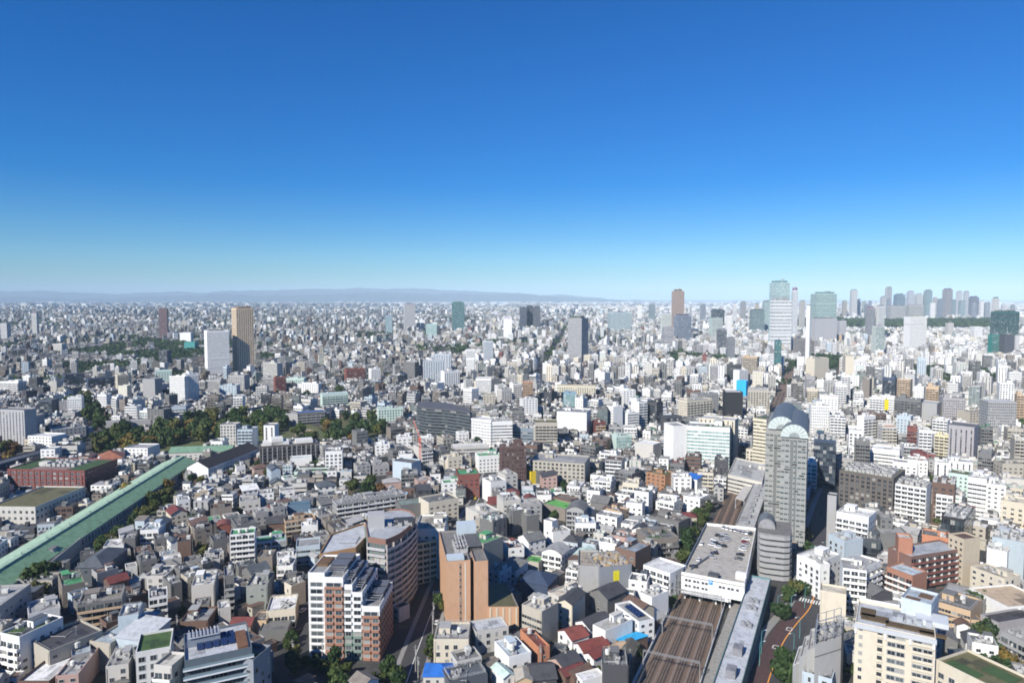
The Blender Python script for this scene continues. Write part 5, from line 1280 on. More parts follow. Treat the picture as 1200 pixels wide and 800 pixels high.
# ---------------------------------------------------------------- towers on the skyline
def tower(x0, x1, yt, d, wall, style, label, roofc='lgrey', ang=0.0, dep=.8, fh=3.6, land_=None, opts=('bare',)):
    w = (x1 - x0) * d / FPX; h = CAMH - (yt - HORIZ) * d / FPX; cx = ((x0 + x1) / 2 - 600) * d / FPX; ca, sa = math.cos(ang), math.sin(ang)
    w = w / (abs(ca) + dep * abs(sa) + (dep * abs(cx) / d if abs(ang) < .25 else 0)); dp = w * dep; cx += (.5 * dep * w * abs(cx) / d if abs(ang) < .25 else 0) * (1 if cx > 0 else -1)
    poly = [(cx + a * ca - b * sa, d + a * sa + b * ca) for a, b in ((-w / 2, 0), (w / 2, 0), (w / 2, dp), (-w / 2, dp))]
    if land_: LAND.append((land_, cx, d))
    big = h > 60; r = random.Random(x0); hc = h - r.uniform(.03, .055) * h if big else h
    root = building('t', poly, hc, wall, roofc, style, label=label, near=False, fh=fh, opts=opts, detail=1)
    if big:      # plant storey, parapet screens and masts at the top
        o = Vector(poly[0]); m = [Vector(p) - o for p in poly]; c = (m[0] + m[2]) / 2; q = [tuple(c + (p - c) * r.uniform(.6, .85)) for p in m]; wcol = PAL[wall] if isinstance(wall, str) else wall
        g = MB(); g.prism(q, hc - .5, h, tuple(v * r.choice((.6, .8, 1.1)) for v in wcol), ct=(.3, .3, .3), fa=(2.2, 40, .7), fb=(h, .9, 0)); g.obj('crown', [MF], root)
        g = MB(); g.box((*(c + (m[1] - c) * .3), h + 1.2), (w * .18, w * .14, 2.8), (.4, .4, .4)); g.obj('plant_box', [MR], root)
        if r.random() < .45: g = MB(); g.tube((c.x, c.y, h), (c.x, c.y, h + r.uniform(8, 20)), .5, (.55, .55, .55), 0, 5, .2); g.obj('mast', [MR], root)
        for k in range(1, 5):
            if style[0] in 'rdsq' and r.random() < .6: g = MB(); P_ = [tuple(c + (p - c) * 1.012) for p in m]; z = hc * k / 5; g.prism(P_, z, z + fh * .7, tuple(v * .75 for v in wcol), bottom=True); g.obj('belt', [MF], root)
    return root
LG, DG = (.40, .42, .44), (.10, .11, .13)
tower(273.5, 301, 359, 1330, (.60, .47, .33), 'vs', 'tall tan lattice-fronted residential tower beside a white tower', 'beige', R(38), 1, 3.3, 'the tan lattice tower', ('bare',))
tower(239, 271, 386, 1290, (.76, .76, .76), 'dwwn', 'white stepped residential tower beside the tan lattice tower', 'white', R(32), .9, 3.2)
tower(186, 199, 361, 2500, (.15, .09, .095), 'vv', 'dark red-brown slab tower alone among low roofs', 'dgrey', .2, .7)
tower(37, 46, 366, 2600, (.5, .5, .48), 'dd', 'pale tower with a balcony grid far out among low roofs', 'lgrey', .1)
tower(184, 199.5, 411, 1480, DG, 'kn', 'dark grey cube-like block among low houses', 'dgrey', -.1)
tower(215, 232, 401, 2000, (.05, .26, .24), 'nn', 'teal-sheeted low block among far houses', 'teal', 0)
tower(210, 226, 390, 2300, 'white', 'nn', 'plain white slab among far low houses', 'white', 0, .5)
tower(473, 488, 355.5, 3100, (.46, .46, .46), 'vv', 'pale grey tower with a dark flank on the far plain', 'dgrey', .25, 1)
tower(451.5, 461, 369, 2900, (.25, .33, .42), 'qn', 'slim blue-grey tower beside the pale grey tower', 'slate', .1)
tower(529, 546, 353.5, 2860, (.05, .20, .22), 'qq', 'teal glass tower standing alone on the far plain', 'teal', .12, .9, 3.6, 'the teal glass tower')
tower(499, 513, 380, 2600, (.34, .48, .46), 'qq', 'low pale green glass block near the teal glass tower', 'palegreen', 0)
tower(609, 617.5, 359, 3000, (.07, .085, .11), 'vv', 'dark slab tower, western of a close dark trio', 'dgrey', .05)
tower(617, 625, 357.5, 3040, (.035, .045, .07), 'kk', 'darkest slab tower in the middle of a close trio', 'dgrey', .05)
tower(624.5, 633.5, 358.5, 3000, (.10, .105, .12), 'vv', 'dark slab tower, eastern of a close dark trio', 'dgrey', .05)
tower(661, 686, 370, 1520, (.34, .34, .35), 'dd', 'grey residential tower with a pale and a dark face', 'dgrey', R(-33), .95, 3.2, 'the grey two-faced tower')
tower(712, 741, 365.5, 2800, (.40, .50, .52), 'rr', 'wide pale office with rows of ribbon glass', 'teal', .05, .6)
tower(787, 802.5, 339, 2300, (.40, .31, .26), 'dd', 'tall brown hotel-like tower above its pale neighbours', 'dgrey', .15, .8, 3.4, 'the tall brown tower')
tower(790, 812, 368, 2050, (.22, .26, .33), 'rr', 'blue-grey ribbed office in front of the tall brown tower', 'slate', .2, .8)
tower(774, 787, 366, 2200, (.58, .62, .58), 'rn', 'pale office beside the tall brown tower', 'white', 0)
tower(776, 790, 383, 2000, (.38, .38, .40), 'rr', 'low grey office below the tall brown tower', 'lgrey', 0)
tower(833, 849, 362, 2900, (.06, .09, .13), 'kk', 'dark blue office block behind the pale green one', 'slate', 0)
tower(831, 848, 372, 2300, (.50, .56, .53), 'rq', 'pale green-white office with striped floors', 'white', .15)
tower(850, 858, 368, 2300, 'white', 'wn', 'slim white tower beside the striped pale green office', 'white', 0)
tower(878, 896, 362, 2600, (.16, .24, .26), 'qq', 'broad dark teal office left of the lattice glass tower', 'slate', 0)
tower(893, 903, 352, 2700, (.34, .42, .44), 'qq', 'grey-green glass tower behind the lattice glass tower', 'lgrey', 0)
tower(901, 926, 328, 1850, (.42, .55, .58), 'qq', 'tallest glass tower with a flat dark cap above white lattice', 'dgrey', .1, .9, 4, 'the tall glass tower')
tower(902, 928.5, 349, 1800, (.74, .76, .76), 'ss', 'white lattice-screened lower tower in front of the tallest glass tower', 'white', .1, .5, 9)
tower(926.5, 934.5, 337, 2200, (.55, .58, .60), 'vv', 'slim white tower behind the tallest glass tower', 'lgrey', 0)
tower(949, 981, 342, 2250, (.38, .52, .50), 'rr', 'wide teal glass office tower with white bands', 'palegreen', .08, .6, 4, 'the wide teal office tower')
tower(950, 982, 372, 2150, (.36, .36, .38), 'nn', 'plain grey block at the foot of the wide teal office tower', 'lgrey', .08, .4)
tower(930, 952, 397, 1700, (.22, .21, .20), 'sn', 'dark grey block with a square grid behind the white chimney', 'dgrey', 0)
tower(908, 916.5, 398, 1350, (.04, .22, .22), 'qq', 'small teal glass slab near the railway', 'teal', 0)
tower(990, 1004.5, 418, 1150, 'cream', 'nn', 'huge blank cream wall of a long block near the railway', 'cream', -.3, 2.2)
tower(995, 1004, 339, 5000, (.50, .50, .49), 'vv', 'pale spired tower in the far cluster', 'white', 0)
tower(1004, 1008, 350, 5100, (.30, .33, .37), 'vv', 'slim grey tower beside the pale spired tower', 'lgrey', 0)
tower(1014, 1026, 359, 2200, (.26, .27, .29), 'vv', 'dark grey twin-slab tower beside a white-striped one', 'dgrey', .1, .8)
tower(1026, 1037, 357.5, 2200, (.52, .54, .54), 'vn', 'white-striped slab tower beside the dark twin slab', 'white', .1, .8)
tower(1022, 1038, 381, 1650, (.52, .58, .54), 'ed', 'white and green balcony tower in front of the dark twin slab', 'white', .1, .8, 3.3)
tower(1036, 1045, 336, 5200, (.38, .39, .40), 'vv', 'tall grey tower with a rounded cap in the far cluster', 'dgrey', .2)
tower(1030.5, 1038, 347, 5000, (.42, .42, .42), 'vv', 'shorter pale tower beside the tall rounded-cap tower', 'lgrey', 0)
tower(1046, 1060, 344, 5400, (.10, .17, .26), 'qq', 'dark blue low-shouldered tower in the far cluster', 'slate', 0)
tower(1061, 1070.5, 341, 5000, (.42, .45, .49), 'vv', 'pale blue-grey tower in the middle of the far cluster', 'lgrey', 0)
tower(1070.5, 1081, 344, 4800, (.55, .56, .56), 'rr', 'white tower in the middle of the far cluster', 'white', 0)
tower(1081, 1092, 339.5, 4800, (.22, .30, .36), 'qq', 'blue glass tower in the middle of the far cluster', 'slate', .1)
tower(1103, 1116, 338, 5000, (.28, .26, .27), 'vv', 'dull brown-grey slab tower in the far cluster', 'dgrey', .1)
tower(1119, 1127, 341, 5300, (.50, .51, .52), 'vv', 'white tower, nearer half of a twin in the far cluster', 'lgrey', .1)
tower(1127.5, 1135, 341, 5300, (.46, .47, .49), 'vv', 'white tower, farther half of a twin in the far cluster', 'lgrey', .1)
tower(1134, 1147, 347, 5000, (.16, .17, .21), 'vv', 'dark stepped tower group at the end of the far cluster', 'dgrey', .1)
tower(1122, 1131, 352, 4600, (.25, .30, .37), 'qq', 'blue-grey tower in front of the white twin', 'slate', 0)
tower(1161, 1170.5, 348, 3300, (.58, .58, .56), 'dd', 'lone white tower past the far cluster', 'white', .1)
tower(1059, 1087, 370, 1800, 'white', 'dn', 'broad blank white block above the far low roofs', 'white', .05, .6)
tower(1039, 1060, 358, 4200, (.44, .44, .43), 'rr', 'wide pale low block in front of the far cluster', 'lgrey', 0, .5)
tower(1060, 1082, 357, 4000, (.42, .42, .40), 'rr', 'wide beige-grey low block in front of the far cluster', 'lgrey', 0, .5)
tower(1160, 1196, 363.5, 2000, (.02, .11, .10), 'qq', 'wide dark green glass office block at the edge of the city', 'teal', .1, .5, 4, 'the dark green glass office')
tower(1158.5, 1174, 391.5, 1700, (.03, .20, .17), 'qn', 'lower green glass block below the wide dark green office', 'teal', 0)
tower(1172, 1190, 391.5, 1680, (.07, .075, .09), 'nn', 'dark grey blank block below the wide dark green office', 'dgrey', 0)
tower(1189, 1196, 392, 1700, (.48, .48, .48), 'nn', 'narrow white slab beside the dark grey blank block', 'white', 0)
tower(1137, 1152, 383, 2400, 'white', 'ww', 'white office among the low roofs before the far woods', 'white', 0)
tower(1108, 1118, 378, 2500, 'offwhite', 'ww', 'off-white block among the low roofs before the far woods', 'lgrey', 0)
tower(567, 579, 400, 1500, (.48, .52, .56), 'dw', 'pale blue-white twin-stepped tower on the hillside', 'white', .2)
tower(546, 558, 410, 1350, 'white', 'dw', 'white balcony tower below the pale blue-white one', 'white', .2)
tower(590, 600, 373, 2400, 'white', 'nn', 'blank white block near the dark tower trio', 'white', 0)
tower(0, 12, 378, 2400, (.5, .5, .5), 'dd', 'pale slab at the very edge of the far houses', 'lgrey', 0)
tower(60, 77, 403, 1900, 'offwhite', 'ww', 'white stepped temple-like block among low houses', 'white', 0)
tower(840, 852, 385, 1800, (.30, .33, .36), 'kk', 'dark glass block below the slim white tower', 'dgrey', 0)
tower(852, 862, 395, 1500, (.22, .23, .25), 'dd', 'charcoal apartment tower among white blocks', 'dgrey', 0)
tower(981, 992, 375, 2500, (.42, .42, .44), 'vv', 'grey tower beside the wide teal office tower', 'lgrey', 0)
rs = random.Random(12)
for x0, y0, d0 in ((986, 352, 4800), (1009, 353, 5200), (1017, 352, 5400), (1038, 350, 4700), (1056, 350, 5600), (1076, 351, 5600), (1092, 348, 5200), (1097, 350, 4600), (1114, 351, 4900), (1146, 352, 4700), (1152, 354, 4300), (1012, 356, 4400), (1024, 354, 4500), (1088, 354, 4400), (1138, 355, 4450), (967, 352, 5000), (936, 352, 3300), (884, 355, 3100), (867, 353, 4200), (858, 356, 3600), (1172, 356, 4500), (1183, 357, 4300), (820, 356, 4000), (760, 356, 3900), (746, 357, 4200)):
    tower(x0, x0 + rs.uniform(4, 8.5), y0, d0, rs.choice(('white', 'offwhite', 'lgrey', (.30, .33, .37), (.22, .26, .31), 'beige', (.5, .52, .54))), rs.choice(('vv', 'dd', 'rr', 'qq')), None, rs.choice(('lgrey', 'white', 'dgrey')), rs.uniform(-.2, .2), rs.uniform(.5, .9))
# the white chimney
def chimney():
    d = 1500; x = (947.2 - 600) * d / FPX; h = CAMH - (358 - HORIZ) * d / FPX; r = 4.6
    g = MB(); n = 12; a = [(r * math.cos(k * 2 * math.pi / n), r * math.sin(k * 2 * math.pi / n)) for k in range(n)]; g.prism(a, 0, h, (.74, .75, .75)); o = g.obj('chimney', [MF], None, (x, d, 0))
    g = MB(); g.prism([(p[0] * .8, p[1] * .8) for p in a], h, h + 2, (.2, .2, .2)); g.obj('flue', [MF], o); g = MB(); g.prism([(p[0] * 1.5, p[1] * 1.5) for p in a], 0, 18, (.6, .6, .58)); g.obj('base', [MF], o)
    tag(o, 'very tall plain white chimney shaft standing near the railway', 'chimney'); LAND.append(('the white chimney', x, d)); protect([(x - 5, d, h), (x + 5, d, h), (x + 5, d, 30), (x - 5, d, 30)], d)
chimney()
# keep the railway, car park and near streets in sight
for w_, line, dist in ((22, [rail(-60), rail(60)], 0), (8, [at(905, 795), at(936, 732)], 0), (8, [at(505, 722), at(524, 672)], 0)):
    a, b = Vector(line[0]), Vector(line[1]); n_ = (b - a).normalized(); n_ = Vector((-n_.y, n_.x)) * w_ / 2
    protect([(*(a + n_), 0), (*(a - n_), 0), (*(b - n_), 0), (*(b + n_), 0)], b.length)

# ---------------------------------------------------------------- the parks: nothing is built there
PARKS = [[(130, 528), (200, 500), (240, 492), (330, 487), (372, 500), (395, 512), (400, 523), (300, 524), (270, 522), (200, 540)],
         [(372, 500), (400, 490), (450, 496), (452, 520), (400, 524)], [(84, 532), (120, 510), (165, 502), (168, 530), (120, 540)], [(98, 660), (130, 632), (160, 606), (200, 572), (212, 580), (165, 620), (120, 662)],
         [(407, 575), (440, 562), (447, 580), (415, 590)], [(0, 528), (18, 516), (22, 540), (0, 555)], [(800, 640), (812, 608), (832, 600), (826, 616), (798, 674)], [(335, 800), (350, 778), (460, 790), (470, 815)],
         [(96, 492), (110, 480), (130, 500), (112, 512)], [(60, 478), (100, 462), (110, 480), (80, 485)], [(380, 470), (400, 462), (410, 476)], [(340, 530), (375, 540), (372, 548), (330, 545)]]
for p in PARKS: occupy(ccw([at(*q) for q in p]))
for p, c in ((PARKS[0], (.10, .11, .04)), (PARKS[1], (.10, .10, .04)), (PARKS[3], (.09, .11, .04)), (PARKS[4], (.11, .10, .06))):
    q = ccw([at(*v) for v in p]); g = MB(); g.face([(x, y, .04) for x, y in q], c); g.obj('park_ground', [MR])['kind'] = 'structure'
q = ccw([at(*v) for v in ((342, 502), (368, 503), (370, 511), (345, 511))]); g = MB(); g.face([(x, y, .08) for x, y in q], (.36, .29, .19)); g.obj('bare_ground', [MR])['kind'] = 'structure'
q = ccw([at(*v) for v in ((250, 519), (296, 519), (292, 524), (248, 524))]); g = MB(); g.face([(x, y, .08) for x, y in q], (.40, .38, .33)); g.obj('gravel_yard', [MR])['kind'] = 'structure'

# ---------------------------------------------------------------- the rest of the city
def vnoise(x, y, s, seed):
    r = np.random.default_rng(seed).random((64, 64)); X, Y = np.asarray(x) / s, np.asarray(y) / s; i, j = np.floor(X).astype(int), np.floor(Y).astype(int); fx, fy = X - i, Y - j; fx, fy = fx * fx * (3 - 2 * fx), fy * fy * (3 - 2 * fy)
    g = lambda a, b: r[a % 64, b % 64]
    return (g(i, j) * (1 - fx) + g(i + 1, j) * fx) * (1 - fy) + (g(i, j + 1) * (1 - fx) + g(i + 1, j + 1) * fx) * fy
def district_seeds(y0, y1, gap, seed):
    r = np.random.default_rng(seed); out = []; y = y0
    while y < y1:
        X = y * .86 + gap; x = -X
        while x < X: out.append((x + r.uniform(-.35, .35) * gap, y + r.uniform(-.35, .35) * gap)); x += gap
        y += gap * .85
    return np.array(out)
def rail_x(y): return RP.x + (y - RP.y) * math.tan(R(24.2))
def seed_angle(x, y, r):
    if y < 1500:
        s = x - rail_x(y)
        if abs(s) < 140: return R(-24.2 + r.normal(0, 4))
        if s > 0: return R(-24 + r.normal(0, 12))
        if x < -150 and y < 800: return R(8 + r.normal(0, 9))
        if x > 0: return R(r.choice((-45, -24, -8)) + r.normal(0, 5))
    return R(r.uniform(-45, 45))
def lots(y0, y1, pw, pd, road, per, seed, gap):
    """(x, y, angle) of every building lot between two distances: districts of parallel rows with lanes between"""
    sd = district_seeds(y0 - gap, y1 + gap, gap, seed); r = np.random.default_rng(seed + 1); out = []
    for k, (sx, sy) in enumerate(sd):
        a = seed_angle(sx, sy, r); n = int(gap * 1.25 / min(pw, pd)) + 1
        bw, bd = per * pw + road, 2 * pd + road; m1, m2 = int(gap * 1.1 / bw) + 1, int(gap * 1.1 / bd) + 1
        I, J, P_, Q_ = np.meshgrid(np.arange(-m1, m1 + 1), np.arange(-m2, m2 + 1), np.arange(per), np.arange(2), indexing='ij')
        u = (I * bw + (P_ + .5) * pw).ravel() + r.uniform(-3, 3); v = (J * bd + (Q_ + .5) * pd).ravel()
        ca, sa = math.cos(a), math.sin(a); x, y = sx + u * ca - v * sa, sy + u * sa + v * ca
        ok = (y > y0) & (y <= y1) & (np.abs(x) < y * .86 + 75); x, y = x[ok], y[ok]
        if not len(x): continue
        near = np.array([np.hypot(x - a_, y - b_) for a_, b_ in sd[np.hypot(sd[:, 0] - sx, sd[:, 1] - sy) < gap * 2.2]]).min(axis=0)
        own = np.hypot(x - sx, y - sy); k2 = own <= near + 1e-6; out.append(np.stack([x[k2], y[k2], np.full(k2.sum(), a)], 1))
    return np.concatenate(out)
WALLS_L = [('white', .17), ('offwhite', .12), ('lgrey', .15), ('grey', .20), ('beige', .09), ('cream', .03), ('taupe', .12), ('brown', .05), ('dgrey', .05), ('paleblue', .04)]  # left-side walls and roofs darkened, partly to stand in for weaker front light
WALLS_R = [('white', .46), ('offwhite', .18), ('lgrey', .12), ('grey', .04), ('beige', .07), ('cream', .05), ('taupe', .03), ('tan', .008), ('pink', .01), ('brick', .008), ('paleblue', .02), ('mauve', .02)]
ROOFS_L = [('lgrey', .20), ('grey', .22), ('white', .10), ('slate', .22), ('dgrey', .18), ('taupe', .06), ('brown', .04), ('paleblue', .04), ('bgreen', .01), ('maroon', .01)]
ROOFS_R = [('white', .24), ('lgrey', .34), ('offwhite', .16), ('grey', .12), ('slate', .05), ('taupe', .04), ('palegreen', .02), ('bgreen', .015), ('brick', .015)]
def pick(L_, r):
    t = r.random() * sum(w for _, w in L_)
    for c, w in L_:
        t -= w
        if t <= 0: return c
    return L_[-1][0]
def clear_height(poly, h, y_dist):
    """lower a filler building until it no longer stands in front of something surveyed"""
    while True:
        pts = [proj(x, y, z) for x, y in poly for z in (0.0, h)]; xs, ys = [p[0] for p in pts], [p[1] for p in pts]
        x0, x1, t, b = int(max(min(xs), 0)), int(min(max(xs) + 1, 1200)), int(max(min(ys), 0)), int(min(max(ys) + 1, 800))
        if x1 <= x0 or b <= t: return h
        a = PROT[t:b, x0:x1]; bad = ((a > y_dist + 6)).mean()
        if bad < .10: return h
        if h <= 5.0: return 5.0 if bad < .22 else 0
        h = max(5.0, h * .72 - .5)
NEARLOTS = lots(165, 1180, 11.2, 11.8, 4.6, 6, 31, 150)
order = np.argsort(np.hypot(NEARLOTS[:, 0], NEARLOTS[:, 1])); NEARLOTS = NEARLOTS[order]
HN = vnoise(NEARLOTS[:, 0] + 5000, NEARLOTS[:, 1], 95, 3)
FILL = dict(h=0, a=0, o=0); LIMIT = dict(h=300, a=300, o=240); STUFF = []
rr = random.Random(77)
for (x, y, a), hn in zip(NEARLOTS, HN):
    dist = math.hypot(x, y); s = x - rail_x(y); right = min(max((s + 260) / 420, 0), 1)
    big = rr.random() < (.10 + .30 * right * hn + (.16 if dist > 600 else .02)); w, dp = (rr.uniform(7.6, 10.6), rr.uniform(7.8, 11.2)) if not big else (rr.uniform(10, 17), rr.uniform(11, 18))
    hmid = 6.0 + 4.5 * rr.random(); h = hmid if not big else rr.uniform(12, 20 + 14 * right + (6 if dist > 600 else 0)) * (.7 + .5 * hn)
    ca, sa = math.cos(a), math.sin(a); poly = [(x + p * ca - q * sa, y + p * sa + q * ca) for p, q in ((-w / 2, -dp / 2), (w / 2, -dp / 2), (w / 2, dp / 2), (-w / 2, dp / 2))]
    fr = min(range(4), key=lambda i: (poly[i][1] + poly[(i + 1) % 4][1]) / 2 + .25 * (poly[i][0] + poly[(i + 1) % 4][0]) / 2 * 0); poly = poly[fr:] + poly[:fr]
    if occupied(poly): 
        if big or rr.random() < .3: continue
        w, dp = w * .72, dp * .72; poly = [(x + p * ca - q * sa, y + p * sa + q * ca) for p, q in ((-w / 2, -dp / 2), (w / 2, -dp / 2), (w / 2, dp / 2), (-w / 2, dp / 2))]; poly = poly[fr:] + poly[:fr]
        if occupied(poly): continue
    h = clear_height(poly, h, dist)
    if h < 4.5 or rr.random() < .03: continue
    inframe = any(-15 < proj(px, py, h)[0] < 1215 and proj(px, py, h)[1] < 812 for px, py in poly)
    rgt = rr.random() < right; wall = pick(WALLS_R if rgt else WALLS_L, rr); rc = pick(ROOFS_R if rgt else ROOFS_L, rr)
    kind = 'h' if h < 11 else ('a' if rr.random() < .68 else 'o'); occupy(poly, .2)
    if dist < 190: continue
    if not inframe: STUFF.append((x, y, a, w, dp, h, wall, rc, kind)); continue
    if FILL[kind] + COUNT[kind] < LIMIT[kind]:
        FILL[kind] += 1; pitched = kind == 'h' and rr.random() < (.42 if not rgt else .22); rt = rr.choice(('gable', 'gable', 'hip', 'shed')) if pitched else 'flat'
        if pitched: rc = rr.choice(('slate', 'dgrey', 'grey', 'taupe', 'brown', 'slate', 'lgrey', 'maroon'))
        st = rr.choice(('ww', 'wn', 'ww')) if kind == 'h' else rr.choice(('bw', 'bn', 'bw', 'ew')) if kind == 'a' else rr.choice(('rn', 'sw', 'kn', 'ww', 'vn'))
        building(kind, poly, h, wall, rc, st, rt, near=dist < 380, rnd=rr, opts=('noac',) if dist > 640 else (), cap=10, reg=False, protectit=False, detail=2 if dist < 560 else 1)
    else: STUFF.append((x, y, a, w, dp, h, wall, rc, kind))
# low annexes, garages and sheds squeezed into what is left between the houses
AN = 0
for _ in range(9000):
    if AN >= 290: break
    y = rr.uniform(215, 620); x = rr.uniform(-.77, .77) * y; i = int(np.argmin((NEARLOTS[:, 0] - x) ** 2 + (NEARLOTS[:, 1] - y) ** 2)); a = NEARLOTS[i, 2]; w, dp = rr.uniform(3.6, 6.0), rr.uniform(4, 7); ca, sa = math.cos(a), math.sin(a)
    poly = [(x + p * ca - q * sa, y + p * sa + q * ca) for p, q in ((-w / 2, -dp / 2), (w / 2, -dp / 2), (w / 2, dp / 2), (-w / 2, dp / 2))]; fr = min(range(4), key=lambda i: poly[i][1] + poly[(i + 1) % 4][1]); poly = poly[fr:] + poly[:fr]
    px, py = proj(x, y, 4)
    if not (-5 < px < 1205 and py < 805) or occupied(poly): continue
    h = clear_height(poly, rr.uniform(3.0, 6.4), math.hypot(x, y))
    if h < 2.8: continue
    rt = rr.choice(('gable', 'shed', 'flat', 'flat')); occupy(poly, .15); AN += 1
    building('x', poly, h, pick(WALLS_L, rr), rr.choice(('slate', 'dgrey', 'grey', 'taupe', 'lgrey', 'brown')), 'wn', rt, near=False, rnd=rr, opts=('bare',), reg=False, protectit=False, detail=0)
print('annexes', AN)
print('individual filler', FILL, 'survey', COUNT, 'mass', len(STUFF))

class Mass:
    """many boxes in one mesh, by numpy"""
    def __init__(s): s.q = []; s.c = []; s.fa = []; s.fb = []; s.m = []; s.uv = []
    def boxes(s, x, y, a, w, d, h, z0, wc, rc, fa, fb):
        ca, sa = np.cos(a), np.sin(a); P = []
        for p, q in ((-.5, -.5), (.5, -.5), (.5, .5), (-.5, .5)): P.append((x + p * w * ca - q * d * sa, y + p * w * sa + q * d * ca))
        n = len(x); z1 = z0 + h; o = np.zeros(n)
        for i in range(4):
            A, B = P[i], P[(i + 1) % 4]; l = w if i % 2 == 0 else d
            vis = ((B[1] - A[1]) * (-A[0]) - (B[0] - A[0]) * (-A[1])) > -60 * l
            v = np.stack([np.stack([A[0], A[1], z0], 1), np.stack([B[0], B[1], z0], 1), np.stack([B[0], B[1], z1], 1), np.stack([A[0], A[1], z1], 1)], 1)
            uv = np.stack([np.stack([o, o], 1), np.stack([l, o], 1), np.stack([l, h], 1), np.stack([o, h], 1)], 1)
            s.q.append(v[vis]); s.uv.append(uv[vis]); s.c.append(wc[vis]); s.fa.append(fa[vis]); s.fb.append(fb[vis]); s.m.append(np.zeros(vis.sum(), np.int32))
        v = np.stack([np.stack([p[0], p[1], z1], 1) for p in P], 1); s.q.append(v); s.uv.append(v[:, :, :2]); s.c.append(rc); s.fa.append(np.tile([1e5, 3, 0], (n, 1))); s.fb.append(np.zeros((n, 3))); s.m.append(np.ones(n, np.int32))
    def gables(s, x, y, a, w, d, z0, rise, rc):
        ca, sa = np.cos(a), np.sin(a); W_ = lambda p, q, z: np.stack([x + p * w * ca - q * d * sa, y + p * w * sa + q * d * ca, z], 1); n = len(x)
        e0, e1, e2, e3 = (W_(p, q, z0) for p, q in ((-.53, -.53), (.53, -.53), (.53, .53), (-.53, .53))); r0, r1 = W_(-.53, 0, z0 + rise), W_(.53, 0, z0 + rise)
        for f in ((e0, e1, r1, r0), (e2, e3, r0, r1), (e1, e2, r1, r1), (e3, e0, r0, r0)):
            v = np.stack(f, 1); s.q.append(v); s.uv.append(v[:, :, :2]); s.c.append(rc); s.fa.append(np.tile([1e5, 3, 0], (n, 1))); s.fb.append(np.zeros((n, 3))); s.m.append(np.ones(n, np.int32))
    def build(s, name):
        q = np.concatenate(s.q).astype('f'); n = len(q); me = bpy.data.meshes.new(name)
        me.vertices.add(4 * n); me.vertices.foreach_set('co', q.ravel()); me.loops.add(4 * n); me.loops.foreach_set('vertex_index', np.arange(4 * n, dtype=np.int32))
        me.polygons.add(n); me.polygons.foreach_set('loop_start', np.arange(0, 4 * n, 4, dtype=np.int32)); me.polygons.foreach_set('material_index', np.concatenate(s.m))
        me.materials.append(MF); me.materials.append(MR); me.update(calc_edges=True)
        c = np.concatenate(s.c); c = np.concatenate([c, np.ones((n, 1))], 1).astype('f')
        t = me.attributes.new('col', 'FLOAT_COLOR', 'FACE'); t.data.foreach_set('color', c.ravel())
        t = me.attributes.new('fa', 'FLOAT_VECTOR', 'FACE'); t.data.foreach_set('vector', np.concatenate(s.fa).astype('f').ravel())
        t = me.attributes.new('fb', 'FLOAT_VECTOR', 'FACE'); t.data.foreach_set('vector', np.concatenate(s.fb).astype('f').ravel())
        u = me.uv_layers.new(name='UVMap'); u.data.foreach_set('uv', np.concatenate(s.uv).astype('f').ravel())
        o = bpy.data.objects.new(name, me); COL.objects.link(o); return o
def colours(names, r, jit=.12):
    c = np.array([PAL[k] for k in names]); return np.clip(c * (1 + r.uniform(-jit, jit, (len(c), 1))), .01, .82)
def choose(L_, n, r): p = np.array([w for _, w in L_]); return r.choice([c for c, _ in L_], n, p=p / p.sum())
def fparams(n, h, r, fh=3.1):
    k = r.integers(0, 5, n); bay = np.array([3.6, 3.4, 2.6, 4.2, 2.2])[k]; ww = np.array([.45, .78, .93, .3, .55])[k]; wh = np.array([.42, .62, .42, .9, .5])[k]
    return np.stack([bay, np.full(n, fh), ww], 1), np.stack([np.floor(h / fh) * fh, wh, (r.random(n) < .12) * .7], 1)
BOULEVARDS = [(-300, 1200, R(-24)), (-900, 1500, R(52)), (40, 1200, R(6)), (-700, 1300, R(-62)), (500, 1900, R(68)), (900, 1300, R(24)), (300, 1300, R(-40)), (0, 2600, R(84)), (-400, 3800, R(97)), (1500, 2400, R(12)), (-1600, 2600, R(-20)), (200, 4800, R(75))]      # a point on each and its bearing
def clutter(x, y, a, w, d, h, r, m):
    """small rooftop boxes: coolers, tanks, stair heads"""
    for q in range(m):
        k = r.random(len(x)) < .8; n = k.sum(); u, v = r.uniform(-.36, .36, n) * w[k], r.uniform(-.36, .36, n) * d[k]; ca, sa = np.cos(a[k]), np.sin(a[k])
        c = colours(r.choice(['white', 'lgrey', 'grey', 'offwhite', 'dgrey'], n), r)
        mass.boxes(x[k] + u * ca - v * sa, y[k] + u * sa + v * ca, a[k], r.uniform(1.2, 3.4, n), r.uniform(1.2, 3.0, n), r.uniform(.8, 2.6, n), h[k] - .05, c, c, np.tile([9., 3., 0.], (n, 1)), np.zeros((n, 3)))
mass = Mass(); r = np.random.default_rng(5)
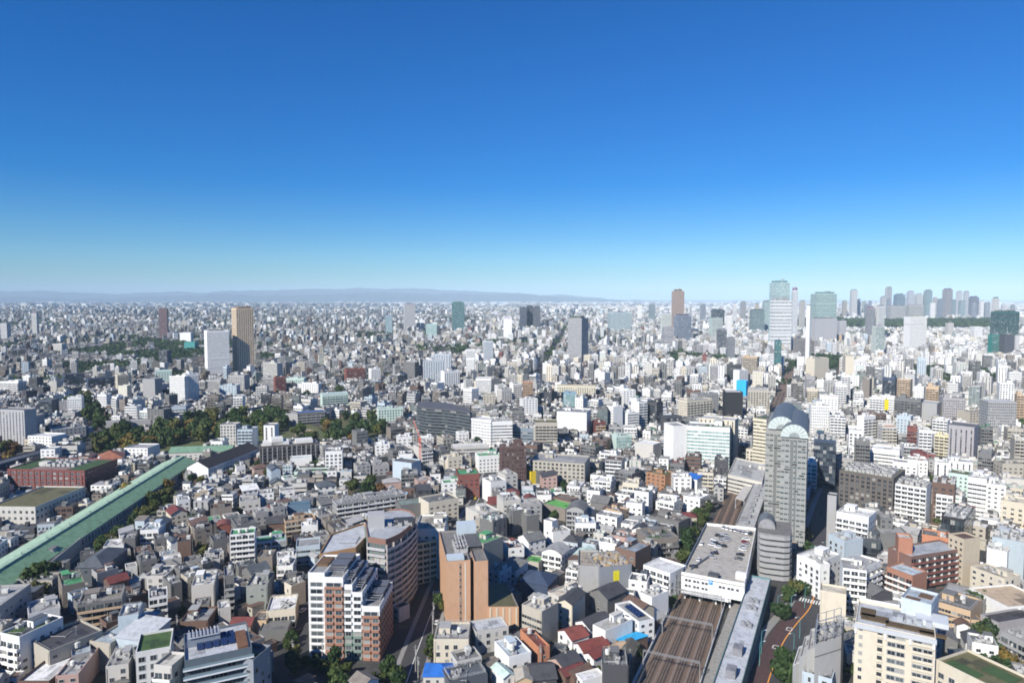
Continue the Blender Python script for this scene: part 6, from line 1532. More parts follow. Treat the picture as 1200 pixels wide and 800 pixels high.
if STUFF:
    A = np.array([t[:6] for t in STUFF]); n = len(A); fa, fb = fparams(n, A[:, 5], r)
    mass.boxes(A[:, 0], A[:, 1], A[:, 2], A[:, 3], A[:, 4], A[:, 5], np.zeros(n), colours([t[6] for t in STUFF], r), colours([t[7] for t in STUFF], r), fa, fb)
    k = r.random(n) < .55; K = A[k]; m = k.sum(); fz = np.tile([9., 3., 0.], (m, 1)); ox, oy = r.uniform(-2, 2, m), r.uniform(-2, 2, m)
    clutter(A[:, 0], A[:, 1], A[:, 2], A[:, 3], A[:, 4], A[:, 5], r, 3)
    mass.boxes(K[:, 0] + ox, K[:, 1] + oy, K[:, 2], K[:, 3] * .35, K[:, 4] * .35, np.full(m, 2.6), K[:, 5], colours(['offwhite'] * m, r), colours(['lgrey'] * m, r), fz, np.zeros((m, 3)))
def far_ring(y0, y1, pw, pd, road, per, seed, gap, hbase, hbig, pbig, roofs=True, green=.06):
    Lt = lots(y0, y1, pw, pd, road, per, seed, gap); r = np.random.default_rng(seed + 9); n = len(Lt); x, y, a = Lt.T
    hn = vnoise(x + 20000, y, 260, 8); hn2 = vnoise(x + 20000, y, 900, 9); gz = vnoise(x + 20000, y, 330, 12) * .6 + vnoise(x + 20000, y, 110, 13) * .4
    keep = (r.random(n) < .94) & (gz < .69 - green); GREEN.append(np.stack([x[~keep], y[~keep]], 1)); x, y, a, hn, hn2 = (v[keep] for v in (x, y, a, hn, hn2)); n = len(x)
    if not n: return
    if y0 < 1700:
        ok = np.array([not occupied([(p - 5, q - 5), (p + 5, q - 5), (p + 5, q + 5), (p - 5, q + 5)]) if q < GY0 + GH - 5 and GX0 + 5 < p < GX0 + GW - 5 else True for p, q in zip(x, y)]); x, y, a, hn, hn2 = (v[ok] for v in (x, y, a, hn, hn2)); n = len(x)
    near_road = np.full(n, 1e9)
    for rx, ry, ra in BOULEVARDS: near_road = np.minimum(near_road, np.abs((x - rx) * math.cos(ra) - (y - ry) * math.sin(ra)))
    ok = near_road > 12 + pw * .5; x, y, a, hn, hn2, near_road = (v[ok] for v in (x, y, a, hn, hn2, near_road)); n = len(x)
    if not n: return
    u = x / y; wd = (u > (926 - 600) / FPX) & (u < (1166 - 600) / FPX); ok = ~(wd & (y > 3350) & (y < 4350)); x, y, a, hn, hn2, near_road, u, wd = (v[ok] for v in (x, y, a, hn, hn2, near_road, u, wd)); n = len(x)      # the great park wood
    if not n: return
    right = np.clip((u + .30) / .55, 0, 1)
    big = r.random(n) < pbig * (.35 + 1.3 * hn * (.5 + hn2)) * (.7 + .8 * right) + .38 * (near_road < 12 + pw * 1.7); h = hbase * r.uniform(.65, 1.25, n); h = np.where(big, r.uniform(.45, 1.15, n) * hbig * (.6 + .6 * hn2), h)
    w, d = pw * r.uniform(.66, .92, n), pd * r.uniform(.66, .92, n); w = np.where(big, w * r.uniform(1.0, 1.6, n), w)
    h = np.where(wd & (y > 2500) & (y < 3360), np.minimum(h, 13), h)
    for i in np.nonzero(big | (h > hbase * 1.0))[0]:      # do not stand in front of the surveyed skyline
        X, Y = 600 + FPX * x[i] / y[i], 0
        while h[i] > 5:
            hw = w[i] * .6 * FPX / y[i]; yt, yb = HORIZ + (CAMH - h[i]) * FPX / y[i], HORIZ + (CAMH - h[i] * .3) * FPX / y[i]; x0, x1 = int(max(X - hw, 0)), int(min(X + hw + 1, 1200))
            if x1 <= x0: break
            p = PROT[int(max(yt, 0)):int(min(yb + 1, 800)), x0:x1]
            if not p.size or (p > y[i] + 10).mean() < .12: break
            h[i] = h[i] * .7 - .5
    h = np.maximum(h, 4.5)
    rg = r.random(n) < right; wl = np.where(rg, choose(WALLS_R, n, r), choose(WALLS_L, n, r)); rl = np.where(rg, choose(ROOFS_R, n, r), choose(ROOFS_L, n, r))
    tone = np.clip(.45 + .95 * (.6 * vnoise(x + 20000, y, 210, 31) + .4 * vnoise(x + 20000, y, 70, 32)) + .22 * right, .4, 1.15)[:, None]      # older and newer quarters
    fa, fb = fparams(n, h, r); mass.boxes(x, y, a, w, d, h, np.zeros(n), np.clip(colours(wl, r) * tone, .02, .8), np.clip(colours(rl, r) * tone, .02, .8), fa, fb)
    if roofs:
        fl = h > 8
        if y1 <= 3400: clutter(x[fl], y[fl], a[fl], w[fl], d[fl], h[fl], r, 3 if y1 <= 2000 else 1)
        k = (r.random(n) < .35) & (h > 9); m = k.sum(); ca, sa = np.cos(a[k]), np.sin(a[k]); f1, f2 = fparams(m, h[k] * .6, r)     # a lower wing in front
        mass.boxes(x[k] + sa * d[k] * .62, y[k] - ca * d[k] * .62, a[k], w[k] * .7, d[k] * .45, h[k] * r.uniform(.4, .85, m), np.zeros(m), colours(wl[k], r), colours(rl[k], r), f1, f2)
        k = (r.random(n) < .5) & (h > 8); m = k.sum(); fz = np.tile([9., 3., 0.], (m, 1))
        mass.boxes(x[k] + r.uniform(-2, 2, m), y[k] + r.uniform(-2, 2, m), a[k], w[k] * .35, d[k] * .35, np.full(m, 2.8), h[k], colours(wl[k], r), colours(['lgrey'] * m, r), fz, np.zeros((m, 3)))
        k = (h <= 9) & (r.random(n) < .75 - .45 * right); m = k.sum(); mass.gables(x[k], y[k], a[k], w[k], d[k], h[k] - .01, np.full(m, 2.2), colours(r.choice(['slate', 'dgrey', 'grey', 'taupe', 'brown', 'lgrey', 'slate', 'dgrey'], m), r))
GREEN = []
far_ring(1180, 2000, 11.5, 11.5, 4.5, 6, 41, 220, 7.0, 30, .17)
far_ring(2000, 3400, 12.5, 13, 5, 6, 43, 330, 7.5, 34, .16)
far_ring(3400, 6000, 18, 18, 7, 6, 47, 600, 8, 38, .15)
far_ring(6000, 11000, 34, 34, 13, 5, 53, 1200, 10, 44, .18, False)
far_ring(11000, 24000, 100, 100, 38, 5, 59, 3000, 13, 56, .2, False)
fo = mass.build('far_buildings'); fo['kind'] = 'stuff'
GREEN = np.concatenate(GREEN)
print('mass faces', len(fo.data.polygons))
# ---------------------------------------------------------------- trees
def leaf_mat(name, c0, c1, c2):
    m, t, b = mat(name); r = N(t, 'ShaderNodeObjectInfo').outputs['Random']; pos = N(t, 'ShaderNodeNewGeometry').outputs['Position']
    c = RAMP(t, r, [(0, c0), (.5, c1), (1, c2)]); n = NOISE(t, pos, .9, 2)
    t.links.new(MIX(t, 1.0, c, RAMP(t, n, [(.3, (.7, .7, .62)), (.5, (1.1, 1.1, 1.0)), (.7, (1.75, 1.7, 1.5))]), 'MULTIPLY'), b.inputs['Base Color']); b.inputs['Roughness'].default_value = .65; b.inputs['Specular IOR Level'].default_value = .25
    return m
LEAF = [leaf_mat('leaves_green', (.016, .036, .011), (.030, .056, .016), (.050, .076, .022)), leaf_mat('leaves_olive', (.036, .052, .014), (.055, .070, .018), (.085, .085, .025)),
        leaf_mat('leaves_autumn', (.13, .10, .018), (.11, .06, .025), (.16, .13, .03))]
MBARK = flat_mat('bark', (.07, .05, .035), .9, 0, .3, 2)
def crown_mesh(seed, n=620, lobes=9, tall=1.0, leaf=.13):
    """many small leaf faces spread through overlapping clumps; unit radius, from z=.2 up"""
    r = np.random.default_rng(seed); L_ = []
    for k in range(lobes):
        t = r.uniform(0, 2 * math.pi); q = r.uniform(.25, .72) if k else 0; z = r.uniform(.55, 1.35) * tall; L_.append((q * math.cos(t), q * math.sin(t), z + (.25 if k == 0 else 0), r.uniform(.32, .55)))
    V, F = [], []
    for i in range(n):
        cx, cy, cz, R_ = L_[r.integers(0, lobes)]; v = r.normal(size=3); v /= np.linalg.norm(v); rad = R_ * r.uniform(.55, 1.05) ** .5
        p = np.array([cx, cy, cz]) + v * rad; nrm = v + r.normal(size=3) * .5; nrm /= np.linalg.norm(nrm); a = np.cross(nrm, r.normal(size=3)); a /= np.linalg.norm(a); b = np.cross(nrm, a); s = leaf * r.uniform(.7, 1.5); k = len(V)
        for e, f in ((-1, -.6), (.2, -1), (1, .4), (-.3, 1)): V.append(tuple(p + a * e * s + b * f * s))
        F.append((k, k + 1, k + 2, k + 3))
    return V, F
CROWNS = []
for mi in range(3):
    for sd in range(3):
        V, F = crown_mesh(100 + sd + mi * 10, 680, 9 + sd, (1.0, 1.25, .9)[sd]); me = bpy.data.meshes.new('crown'); me.from_pydata(V, [], F); me.materials.append(LEAF[mi]); CROWNS.append((mi, me))
def trunk_mesh():
    g = MB(); g.tube((0, 0, 0), (.02, .01, .55), .085, n=7, r2=.055)
    for k in range(4): t = k * 1.6 + .4; g.tube((.02, .01, .45 + .05 * k), (.42 * math.cos(t), .42 * math.sin(t), .95 + .08 * k), .045, n=5, r2=.015)
    g.tube((.02, .01, .5), (0, .05, 1.25), .05, n=5, r2=.015); me = g.mesh('trunk', [MBARK]); return me
TRUNK = trunk_mesh()
rt_ = random.Random(9); TREES = 0
def tree(x, y, rad, hue=None, grp=None, z=0.0, nm='tree'):
    global TREES
    hue = hue if hue is not None else rt_.choices((0, 1, 2), (.62, .28, .10))[0]; mi, me = rt_.choice([c for c in CROWNS if c[0] == hue]); k = rt_.uniform(1.0, 1.35); TREES += 1
    e = empty(nm, (x, y, z), rt_.uniform(0, 6.28)); link('trunk', TRUNK, e, (0, 0, 0), 0, (rad, rad, rad * k)); link('crown', me, e, (0, 0, 0), 0, (rad, rad, rad * k)); e['category'] = 'tree'
    if grp: e['group'] = grp
    sz = 'small' if rad < 3.3 else 'large' if rad > 5.6 else 'middle-sized'
    PENDING.append((e, '%s %s tree' % (sz, ('dark green', 'olive green', 'yellow-brown autumn')[hue]), x, y))
def grove(poly, n, rmin, rmax, hues, grp):
    w = ccw([at(*q) for q in poly]); P = np.array(w); got = []; tries = 0
    while len(got) < n and tries < 6000:
        tries += 1; x, y = rt_.uniform(*sorted((P[:, 0].min(), P[:, 0].max()))), rt_.uniform(P[:, 1].min(), P[:, 1].max()); ins = False
        for i in range(len(P)):
            (ax, ay), (bx, by) = P[i], P[i - 1]
            if (ay > y) != (by > y) and x < (bx - ax) * (y - ay) / (by - ay) + ax: ins = not ins
        rad = rt_.uniform(rmin, rmax)
        if ins and all((x - a) ** 2 + (y - b) ** 2 > (.62 * (rad + c)) ** 2 for a, b, c in got): got.append((x, y, rad)); tree(x, y, rad, rt_.choices((0, 1, 2), hues)[0], grp)
grove([(205, 520), (205, 500), (240, 492), (330, 487), (345, 500), (300, 514), (230, 519)], 62, 5, 8.5, (.72, .22, .06), 'trees of the park wood')
grove([(130, 528), (200, 500), (208, 520), (160, 532)], 24, 5, 8, (.6, .2, .2), 'trees of the park wood')
grove([(372, 516), (372, 500), (400, 490), (450, 496), (452, 518), (400, 522)], 22, 5, 8, (.6, .3, .1), 'trees of the park wood')
grove([(296, 520), (345, 500), (372, 516), (372, 522), (320, 526)], 10, 3.5, 6, (.5, .4, .1), 'trees of the park wood')
grove(PARKS[2], 20, 4.5, 7.5, (.8, .1, .1), 'trees beside the brick hall')
grove([(100, 655), (130, 632), (160, 606), (198, 574), (208, 580), (165, 616), (122, 656)], 26, 2.6, 4.6, (.5, .4, .1), 'trees along the long shed')
grove(PARKS[4], 9, 3.5, 5.5, (.5, .4, .1), 'trees in the gardens'); grove(PARKS[5], 6, 5, 7, (.2, .3, .5), 'trees by the grey slab'); grove(PARKS[6], 16, 2.6, 4.6, (.7, .3, 0), 'trees along the railway')
grove(PARKS[7], 14, 2.4, 4.0, (.6, .4, 0), 'trees round the stepped tower'); grove(PARKS[8], 7, 5, 8, (.8, .2, 0), 'trees among the white blocks'); grove(PARKS[9], 9, 5, 8, (.8, .2, 0), 'trees among the white blocks'); grove(PARKS[10], 6, 5, 8, (.6, .3, .1), 'trees by the school'); grove(PARKS[11], 10, 2.5, 4, (.4, .5, .1), 'trees by the ribbed slab')
ONES = [(148, 582, 5.5, 2), (156, 592, 5, 2), (143, 588, 5, 2), (44, 690, 6.5, 0), (52, 684, 6, 0), (58, 680, 5.5, 0), (46, 700, 4, 1), (176, 590, 4.5, 1), (104, 668, 4, 0), (915, 725, 4.2, 0), (926, 706, 4, 0), (932, 699, 4, 1), (940, 696, 3.6, 0),
  (920, 790, 4.5, 0), (918, 802, 4.5, 0), (945, 634, 4, 1), (946, 645, 3.6, 0), (1142, 716, 5, 0), (1149, 712, 4, 0), (1145, 752, 4.5, 0), (1157, 748, 4.5, 0), (1152, 756, 4, 1), (1170, 782, 5, 0),
  (1183, 790, 5, 2), (1166, 795, 5, 0), (1192, 800, 4, 1), (996, 742, 3.6, 0), (994, 756, 3.6, 1), (998, 768, 3.4, 0), (515, 709, 3, 0), (519, 717, 2.6, 1), (503, 764, 2.8, 0), (502, 772, 2.6, 1), (634, 715, 2.6, 0), (643, 712, 2.6, 0), (627, 738, 2.2, 1), (636, 735, 2.4, 0), (646, 731, 2.4, 0),
  (653, 738, 2.2, 1), (670, 760, 2.6, 1), (677, 768, 2.4, 0), (684, 772, 2.4, 1), (662, 752, 2.4, 0), (702, 795, 2.6, 1), (784, 714, 2.6, 1), (788, 708, 2.4, 0), (745, 772, 2.6, 1), (238, 655, 3.6, 1), (232, 660, 3.2, 1), (213, 680, 3, 0), (327, 675, 2.8, 0), (330, 682, 2.6, 1),
  (338, 762, 2.6, 1), (343, 752, 2.8, 0), (346, 772, 2.6, 1), (1000, 792, 3, 0), (1024, 800, 3.4, 1), (1098, 622, 4, 1), (660, 575, 4, 0), (657, 580, 3.5, 0), (560, 525, 4.5, 0), (518, 518, 5, 0), (540, 516, 5, 0), (400, 545, 4, 0), (1120, 490, 5.5, 0), (1126, 488, 5, 0),
  (1004, 462, 6, 0), (698, 458, 6, 0), (702, 452, 6, 0), (725, 432, 6, 0), (640, 430, 7, 0), (650, 428, 7, 0), (690, 424, 7, 0), (360, 466, 6, 0), (336, 462, 6, 0), (327, 465, 5, 0), (415, 443, 7, 1), (424, 446, 6, 0), (455, 445, 6, 1), (605, 440, 5, 0), (775, 425, 7, 0), (500, 512, 5, 0),
  (1192, 520, 7, 0), (1198, 515, 7, 1), (1195, 505, 7, 0), (1190, 512, 6, 0), (312, 560, 4, 1), (320, 552, 4.4, 0), (330, 548, 4, 0), (300, 566, 3.6, 1), (345, 556, 3.6, 0), (218, 562, 4, 1), (226, 566, 3.6, 0), (236, 570, 3.6, 1), (246, 560, 3.6, 0), (276, 556, 4, 0), (270, 562, 3.6, 0), (258, 551, 4, 1)]
for px, py, rad, hue in ONES: x, y = at(px, py); tree(x, y, rad, hue, 'scattered city trees', 0, 'city_tree')
# garden trees in the free corners between houses
k = 0
for _ in range(4000):
    if k >= 120: break
    y = rt_.uniform(260, 900); x = rt_.uniform(-.75, .75) * y; rad = rt_.uniform(1.9, 3.2)
    if abs(x - rail_x(y)) < 40: continue
    if not occupied([(x - rad * .6, y - rad * .6), (x + rad * .6, y - rad * .6), (x + rad * .6, y + rad * .6), (x - rad * .6, y + rad * .6)]): tree(x, y, rad, None, 'garden trees between the houses', 0, 'garden_tree'); occupy([(x - 2, y - 2), (x + 2, y - 2), (x + 2, y + 2), (x - 2, y + 2)]); k += 1
print('trees', TREES)
# far woods, each a mass of crowns nobody could count
def woods(name, strips, leafs, seed):
    r = np.random.default_rng(seed); V, F = [], []
    for x0, x1, y0, y1, h, n in strips:
        for i in range(n):
            d = r.uniform(y0, y1); x = r.uniform(x0, x1) * d; cx, cy, R_ = x, d, r.uniform(.35, .7) * h
            for q in range(26):
                v = r.normal(size=3); v /= np.linalg.norm(v); v[2] = abs(v[2]) * .9; p = np.array([cx, cy, h * .45]) + v * R_ * np.array([1, 1, .8]); a = np.cross(v + r.normal(size=3) * .4, r.normal(size=3)); a /= np.linalg.norm(a); b = np.cross(v, a); s = R_ * r.uniform(.22, .45); k = len(V)
                for e, f in ((-1, -.6), (.2, -1), (1, .4), (-.3, 1)): V.append(tuple(p + a * e * s + b * f * s))
                F.append((k, k + 1, k + 2, k + 3))
    me = bpy.data.meshes.new(name); me.from_pydata(V, [], F); me.materials.append(leafs); o = bpy.data.objects.new(name, me); COL.objects.link(o); o['kind'] = 'stuff'
t_ = lambda px: (px - 600) / FPX
woods('far_woods', [(t_(928), t_(1165), 3380, 4300, 34, 900), (t_(545), t_(605), 2050, 2350, 18, 60), (t_(485), t_(548), 1880, 2080, 16, 60), (t_(1140), t_(1200), 1250, 1400, 15, 45), (t_(505), t_(560), 1560, 1680, 14, 40), (t_(745), t_(800), 1900, 2000, 14, 30),
  (t_(0), t_(18), 1950, 2150, 16, 25), (t_(20), t_(110), 2200, 2500, 14, 60), (t_(120), t_(215), 2050, 2300, 14, 60), (t_(300), t_(420), 2700, 2900, 14, 50), (t_(620), t_(660), 1750, 1850, 13, 25), (t_(0), t_(80), 5200, 5600, 22, 60), (t_(90), t_(270), 4300, 4700, 18, 90), (t_(380), t_(520), 4600, 5000, 18, 60), (t_(1100), t_(1200), 2600, 2700, 12, 40), (t_(0), t_(200), 9000, 9800, 30, 120), (t_(560), t_(610), 3600, 3900, 16, 30)], LEAF[0], 3)

def greenery():
    r = np.random.default_rng(21); P = GREEN[GREEN[:, 1] < 9000]; n = len(P); m = 9; s = np.where(P[:, 1] < 3400, 4.6, 8.5) * r.uniform(.6, 1.4, n)
    v = r.normal(size=(n, m, 3)); v /= np.linalg.norm(v, axis=2, keepdims=True); v[:, :, 2] = np.abs(v[:, :, 2]); c = np.stack([P[:, 0], P[:, 1], s * .5], 1)[:, None] + v * s[:, None, None] * np.array([1, 1, .9])
    a = np.cross(v + r.normal(size=v.shape) * .4, r.normal(size=v.shape)); a /= np.linalg.norm(a, axis=2, keepdims=True); b = np.cross(v, a); q = s[:, None, None] * r.uniform(.3, .6, (n, m, 1))
    V = np.stack([c - a * q - b * q * .6, c + a * q * .2 - b * q, c + a * q + b * q * .4, c - a * q * .3 + b * q], 2).reshape(-1, 3).astype('f'); k = len(V) // 4
    me = bpy.data.meshes.new('far_foliage'); me.vertices.add(4 * k); me.vertices.foreach_set('co', V.ravel()); me.loops.add(4 * k); me.loops.foreach_set('vertex_index', np.arange(4 * k, dtype=np.int32)); me.polygons.add(k); me.polygons.foreach_set('loop_start', np.arange(0, 4 * k, 4, dtype=np.int32)); me.materials.append(LEAF[0]); me.update(calc_edges=True)
    o = bpy.data.objects.new('far_foliage', me); COL.objects.link(o); o['kind'] = 'stuff'
greenery()
# ---------------------------------------------------------------- cars
MTYRE = flat_mat('tyre', (.02, .02, .02), .8); MCG = flat_mat('car_glass', (.015, .018, .022), .06)
def car_meshes():
    def prof(pts, hw, inx=0): return [(x, s * hw, z) for s in (-1, 1) for x, z in pts]
    B = bmesh.new(); pts = [(-2.15, .35), (-2.2, .75), (-1.95, .92), (1.05, .92), (2.05, .78), (2.2, .55), (2.15, .35)]; n = len(pts)
    a = [B.verts.new((x, -.85, z)) for x, z in pts]; b = [B.verts.new((x, .85, z)) for x, z in pts]; B.faces.new(a); B.faces.new(b[::-1])
    for i in range(n): B.faces.new((a[i], b[i], b[(i + 1) % n], a[(i + 1) % n]))
    r0 = [B.verts.new(p) for p in ((-1.55, -.62, 1.42), (.35, -.62, 1.42), (.35, .62, 1.42), (-1.55, .62, 1.42), (-1.55, -.62, 1.47), (.35, -.62, 1.47), (.35, .62, 1.47), (-1.55, .62, 1.47))]
    for f in ((4, 5, 6, 7), (3, 2, 1, 0), (0, 1, 5, 4), (1, 2, 6, 5), (2, 3, 7, 6), (3, 0, 4, 7)): B.faces.new([r0[i] for i in f])
    for x0, x1 in ((-1.9, -1.55), (1.0, .35)):     # pillars join roof and body
        for y0, y1 in ((-.80, -.62), (.80, .62)):
            q = [B.verts.new(p) for p in ((x0 - .05, y0, .9), (x0 + .05, y0, .9), (x1 + .05, y1, 1.44), (x1 - .05, y1, 1.44))]; B.faces.new(q)
    bmesh.ops.recalc_face_normals(B, faces=B.faces); body = bpy.data.meshes.new('body'); B.to_mesh(body)
    g = MB(); lo = [(-1.88, -.79, .93), (1.0, -.79, .93), (1.0, .79, .93), (-1.88, .79, .93)]; hi = [(-1.53, -.6, 1.41), (.33, -.6, 1.41), (.33, .6, 1.41), (-1.53, .6, 1.41)]
    for i in range(4): j = (i + 1) % 4; g.face([lo[i], lo[j], hi[j], hi[i]])
    gl = g.mesh('window_glass', [MCG]); g = MB(); g.tube((0, -.1, .32), (0, .1, .32), .32, n=12); wh = g.mesh('wheel', [MTYRE]); return body, gl, wh
CB, CG, CW = car_meshes()
CARCOL = {k: flat_mat('car_paint', c, .25, .1) for k, c in dict(white=(.75, .75, .75), silver=(.42, .43, .45), black=(.02, .02, .022), grey=(.14, .145, .15), red=(.22, .02, .025), blue=(.04, .07, .16), yellow=(.7, .5, .03)).items()}
CBM = {}
for k, m in CARCOL.items(): me = CB.copy(); me.materials.append(m); CBM[k] = me
def car(x, y, z, rz, col, grp, van=False):
    e = link('parked_car' if grp.startswith('cars parked') else 'car', CBM[col], None, (x, y, z), rz, (1, 1, 1.25 if van else 1)); e['category'] = 'car'; e['group'] = grp
    link('window_glass', CG, e)
    for a in (-1.35, 1.3):
        for b in (-.78, .78): link('wheel', CW, e, (a, b, 0))
    PENDING.append((e, '%s car %s' % (col, 'parked on the roof deck' if grp.startswith('cars parked') else 'on the street'), x, y))
rc_ = random.Random(5)
DECK = [(240, 562), (266, 572), (288, 592), (212, 588), (200, 606), (196, 624), (236, 640), (270, 630), (212, 678), (197, 706), (72, 768), (110, 722), (126, 616), (427, 586), (418, 606), (405, 638), (402, 656), (384, 688), (372, 716), (422, 622), (272, 508), (298, 515), (326, 521), (352, 527), (378, 533), (404, 539), (430, 545), (455, 550), (282, 556), (300, 582), (228, 614), (250, 596)]
for i, (X, Y) in enumerate(DECK):
    px, py = tp('B4', X, Y); x, y = at(px, py, CP_H); car(x, y, CP_H + .02, CP_ANG + rc_.uniform(-.08, .08) + (math.pi / 2 if 20 <= i <= 27 or i in (11, 12) else 0) + (math.pi if rc_.random() < .5 else 0), rc_.choice(('white', 'white', 'silver', 'silver', 'black', 'grey', 'black') if i != 14 else ('red',)), 'cars parked on the rooftop deck')
def road_car(line, i, off, col, van=False, flip=0): u = dirof(line, i); p = Vector(line[i]) + Vector((-u[1], u[0])) * off; car(p.x, p.y, .14, math.atan2(u[1], u[0]) + flip, col, 'cars on the streets', van)
for i, off, c, v in ((31, -4, 'white', True), (34, 3.5, 'yellow', False), (28, -4.5, 'red', False), (38, 4, 'white', False), (42, -4, 'silver', False), (46, 3.5, 'black', False), (52, -4, 'white', True), (56, 4, 'blue', False), (40, -3.8, 'grey', False)):
    if i < len(MAINROAD) - 1: road_car(MAINROAD, i, off, c, v)
for i, off, c in ((20, -2.4, 'white'), (26, 2.4, 'black'), (33, -2.4, 'white'), (38, 2.4, 'yellow'), (43, -2.4, 'silver'), (12, -4.2, 'white'), (47, 2.4, 'white')): road_car(MIDSTREET, i, off, c)
for px, py, c, a in ((632, 751, 'black', .6), (640, 757, 'grey', .6), (636, 746, 'blue', .6), (395, 784, 'silver', .1), (355, 716, 'white', 1.3), (349, 740, 'black', 1.3)): x, y = at(px, py); car(x, y, .07, a, c, 'cars on the streets')

# ---------------------------------------------------------------- along the railway
MSTEEL = flat_mat('galvanised_steel', (.34, .34, .33), .5, .3, .2, 2); MTEAL = flat_mat('teal_paint', (.10, .30, .30), .5); MPOLE = flat_mat('concrete_pole', (.36, .35, .33), .8, 0, .2, 1)
for i, s in enumerate((-8, 26, 57, 68, 300, 340, 380)):
    c = Vector(rail(s)); e = empty('catenary_gantry', (c.x, c.y, 0), R(-24.2)); tag(e, None, 'gantry', 'gantries over the railway'); w = 11.2
    for x in (-w, w): g = MB(); g.tube((x, 0, 0), (x, 0, 8.2), .22, n=6, r2=.16); g.obj('mast', [MSTEEL], e)
    g = MB()
    for z, y in ((7.6, -.35), (7.6, .35), (8.2, -.35), (8.2, .35)): g.tube((-w, y, z), (w, y, z), .07, n=4)
    for k in range(15): x0 = -w + k * 2 * w / 15; x1 = x0 + 2 * w / 15; g.tube((x0, -.35, 7.6), (x1, -.35, 8.2), .05, n=4); g.tube((x0, -.35, 7.6), (x0, .35, 7.6), .05, n=4); g.tube((x0, -.35, 8.2), (x1, .35, 8.2), .05, n=4)
    g.obj('truss_beam', [MSTEEL], e)
    for x in (-8, -2.7, 2.7, 8): g = MB(); g.tube((x, 0, 7.65), (x, 0, 6.2), .06, n=4); g.tube((x - .9, 0, 6.3), (x + .9, 0, 6.5), .05, n=4); g.obj('hanger', [MSTEEL], e)
    PENDING.append((e, 'grey steel catenary gantry spanning the four tracks', c.x, c.y))
for off, nm in ((11.9, 'fence'), (-11.9, 'fence')):
    g = MB(); a, b = rail(-60, off), rail(66, off); d = Vector((b[0] - a[0], b[1] - a[1])); l = d.length; e = empty('fence', (*a, 0), math.atan2(d.y, d.x)); tag(e, 'white low wall and fence along the railway on the %s side' % ('house' if off > 0 else 'station'), 'fence')
    g.box((l / 2, 0, .8), (l, .3, 1.6), (.55, .55, .53)); g.obj('wall', [MF], e); g = MB()
    for k in range(int(l / 3)): g.box((k * 3 + .5, 0, 2.0), (.14, .14, .9), (.6, .6, .6))
    for z in (2.0, 2.4): g.box((l / 2, 0, z), (l, .07, .07), (.6, .6, .6))
    g.obj('railing', [MF], e)
for d in (-8, -2.7, 2.7, 8):
    g = MB(); o = Vector(rail(-60, d)); pts = [Vector(rail(s, d)) - o for s in np.linspace(-60, 130, 20)]
    for p, q in zip(pts, pts[1:]): g.tube((*p, 6.2), (*q, 6.2), .045, n=3); g.tube((*p, 7.3), (*q, 7.3), .045, n=3)
    e = g.obj('overhead_wire', [MSTEEL], None, (*o, 0)); tag(e, None, 'overhead wire', 'wires over the railway'); PENDING.append((e, 'pair of thin overhead wires above a railway track', *rail(40, d)))
# poles, lamps, crane, signs
def pole(px, py, h=11):
    x, y = at(px, py); e = empty('utility_pole', (x, y, 0), rt_.uniform(-.5, .5)); tag(e, None, 'utility pole', 'utility poles along the lanes')
    g = MB(); g.tube((0, 0, 0), (0, 0, h), .19, n=8, r2=.12); g.obj('post', [MPOLE], e); g = MB(); g.box((0, 0, h - .8), (1.8, .1, .12), (.3, .3, .3)); g.box((0, 0, h - 1.8), (1.5, .1, .12), (.3, .3, .3)); g.obj('crossarm', [MSTEEL], e)
    g = MB(); g.tube((.35, 0, h - 3.4), (.35, 0, h - 2.2), .28, n=8); g.obj('transformer', [MPOLE], e); PENDING.append((e, 'grey concrete utility pole', x, y))
for p in ((343, 779), (378, 780), (508, 732), (487, 786), (490, 800), (507, 744), (74, 680), (155, 690), (256, 732), (208, 748), (633, 785), (662, 788), (776, 742), (738, 790), (660, 640), (697, 656), (738, 630), (500, 620), (425, 625), (363, 622), (275, 670), (165, 735), (95, 735)): pole(*p)
def street_lamp(px, py, flip, h=10):
    x, y = at(px, py); e = empty('street_lamp', (x, y, .12), flip); tag(e, None, 'street lamp', 'street lamps on the curving road')
    g = MB(); g.tube((0, 0, 0), (0, 0, h - .9), .13, n=7, r2=.09); 
    for k in range(6): a0, a1 = math.pi / 2 * k / 6, math.pi / 2 * (k + 1) / 6; g.tube((.9 - .9 * math.cos(a0), 0, h - .9 + .9 * math.sin(a0)), (.9 - .9 * math.cos(a1), 0, h - .9 + .9 * math.sin(a1)), .08, n=6)
    g.tube((.9, 0, h), (2.0, 0, h), .08, n=6); g.obj('post', [MTEAL], e); g = MB(); g.box((2.3, 0, h - .05), (1.0, .35, .2), (.6, .65, .65)); g.obj('lamp_head', [MF], e); PENDING.append((e, 'teal street lamp with a bent arm', x, y))
for p in ((911, 722, .4), (927, 722, .4), (943, 712, .4), (937, 748, 3.5), (930, 768, 3.5), (892, 766, .4), (890, 780, .4), (960, 690, 3.4), (950, 660, 0), (968, 655, 3.2)): street_lamp(*p)
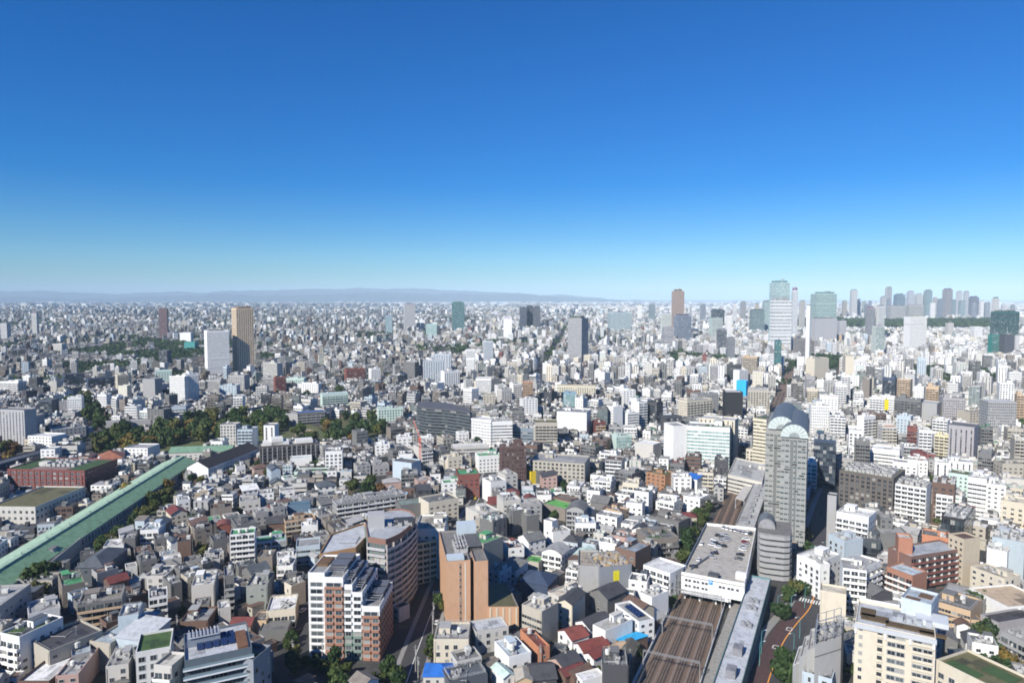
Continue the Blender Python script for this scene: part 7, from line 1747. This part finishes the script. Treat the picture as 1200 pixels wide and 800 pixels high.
def crane():
    d = 560; x = (491 - 600) * d / FPX; e = empty('tower_crane', (x, d, 0)); tag(e, 'slim red tower crane standing at the pale blue scaffolded block', 'crane'); m = FM((.55, .09, .04), .5, 0, .1); H_ = 33
    g = MB()
    for a, b in ((-.8, -.8), (.8, -.8), (.8, .8), (-.8, .8)): g.tube((a, b, 0), (a, b, H_), .14, n=4)
    for k in range(16):
        z = k * 2.05
        for (a, b), (c, f) in zip(((-.8, -.8), (.8, -.8), (.8, .8), (-.8, .8)), ((.8, -.8), (.8, .8), (-.8, .8), (-.8, -.8))): g.tube((a, b, z), (c, f, z + 2.05), .09, n=4); g.tube((a, b, z), (c, f, z), .09, n=4)
    g.obj('mast', [m], e); g = MB(); g.box((0, 0, H_ + .9), (2.4, 2.4, 1.8)); g.obj('cab', [m], e)
    g = MB()
    for y in (-.5, .5): g.tube((0, y, H_ + 1.5), (-6.5, y + 8, H_ + 15), .14, n=4)
    g.tube((0, 0, H_ + 2.4), (-6.5, 8, H_ + 16), .12, n=4)
    for k in range(9): t = k / 9; g.tube((-6.5 * t, -.5 + 8 * t, H_ + 1.5 + 13.5 * t), (-6.5 * (t + .1), .5 + 8 * (t + .1), H_ + 1.5 + 13.5 * (t + .1)), .08, n=4)
    g.obj('jib', [m], e); g = MB(); g.box((2.6, -2, H_ + 1.0), (3, 2, 1.6)); g.obj('counterweight', [MSTEEL], e)
crane()
def mast_light(px, py, h, label):
    x, y = at(px, py); e = empty('site_crane', (x, y, 0)); tag(e, label, 'crane'); m = FM((.40, .12, .09), .5, 0, .1); g = MB(); g.tube((0, 0, 0), (0, 0, 5), .5, n=6); g.obj('base', [m], e); g = MB(); g.tube((0, 0, 5), (-5, 1, h), .22, n=5, r2=.12); g.obj('boom', [m], e)
mast_light(741, 672, 24, 'thin red-brown crane boom beside the half-demolished block')
def panel(px0, py0, px1, py1, dist, col, label, name='sign_panel'):
    x0, x1 = (px0 - 600) * dist / FPX, (px1 - 600) * dist / FPX; z1, z0 = CAMH - (py0 - HORIZ) * dist / FPX, CAMH - (py1 - HORIZ) * dist / FPX
    g = MB(); g.box(((x1 - x0) / 2, 0, (z1 - z0) / 2), (x1 - x0, .5, z1 - z0), PAL[col] if isinstance(col, str) else col); o = g.obj(name, [FM(col, .5, 0, .08)], None, (x0, dist, z0)); tag(o, label, 'sign')
    g = MB()
    for x in (.3, x1 - x0 - .3): g.box((x, .45, (z1 - z0) / 2), (.2, .4, z1 - z0), (.2, .2, .2))
    g.obj('bracket', [MSTEEL], o)
panel(1040, 468.5, 1044.5, 481, 818, (.80, .62, .01), 'tall bright yellow sign panel on the side of a white block'); panel(554, 559, 560, 567, 515, (.05, .35, .62), 'blue and white sign panel at the corner of the dark brick block')
poly = [r for r in ROWS if r[9] and r[9].startswith('half-demolished block in dark')][0][0]; h = 13.5
a, b = Vector(poly[0]), Vector(poly[1]); d, nn, l = edge_frame(a, b); p = a + d * l * .52 + nn * .1; g = MB(); g.box((0, 0, 0), (l * .19, .12, 5.2)); o = g.obj('poster', [FM((.62, .55, .02), .6, 0, .2)], None, (p.x, p.y, h - 4.2)); o.rotation_euler = (0, 0, math.atan2(d.y, d.x)); tag(o, 'yellow poster hung on the dark sheeting of the half-demolished block', 'poster')
rub = random.Random(3); g = MB()
for k in range(90):
    s, t = rub.uniform(.03, .97), rub.uniform(.05, .95); q = Vector(poly[0]).lerp(Vector(poly[1]), s) - nn * t * 19; c = rub.choice(((.45, .38, .30), (.35, .31, .27), (.5, .36, .16), (.5, .48, .45))); g.box((q.x - a.x, q.y - a.y, rub.uniform(.2, .7)), (rub.uniform(.6, 2.6), rub.uniform(.5, 2), rub.uniform(.5, 2)), c, 0, rub.uniform(0, 3))
o = g.obj('rubble', [MR], None, (a.x, a.y, h + .1)); o['kind'] = 'stuff'

# ---------------------------------------------------------------- distant hills
mh, t, b = mat('hill_forest'); t.links.new(RAMP(t, NOISE(t, N(t, 'ShaderNodeNewGeometry').outputs['Position'], .0012, 5), [(.3, (.03, .045, .04)), (.7, (.06, .07, .055))]), b.inputs['Base Color']); b.inputs['Roughness'].default_value = .9
def hills(dist, pts, depth, seed):
    r = np.random.default_rng(seed); xs = np.linspace(pts[0][0], pts[-1][0], 260); ys = np.interp(xs, [p[0] for p in pts], [p[1] for p in pts]); j = np.convolve(r.normal(0, 1, 300), np.ones(7) / 7, 'same')[:260] * .9 + np.convolve(r.normal(0, 1, 300), np.ones(25) / 25, 'same')[:260] * 1.6
    g = MB(); rows = []
    for k, (f, q) in enumerate(((0, 0), (.25, .45), (.55, 1.0), (.8, .55), (1.0, 0))):
        dd = dist + depth * (f - .55); jj = j + np.convolve(r.normal(0, 1, 300), np.ones(5) / 5, 'same')[:260] * (.7 if k in (1, 3) else 0)
        top = CAMH - (ys - np.clip(jj * 1.7, -3, 3.5) * (ys < 352) - HORIZ) * dist / FPX; rows.append([((x - 600) * dist / FPX, dd, max(z, 0) * q - 4) for x, z in zip(xs, top)])
    for a, c in zip(rows, rows[1:]):
        for i in range(259): g.face([a[i], a[i + 1], c[i + 1], c[i]])
    o = g.obj('hills', [mh]); o['kind'] = 'structure'
hills(26000, [(-200, 346), (0, 347.5), (100, 348), (200, 346.5), (300, 345), (420, 343.5), (520, 344), (600, 345), (680, 348), (720, 351.5), (760, 354)], 4500, 4)
hills(31000, [(-200, 341), (60, 341), (140, 344), (210, 341.5), (300, 340), (410, 338), (480, 339), (560, 342), (640, 345), (700, 348), (780, 352), (860, 355)], 5000, 6)

# ---------------------------------------------------------------- the air
m = bpy.data.materials.new('haze_air'); m.use_nodes = True; t = m.node_tree; t.nodes.remove(t.nodes['Principled BSDF'])
v = t.nodes.new('ShaderNodeVolumePrincipled'); v.inputs['Color'].default_value = (.62, .82, 1.0, 1); v.inputs['Density'].default_value = HAZE_DENSITY; v.inputs['Anisotropy'].default_value = -0.3
t.links.new(v.outputs[0], t.nodes['Material Output'].inputs['Volume'])
g = MB(); E_ = 38000; g.prism([(-E_, -3000), (E_, -3000), (E_, E_), (-E_, E_)], -5.5, 760, (.5, .5, .5), bottom=True); o = g.obj('haze', [m]); o['kind'] = 'stuff'
resolve_labels()
for o in bpy.data.objects:
    if o.get('label') and len(o['label'].split()) > 16: print('LONG', o.name, o['label'])
print('objects', len(bpy.data.objects))
